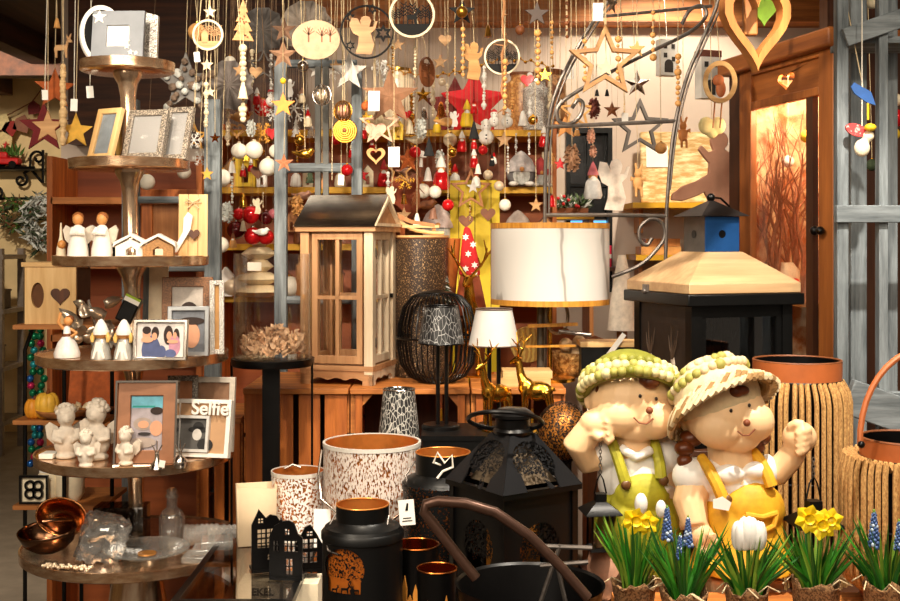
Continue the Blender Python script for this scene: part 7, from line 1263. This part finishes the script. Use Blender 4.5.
for kind, px, py, r, a, b, lab in (('figure', 308, 118, 9, 'cream', 'redsh', 'cream figure with red hat at the left inside the grey ladder'), ('ball', 300, 140, 6, 'gold', None, 'gold bauble behind the grey ladder left of the gold bird'), ('bell', 330, 122, 7, 'cream', 'gold', 'cream bell between the ladder inner posts'), ('star', 366, 118, 8, 'gold', None, 'gold star right below the rust disc'), ('santa', 352, 150, 8, 'redsh', 'cream', 'red figure behind the ladder right post'), ('tree', 310, 175, 9, 'green', None, 'green fir in the lower left of the grey ladder'), ('ball', 347, 170, 6, 'redsh', None, 'red bauble low in the grey ladder'), ('heart', 322, 182, 7, 'oak', None, 'brown heart under the ladder rung'), ('angel', 392, 195, 9, 'cream', None, 'cream angel at the left of the heart board'), ('bell', 417, 218, 7, 'ballw', 'gold', 'white bell above the wooden sleigh'), ('star', 404, 215, 8, 'wood', None, 'pale star above the wooden sleigh'), ('ball', 448, 205, 6, 'redsh', None, 'red bauble left edge of the yellow board'), ('ball', 505, 205, 6, 'ballw', None, 'white bauble above the left top of the marble shade'), ('star', 536, 205, 8, 'wood', None, 'pale star above the marble shade near the trellis'), ('bell', 552, 200, 7, 'redsh', 'gold', 'red bell at the trellis left bar above the marble shade'), ('star', 240, 70, 8, 'wood', None, 'pale star in front of the paper fan star'), ('heart', 256, 72, 7, 'wood', None, 'pale heart left of the brown star string'), ('ball', 230, 62, 6, 'ballw', None, 'white bauble on the upper paper fan star'), ('ball', 303, 66, 6, 'silver', None, 'silver bauble right of the brown star string'), ('star', 336, 66, 7, 'wood', None, 'pale star under the cream tree disc'), ('snowflake', 380, 68, 9, 'white', None, 'white snowflake below the angel hoop'), ('star', 398, 45, 7, 'wood', None, 'pale star between the angel hoop and the deer hoop'), ('heart', 445, 40, 7, 'wood', None, 'pale heart right of the large deer hoop'), ('bell', 488, 30, 7, 'brass', 'gold', 'brass bell above the smaller deer hoop'), ('ball', 520, 30, 5, 'brown', None, 'brown ball right above the smaller deer hoop')): hang(kind, px, py, r, RN.uniform(3.62, 4.0), a, lab, b)
# --- right of centre
hang('starframe', 605, 62, 38, 3.4, HWD, 'large pale wooden star frame hanging in the trellis', None); hang('star', 606, 68, 10, 3.4, 'cream', 'small white star hung in the large wooden star frame'); hang('star', 637, 49, 9, 3.4, mat((216, 170, 100), .6), 'small tan star right of the large star frame'); hang('star3d', 612, 4, 12, 3.2, mat((70, 54, 40), .5), 'dark folded star with tag at the top centre right', rz=.9); hang('tag', 598, 12, 9, 3.18, 'white', 'white tag at the top beside the dark folded star')
hang('star3d', 637, 84, 14, 4.6, 'silver', 'grey silver star ornament right of the star frame'); hang('tag', 570, 72, 7, 3.9, 'white', 'white tag left of the large star frame'); hang('starframe', 577, 112, 20, 3.7, mat((216, 160, 90), .6), 'tan star frame behind the left trellis scroll'); hang('star', 566, 126, 14, 3.75, mat((210, 140, 70), .6), 'orange-tan star under the left trellis scroll'); hang('figure', 577, 130, 6, 3.9, 'tan', 'tan doll figure at the left trellis scroll', 'tan')
hang('pinecone', 594, 108, 10, 3.7, mat((120, 60, 50), .7), 'red-brown pine cone below the large star frame'); hang('pinecone', 572, 158, 13, 3.7, mat((150, 110, 80), .7), 'large pine cone left inside the trellis'); hang('pinecone', 591, 136, 7, 3.7, 'rosew', 'upper rosy pine cone string inside the trellis'); hang('pinecone', 593, 151, 6, 3.7, 'rosew', 'lower rosy pine cone string inside the trellis'); hang('star', 560, 164, 7, 3.75, 'redsh', 'small red star left of the large pine cone'); hang('pinecone', 552, 158, 6, 3.8, 'tan', 'small tan cone at the left trellis bar')
hang('gnome', 593, 180, 19, 3.95, mat((206, 206, 204), .7), 'white knitted gnome doll with pink hat before the window', 'pink'); hang('angel', 616, 185, 26, 4.3, mat((236, 226, 214), .8), 'white feathered angel wing right of the knitted gnome'); hang('rabbit', 638, 178, 15, 3.6, mat((214, 158, 96), .6, 0, .15), 'wooden rabbit sitting on a swing between the trellis bars')
hang('starframe', 640, 128, 30, 4.9, mat((70, 62, 56), .6), 'thin dark wire star outline before the white wall'); hang('tag', 625, 119, 6, 3.6, 'white', 'white card left of the thin wire star'); hang('rabbit', 683, 130, 14, 3.75, mat((196, 122, 60), .6, 0, .15), 'brown squirrel-like figure beside the trellis right bar'); hang('ball', 661, 148, 6, 3.7, 'tan', 'tan round pendant left of the brown squirrel figure'); hang('star3d', 612, 110, 9, 4.4, 'brown', 'brown star dangling below the large star frame'); hang('beads', 624, 108, 5, 3.6, 'tan', 'short tan beads above the white card', 4)
for k, (px, py, lab) in enumerate(((597, 92, 'left tiny dark bell below the large star frame'), (607, 92, 'right tiny dark bell below the large star frame'))): hang('bell', px, py, 4, 3.6, 'black', lab)
def tower(px, py, w, h, Y, lab, roofc):
    o = thing('house_lantern', lab, 'lantern', P(px, py, Y), .3); W, H = S(w, Y), S(h, Y); m = MB(); m.box((0, 0, 0), (W, W*.6, H)); part('walls', m, WHITE, o)
    wm = mat((60, 54, 50), .8)
    for x, z in ((-.25, .3), (.2, .3), (-.25, .05), (.22, -.05)): part('window', MB().box((x*W, -W*.302, z*H), (W*.2, .002, H*.13)), wm, o)
    part('arched_window', MB().prism([(-.3*W, -.42*H)]+[(-.05*W+.25*W*math.cos(PI-PI*i/10), -.2*H+.14*H*math.sin(PI-PI*i/10)) for i in range(11)]+[(.2*W, -.42*H)], .002, -W*.302), wm, o)
    if roofc: part('roof', MB().box((0, 0, H*.56), (W*1.05, W*.62, H*.16)), roofc, o)
    part('cord', MB().tube([(0, 0, H*.5), (0, rail_y(Y)-Y, RAILS[rail_y(Y)]-o.location.z)], .0013, 5), CORDW, o)
tower(667, 58, 19, 36, 4.55, 'white paper house hanging left, with arched window', None); tower(708, 78, 22, 42, 4.5, 'white paper house with red-brown patterned roof hanging beside the cupboard', twocol((150, 90, 70), (96, 52, 40), 90, .5, .8, 'wave', .1))
o = thing('arched_rabbit_hanger', 'round-arched wooden hanger with two figures left of the cupboard', 'ornament', P(720, 82, 4.0)); m = MB(); s_ = S(17, 4.0); m.ring([(x, z*1.25) for x, z in circ(s_, 36)], [(x*.74, z*1.25*.78) for x, z in circ(s_, 36)], .012); part('arch', m, PALEX, o); m = MB().ball((-s_*.1, 0, s_*.1), s_*.34).ball((s_*.05, 0, -s_*.4), (s_*.3, s_*.2, s_*.5)); part('figure', m, mat((176, 100, 56), .7), o); part('cord', MB().tube([(0, 0, s_*1.2), (0, .15, RAILS[4.15]-o.location.z)], .0013, 5), CORD, o)
for dx in (-5, 2): part('leg', MB().tube([P(720+dx, 100, 4.0)-o.location, P(718+dx, 128, 4.0)-o.location], .003, 6), OAK, o)
o = thing('heart_cushion', 'pale green cream cushion with twig print hanging left of the cupboard', 'cushion', P(712, 127, 4.1)); m = MB().at((0, 0, 0), (0, 0, 0), S(13, 4.1)); m.ball((-.45, 0, .1), (.62, .35, .7)); m.ball((.45, 0, .1), (.62, .35, .7)); m.ball((0, 0, -.3), (.5, .3, .6)); organic('cushion', m, mat((226, 212, 150), .7, 0, .1), o, voxel=.004, smooth=3); part('cord', MB().tube([(0, 0, S(8, 4.1)), (0, .05, RAILS[4.15]-o.location.z)], .0013, 5), CORD, o)
# large hearts at the top right, in front
o = thing('wooden_heart', 'very large open wooden heart hanging at the top right', 'heart', P(755, 22, 2.6), .3); s_ = S(46, 2.6); part('heart_frame', MB().ring([(x*s_*.88, z*s_*1.1) for x, z in heart(1)], [(x*s_*.66, z*s_*.84+.003) for x, z in heart(1)], .028), wood((196, 126, 62), (140, 80, 34), 'z', 14), o, bevel=.002); part('cord', MB().tube([(0, 0, s_*.4), (0, .45, RAILS[3.05]-o.location.z)], .0016, 5), CORDW, o)
o = thing('hanging_block', 'brown bark wood piece hanging inside the large wooden heart', 'ornament', P(750, 14, 2.66)); part('bark', MB().box((0, 0, .0), (S(14, 2.66), .02, S(44, 2.66))), OAK, o, bevel=.004); part('cord', MB().tube([(0, 0, S(20, 2.66)), (0, .4, RAILS[3.05]-o.location.z)], .0014, 5), CORDW, o)
o = thing('green_heart', 'bright green flat heart hanging behind the large wooden heart', 'heart', P(764, 8, 2.72)); s_ = S(19, 2.72); part('heart', MB().prism([(x*s_*.8, z*s_) for x, z in heart(1)], .006), mat((146, 190, 40), .6), o); part('cord', MB().tube([(0, 0, s_*.3), (0, .33, RAILS[3.05]-o.location.z)], .0014, 5), CORDW, o)
# right ladder ornaments
o = thing('bunny_ornament', 'white hanging bunny with red patterned ears at the right ladder', 'ornament', P(862, 140, 2.78)); k_ = S(1, 2.78); m = MB(); m.ball((k_*6, 0, k_*4), k_*6); m.ball((0, 0, -k_*8), (k_*8, k_*6, k_*9)); m.tube([(k_*4, 0, 0), (0, 0, -k_*6)], k_*4); organic('body', m, CREAM, o, voxel=.003, smooth=2)
part('ear', MB().at((-k_*6, 0, k_*10), (0, .35, 0)).prism([(x*k_*11, z*k_*6) for x, z in circ(1, 20)], .008), twocol((214, 60, 60), (236, 190, 180), 120, .6, .6), o); part('flower', MB().ball((k_*6, -.015, k_*12), (k_*6, .012, k_*4)), YEL, o); part('cord', MB().tube([(0, 0, k_*10), (0, 0, RAILS[3.05]-o.location.z-.05), (0, .25, RAILS[3.05]-o.location.z)], .0014, 5), CORDW, o)
o = thing('blue_pennant', 'blue hanging fish-shaped pennant on the right ladder', 'ornament', P(863, 95, 2.78)); part('pennant', MB().prism([(-.03, .02), (-.022, .03), (.018, .008), (.03, -.025), (.008, -.018), (-.022, .004)], .006), C['blue'], o); part('cord', MB().tube([(0, 0, .018), (0, .25, RAILS[3.05]-o.location.z)], .0014, 5), CORD, o); part('pole', MB().tube([(.012, 0, -.01), (.012, 0, -.06)], .003, 6), YEL, o)
for px, py, r, Y, c, lab in ((896, 118, 9, 3.3, 'redsh', 'red bauble at the right edge beside the ladder'), (894, 134, 6, 3.3, 'yel', 'yellow bauble at the right edge below the red one'), (897, 100, 6, 3.3, 'cream', 'cream bauble at the right edge above the red one'), (872, 3, 6, 3.0, 'cream', 'cream bauble at the very top by the right ladder'), (872, 165, 6, 3.35, 'green', 'dark green bauble behind the right ladder')): hang('ball', px, py, r, Y, c, lab)
# ================================================================ standing on the back shelf and table tops
ZT = SHZ['top']; ZU = SHZ['upper']; ZM = SHZ['middle']; ZLw = SHZ['lower']
o = thing('star_cushion', 'large red star-shaped cushion on top of the back shelf', 'cushion', (PX(474, 4.6), 4.62, ZT)); s_ = S(37, 4.6); m = MB(); pts = star(1, .5); m.add([(x*s_, 0, z*s_+s_*.805) for x, z in pts]+[(0, -.05, s_*.805), (0, .05, s_*.805)], [(i, (i+1) % 10, 10) for i in range(10)]+[((i+1) % 10, i, 11) for i in range(10)]); part('cushion', m, mat((206, 30, 40), .8, 0, .1), o, bevel=.004)
o2 = thing('star_cushion', 'darker red star cushion behind the large red one', 'cushion', (PX(455, 4.7), 4.72, ZT)); part('cushion', MB().prism([(x*s_*.9, z*s_*.9+s_*.74) for x, z in pts], .04), mat((110, 24, 26), .8), o2, bevel=.006)
stand('lanternjar', 522, 130, 28, 4.55, ZT, twocol((206, 150, 90), (170, 110, 60), 90, .5, .3), 'amber glass jar on top of the back shelf', 'brown'); stand('lanternjar', 536, 130, 24, 4.5, ZT, GLITTER, 'silver glitter glass cylinder right of the amber jar', 'silver'); stand('lanternjar', 398, 130, 30, 4.55, ZT, mat((240, 222, 190), .3, 0, .1), 'tall pale glass cylinder at the left on top of the back shelf', 'gold'); stand('lanternjar', 376, 130, 20, 4.55, ZT, 'cream', 'shorter cream jar left of the tall pale cylinder', 'brown')
o = thing('gold_garland', 'gold beaded wire strung above the red cushion', 'garland', P(450, 76, 4.5)); c0 = o.location; m = MB(); wv_ = [P(388+i*5.5, 66+8*math.sin(i*.21)+3*(i % 2), 4.5)-c0 for i in range(31)]; m.tube(wv_, .003, 5); part('wire', m, BRASS, o); part('beads', sum_balls([p for p in wv_], .007), GOLD, o); part('hook', MB().tube([wv_[0], wv_[0]+Vector((0, .1, RAILS[4.6]-(c0+wv_[0]).z))], .002, 5), BRASS, o); part('hook', MB().tube([wv_[-1], wv_[-1]+Vector((0, .1, RAILS[4.6]-(c0+wv_[-1]).z))], .002, 5), BRASS, o)
o = thing('wide_vase', 'brown round wooden lid vase right end on top of the back shelf', 'vase', (PX(548, 4.6), 4.6, ZT)); part('vase', MB().lathe([(.06, 0), (.08, .08), (.07, .2), (.05, .23)], 24), twocol((206, 150, 100), (120, 70, 40), 20, .5, .5), o); part('rim', MB().lathe([(.055, .23), (.06, .25), (.03, .25)], 20), BROWN, o)
def shelf_gnome(px, Y, z, h, lab, c, hat):
    o = thing('shelf_gnome', lab, 'gnome', (PX(px, Y), Y, z+.0005)); k = S(h, Y); m = MB(); m.ball((0, 0, k*.36), (k*.42, k*.3, k*.36)); organic('body', m, c, o, voxel=.005, smooth=2); part('hat', MB().lathe([(k*.44, k*.4), (k*.42, k*.5), (k*.3, k*.75), (k*.1, k*.95), (0, k)], 20), hat, o); part('beard', MB().ball((0, -k*.26, k*.3), (k*.24, k*.1, k*.26)), FROST, o); part('nose', MB().ball((0, -k*.4, k*.46), k*.07), SKINW, o)
    for sx in (-1, 1): part('foot', MB().ball((sx*k*.22, -k*.26, k*.07), (k*.14, k*.16, k*.07)), WHITE, o)
shelf_gnome(521, 4.45, ZU, 36, 'grey furry gnome with frosted hat on the right upper shelf board', mat((120, 116, 116), .9, 0, .3), mat((196, 188, 186), .9, 0, .3)); shelf_gnome(518, 4.45, ZM, 34, 'grey gnome with silver hood on the shelf below, above the marble lamp', mat((80, 76, 76), .9), mat((176, 160, 150), .8)); shelf_gnome(541, 4.5, ZU, 30, 'small pink and white gnome beside the grey furry gnome', mat((220, 190, 180), .9), mat((180, 60, 60), .8)); shelf_gnome(438, 4.05+.4, ZM, 40, 'white patterned gnome with green and red dots left of the yellow board', mat((226, 220, 210), .9), mat((210, 190, 184), .8, 0, .3))
for px, h, kind, a, b, lab in ((232, 14, 'house', 'tan', 'brown', 'tan house standing at the left end of the upper shelf board'), (246, 20, 'house', 'yel', 'yel', 'yellow house frame standing on the upper shelf board'), (262, 10, 'house', 'white', 'white', 'low white house standing on the upper shelf board'), (296, 12, 'figure', 'white', 'white', 'white figure standing right of the grey post on the upper board'), (308, 10, 'house', 'cream', 'brown', 'cream house standing behind the gold bird'), (340, 12, 'figure', 'cream', 'rosew', 'cream figure standing behind the right ladder post'), (368, 11, 'house', 'cream', 'brown', 'cream house standing right of the ladder on the upper board'), (384, 14, 'santa', 'redsh', 'red', 'red gnome standing on the upper board below the brown stars'), (455, 12, 'figure', 'white', 'redsh', 'white gnome with red hat standing at the left of the yellow board top')): stand(kind, px, 187, h, 4.48, ZU, a, lab, b)
for px, py, r, c, lab in ((251, 215, 9, 'redsh', 'large shiny red bauble at the top of the red group'), (253, 236, 9, 'redsh', 'lower left shiny red bauble'), (266, 218, 7, 'wine', 'wine-red bauble right of the large red one'), (236, 230, 9, 'wine', 'dark wine bauble at the left of the red group'), (239, 214, 6, 'redsh', 'small red bauble left of the large red one'), (266, 237, 8, 'redsh', 'lower right shiny red bauble by the grey post'), (273, 214, 5, 'pink', 'small pink bauble by the grey post')): hang('ball', px, py, r, 4.2, c, lab, 'silver')
for k_, px, py, r, a, b, lab in (('pinecone', 227, 212, 10, 'frost', None, 'frosted green cone left of the red baubles'), ('bell', 243, 199, 8, 'gold', 'gold', 'gold bell above the red baubles'), ('bird', 262, 232, 6, 'white', None, 'white bird between the lower red baubles'), ('angel', 258, 206, 8, 'cream', None, 'cream angel above the red baubles'), ('figure', 233, 240, 8, 'tan', 'brown', 'tan figure below the dark wine bauble'), ('bell', 243, 225, 6, 'cream', 'gold', 'cream bell between the red baubles'), ('beads', 263, 200, 8, 'pearl', 6, 'pearl bead string above the wine-red bauble'), ('pinecone', 297, 205, 10, 'tan', None, 'tan cone right of the grey post above the lantern roof'), ('bird', 303, 196, 7, 'rosew', None, 'rosy bird above the lantern roof'), ('house', 292, 222, 10, 'oak', 'oak', 'wooden house left of the lantern roof'), ('ball', 221, 245, 8, 'ballw', None, 'white bauble above the glass cylinder at left')): hang(k_, px, py, r, RN.uniform(3.98, 4.2), a, lab, b)
o = thing('tiered_tree', 'pale stacked wooden tree ornament behind the glass cylinder', 'ornament', (PX(259, 4.4), 4.4, ZLw+.0005)); m = MB(); zz = 0
for k, r in enumerate((24, 22, 15, 18, 11)): m.lathe([(S(r, 4.4)*.5, zz), (S(r, 4.4), zz+.02), (S(r, 4.4)*.55, zz+.045), (.012, zz+.05)], 22); zz += .048
part('tiers', m, mat((236, 216, 176), .6, 0, .1), o)
for px, h, k_, a, b, lab in ((226, 14, 'house', 'white', 'white', 'white house behind the left wall of the glass cylinder'), (243, 11, 'ball', 'ballw', None, 'white ball on the lower board behind the glass cylinder'), (232, 9, 'ball', 'pearl', None, 'pearl ball on the lower board behind the glass cylinder'), (290, 10, 'ball', 'ballw', None, 'white ball right of the grey post behind the cylinder'), (306, 18, 'lanternjar', 'oak', 'brown', 'brown jar behind the house lantern at left'), (335, 16, 'house', 'tan', 'brown', 'tan house behind the house lantern'), (360, 14, 'lanternjar', 'rust', 'brown', 'rust jar behind the house lantern at right')): stand(k_, px, 296, h, 4.45, ZLw, a, lab, b)
for px, h, k_, a, b, lab in ((300, 14, 'figure', 'brown', 'rust', 'brown figure on the middle board above the lantern roof'), (380, 15, 'lanternjar', 'oak', 'brown', 'wooden jar on the middle board right of the house lantern'), (398, 14, 'house', 'rust', 'brown', 'rust house on the middle board near the sleigh'), (545, 14, 'house', 'tan', 'brown', 'tan house at the right end of the middle board')): stand(k_, px, 244, h, 4.48, ZM, a, lab, b)
# between centre: objects on the crates behind the deer
Yc = 3.57
o = thing('fabric_tree', 'red tree-shaped cushion with white snowflakes right of the gold deer antlers', 'cushion', (PX(470, Yc), Yc, PZ(276, Yc))); k_ = S(37, Yc); part('tree', MB().prism([(-.3*k_, 0), (.28*k_, 0), (.22*k_, .5*k_), (.1*k_, 1.0*k_), (.0, 1.3*k_), (-.14*k_, 1.35*k_), (-.2*k_, 1.1*k_), (-.26*k_, .5*k_)], .04), mat((196, 26, 30), .8), o, bevel=.008); m = MB()
for x, z in ((-.12, .2), (.12, .3), (-.05, .6), (.08, .85), (-.12, 1.05), (.12, .05)): m.prism([(x*k_+p*.1*k_, z*k_+q_*.1*k_) for p, q_ in star(1, .5, 6)], .003, -.0225)
part('snowflake_print', m, WHITE, o); hp_ = PZ(276, Yc)-CT; part('skirt', MB().lathe_open([(.055, -.12), (.03, 0)], 16), mat((150, 70, 40), .7), o, solid=.003); part('pedestal', MB().lathe([(.045, -hp_), (.05, -.13), (.03, -.118)], 18), BROWN, o)
o = thing('carved_pot', 'orange pierced wooden pot left of the red tree cushion', 'pot', (PX(446, 3.60), 3.585, CT)); part('pot', MB().lathe([(.02, 0), (.024, .2), (.04, .34), (.046, .42), (.042, .42)], 24), cutout((190, 110, 50), .12, 90, 'dots', .6, 0), o); part('liner', MB().lathe([(.018, .01), (.036, .34), (.04, .41)], 18), BROWN, o)
o = thing('mini_tree', 'small frosted fir tree behind the wire lantern', 'artificial tree', (PX(441, 3.50), 3.50, CT)); m = MB()
for k in range(300):
    z = RN.uniform(.22, .38); r = .05*(1-(z-.22)/.17); a = RN.uniform(0, 6.28); m.mat(k % 2).leaf((0, 0, z), (r*math.cos(a), r*math.sin(a), z-.015), .006)
part('needles', m, [PINE, FROST], o); part('trunk', MB().tube([(0, 0, 0), (0, 0, .37)], .006, 6), BROWN, o)
# window sill plants, log boards on the right wall
o = thing('wall_ledge', 'yellow-edged wooden ledge on the white wall behind the trellis', 'shelf', (PX(690, 5.2), 5.3, 0)); zl = PZ(203, 5.2); part('board', MB().box((0, 0, zl-.012), (S(120, 5.2), .36, .024)), yel, o); [part('bracket', MB().box((x, .1, zl-.08), (.02, .14, .11)), OAK, o) for x in (-.2, .2)]
o = thing('bark_board', 'pale bark-faced wooden board leaning on the wall ledge', 'board', (PX(685, 5.2), 5.34, zl), rot=(-.12, 0, 0)); part('slab', MB().box((0, 0, .17), (S(78, 5.2), .03, .34)), twocol((240, 224, 176), (190, 150, 90), 16, .46, .8, 'noise', .12, (1, 1, 4)), o, bevel=.01); part('paper', MB().box((-.1, -.018, .22), (.1, .003, .1)), PAPER, o)
o = thing('angel_cutout', 'large pink-brown wooden angel cut-out left of the cupboard', 'angel figure', (PX(705, 4.42), 4.44, PZ(268, 4.42))); k_ = S(1, 4.42); sil = [(708, 268), (710, 235), (716, 200), (712, 192), (704, 196), (690, 201), (679, 200), (680, 194), (690, 186), (704, 181), (716, 174), (717, 163), (711, 156), (706, 149), (709, 145), (716, 152), (721, 150), (719, 145), (718, 139), (721, 133), (727, 131), (733, 133), (736, 139), (735, 145), (732, 149), (739, 153), (745, 166), (745, 268)]; part('angel', MB().prism([((x-712)*k_, (268-y)*k_) for x, y in sil], .03), mat((206, 150, 122), .7, 0, .1, 10), o, bevel=.004); part('stand', MB().box((.07, .02, -PZ(268, 4.42)/2), (.12, .1, PZ(268, 4.42))), OAK, o)
o = thing('wall_ledge', 'lower wooden ledge with boxes under the bark board', 'shelf', (PX(690, 5.2), 5.32, 0)); z2 = PZ(255, 5.2); part('board', MB().box((0, 0, z2-.012), (S(110, 5.2), .3, .024)), yel, o); [part('bracket', MB().box((x, .08, z2-.07), (.02, .12, .1)), OAK, o) for x in (-.2, .2)]
for k, (px, w, h, c, lab) in enumerate(((662, 40, 8, 'tan', 'flat tan box lowest on the lower wall ledge'), (664, 34, 8, 'oak', 'brown box on the flat tan box of the lower ledge'))): tag(part('box', MB().box((0, 0, S(h, 5.2)/2), (S(w, 5.2), .16, S(h, 5.2))), C[c], None, (PX(px, 5.2), 5.3, z2+.001+k*S(8, 5.2)+k*.001)), lab, 'box')
o = thing('tall_shelf', 'narrow yellow-brown shelf left of the dark window carrying the frosted planter', 'shelf', (PX(570, 5.2), 5.28, 0)); zs2 = PZ(214, 5.15); part('board', MB().box((0, 0, zs2-.012), (.2, .3, .024)), yel, o)
for x in (-.09, .09): part('side_panel', MB().box((x, 0, (zs2-.025)/2), (.018, .28, zs2-.025)), OAK, o)
o = thing('frosted_plant', 'frosted green pine and berry planter before the window', 'plant', (PX(571, 5.15), 5.22, zs2)); m = MB()
for k in range(420):
    c = Vector((RN.uniform(-.09, .09), RN.uniform(-.06, .06), RN.uniform(.02, .07))); m.mat(RN.randint(0, 2)).leaf(c*.8, c+Vector((RN.uniform(-.035, .035), RN.uniform(-.035, .035), RN.uniform(-.02, .035))), .01)
part('needles', m, [PINE, FROST, mat((90, 110, 70), .8)], o); part('planter', MB().box((0, 0, .014), (.16, .1, .028)), BROWN, o); [part('berry', MB().ball((RN.uniform(-.08, .08), -.065, RN.uniform(.03, .09)), .008, 8, 6), RED, o) for _ in range(7)]
o = thing('window_ledge', 'small dark ledge in front of the blue lit window panes', 'shelf', (PX(606, 5.35), 5.36, 0)); zc2 = PZ(267, 5.35); part('board', MB().box((0, 0, zc2-.008), (.12, .2, .016)), DARKWX, o); part('bracket', MB().box((0, .05, zc2-.05), (.02, .08, .07)), DARKW, o)
o = thing('candle', 'pink-red banded candle standing before the blue lit window', 'candle', (PX(606, 5.3), 5.32, zc2+.0005)); part('wax', MB().lathe([(0, 0), (.028, 0), (.028, .1), (0, .102)], 20), mat((226, 40, 80), .5), o); part('band', MB().lathe_open([(.0285, .04), (.0285, .06)], 20), PAPER, o)
o = thing('white_drape', 'white cloth angel skirt hanging behind the marble lamp at right', 'cloth', (PX(622, 4.3), 4.3, PZ(330, 4.3))); part('cloth', MB().lathe([(.055, 0), (.045, .1), (.03, .2), (.015, .28)], 14), mat((232, 220, 204), .9), o); part('stand', MB().tube([(0, 0, .02), (0, 0, -PZ(330, 4.3))], .02, 8), OAK, o)
# black tree-cut globe left of the boy statue, behind the square lantern
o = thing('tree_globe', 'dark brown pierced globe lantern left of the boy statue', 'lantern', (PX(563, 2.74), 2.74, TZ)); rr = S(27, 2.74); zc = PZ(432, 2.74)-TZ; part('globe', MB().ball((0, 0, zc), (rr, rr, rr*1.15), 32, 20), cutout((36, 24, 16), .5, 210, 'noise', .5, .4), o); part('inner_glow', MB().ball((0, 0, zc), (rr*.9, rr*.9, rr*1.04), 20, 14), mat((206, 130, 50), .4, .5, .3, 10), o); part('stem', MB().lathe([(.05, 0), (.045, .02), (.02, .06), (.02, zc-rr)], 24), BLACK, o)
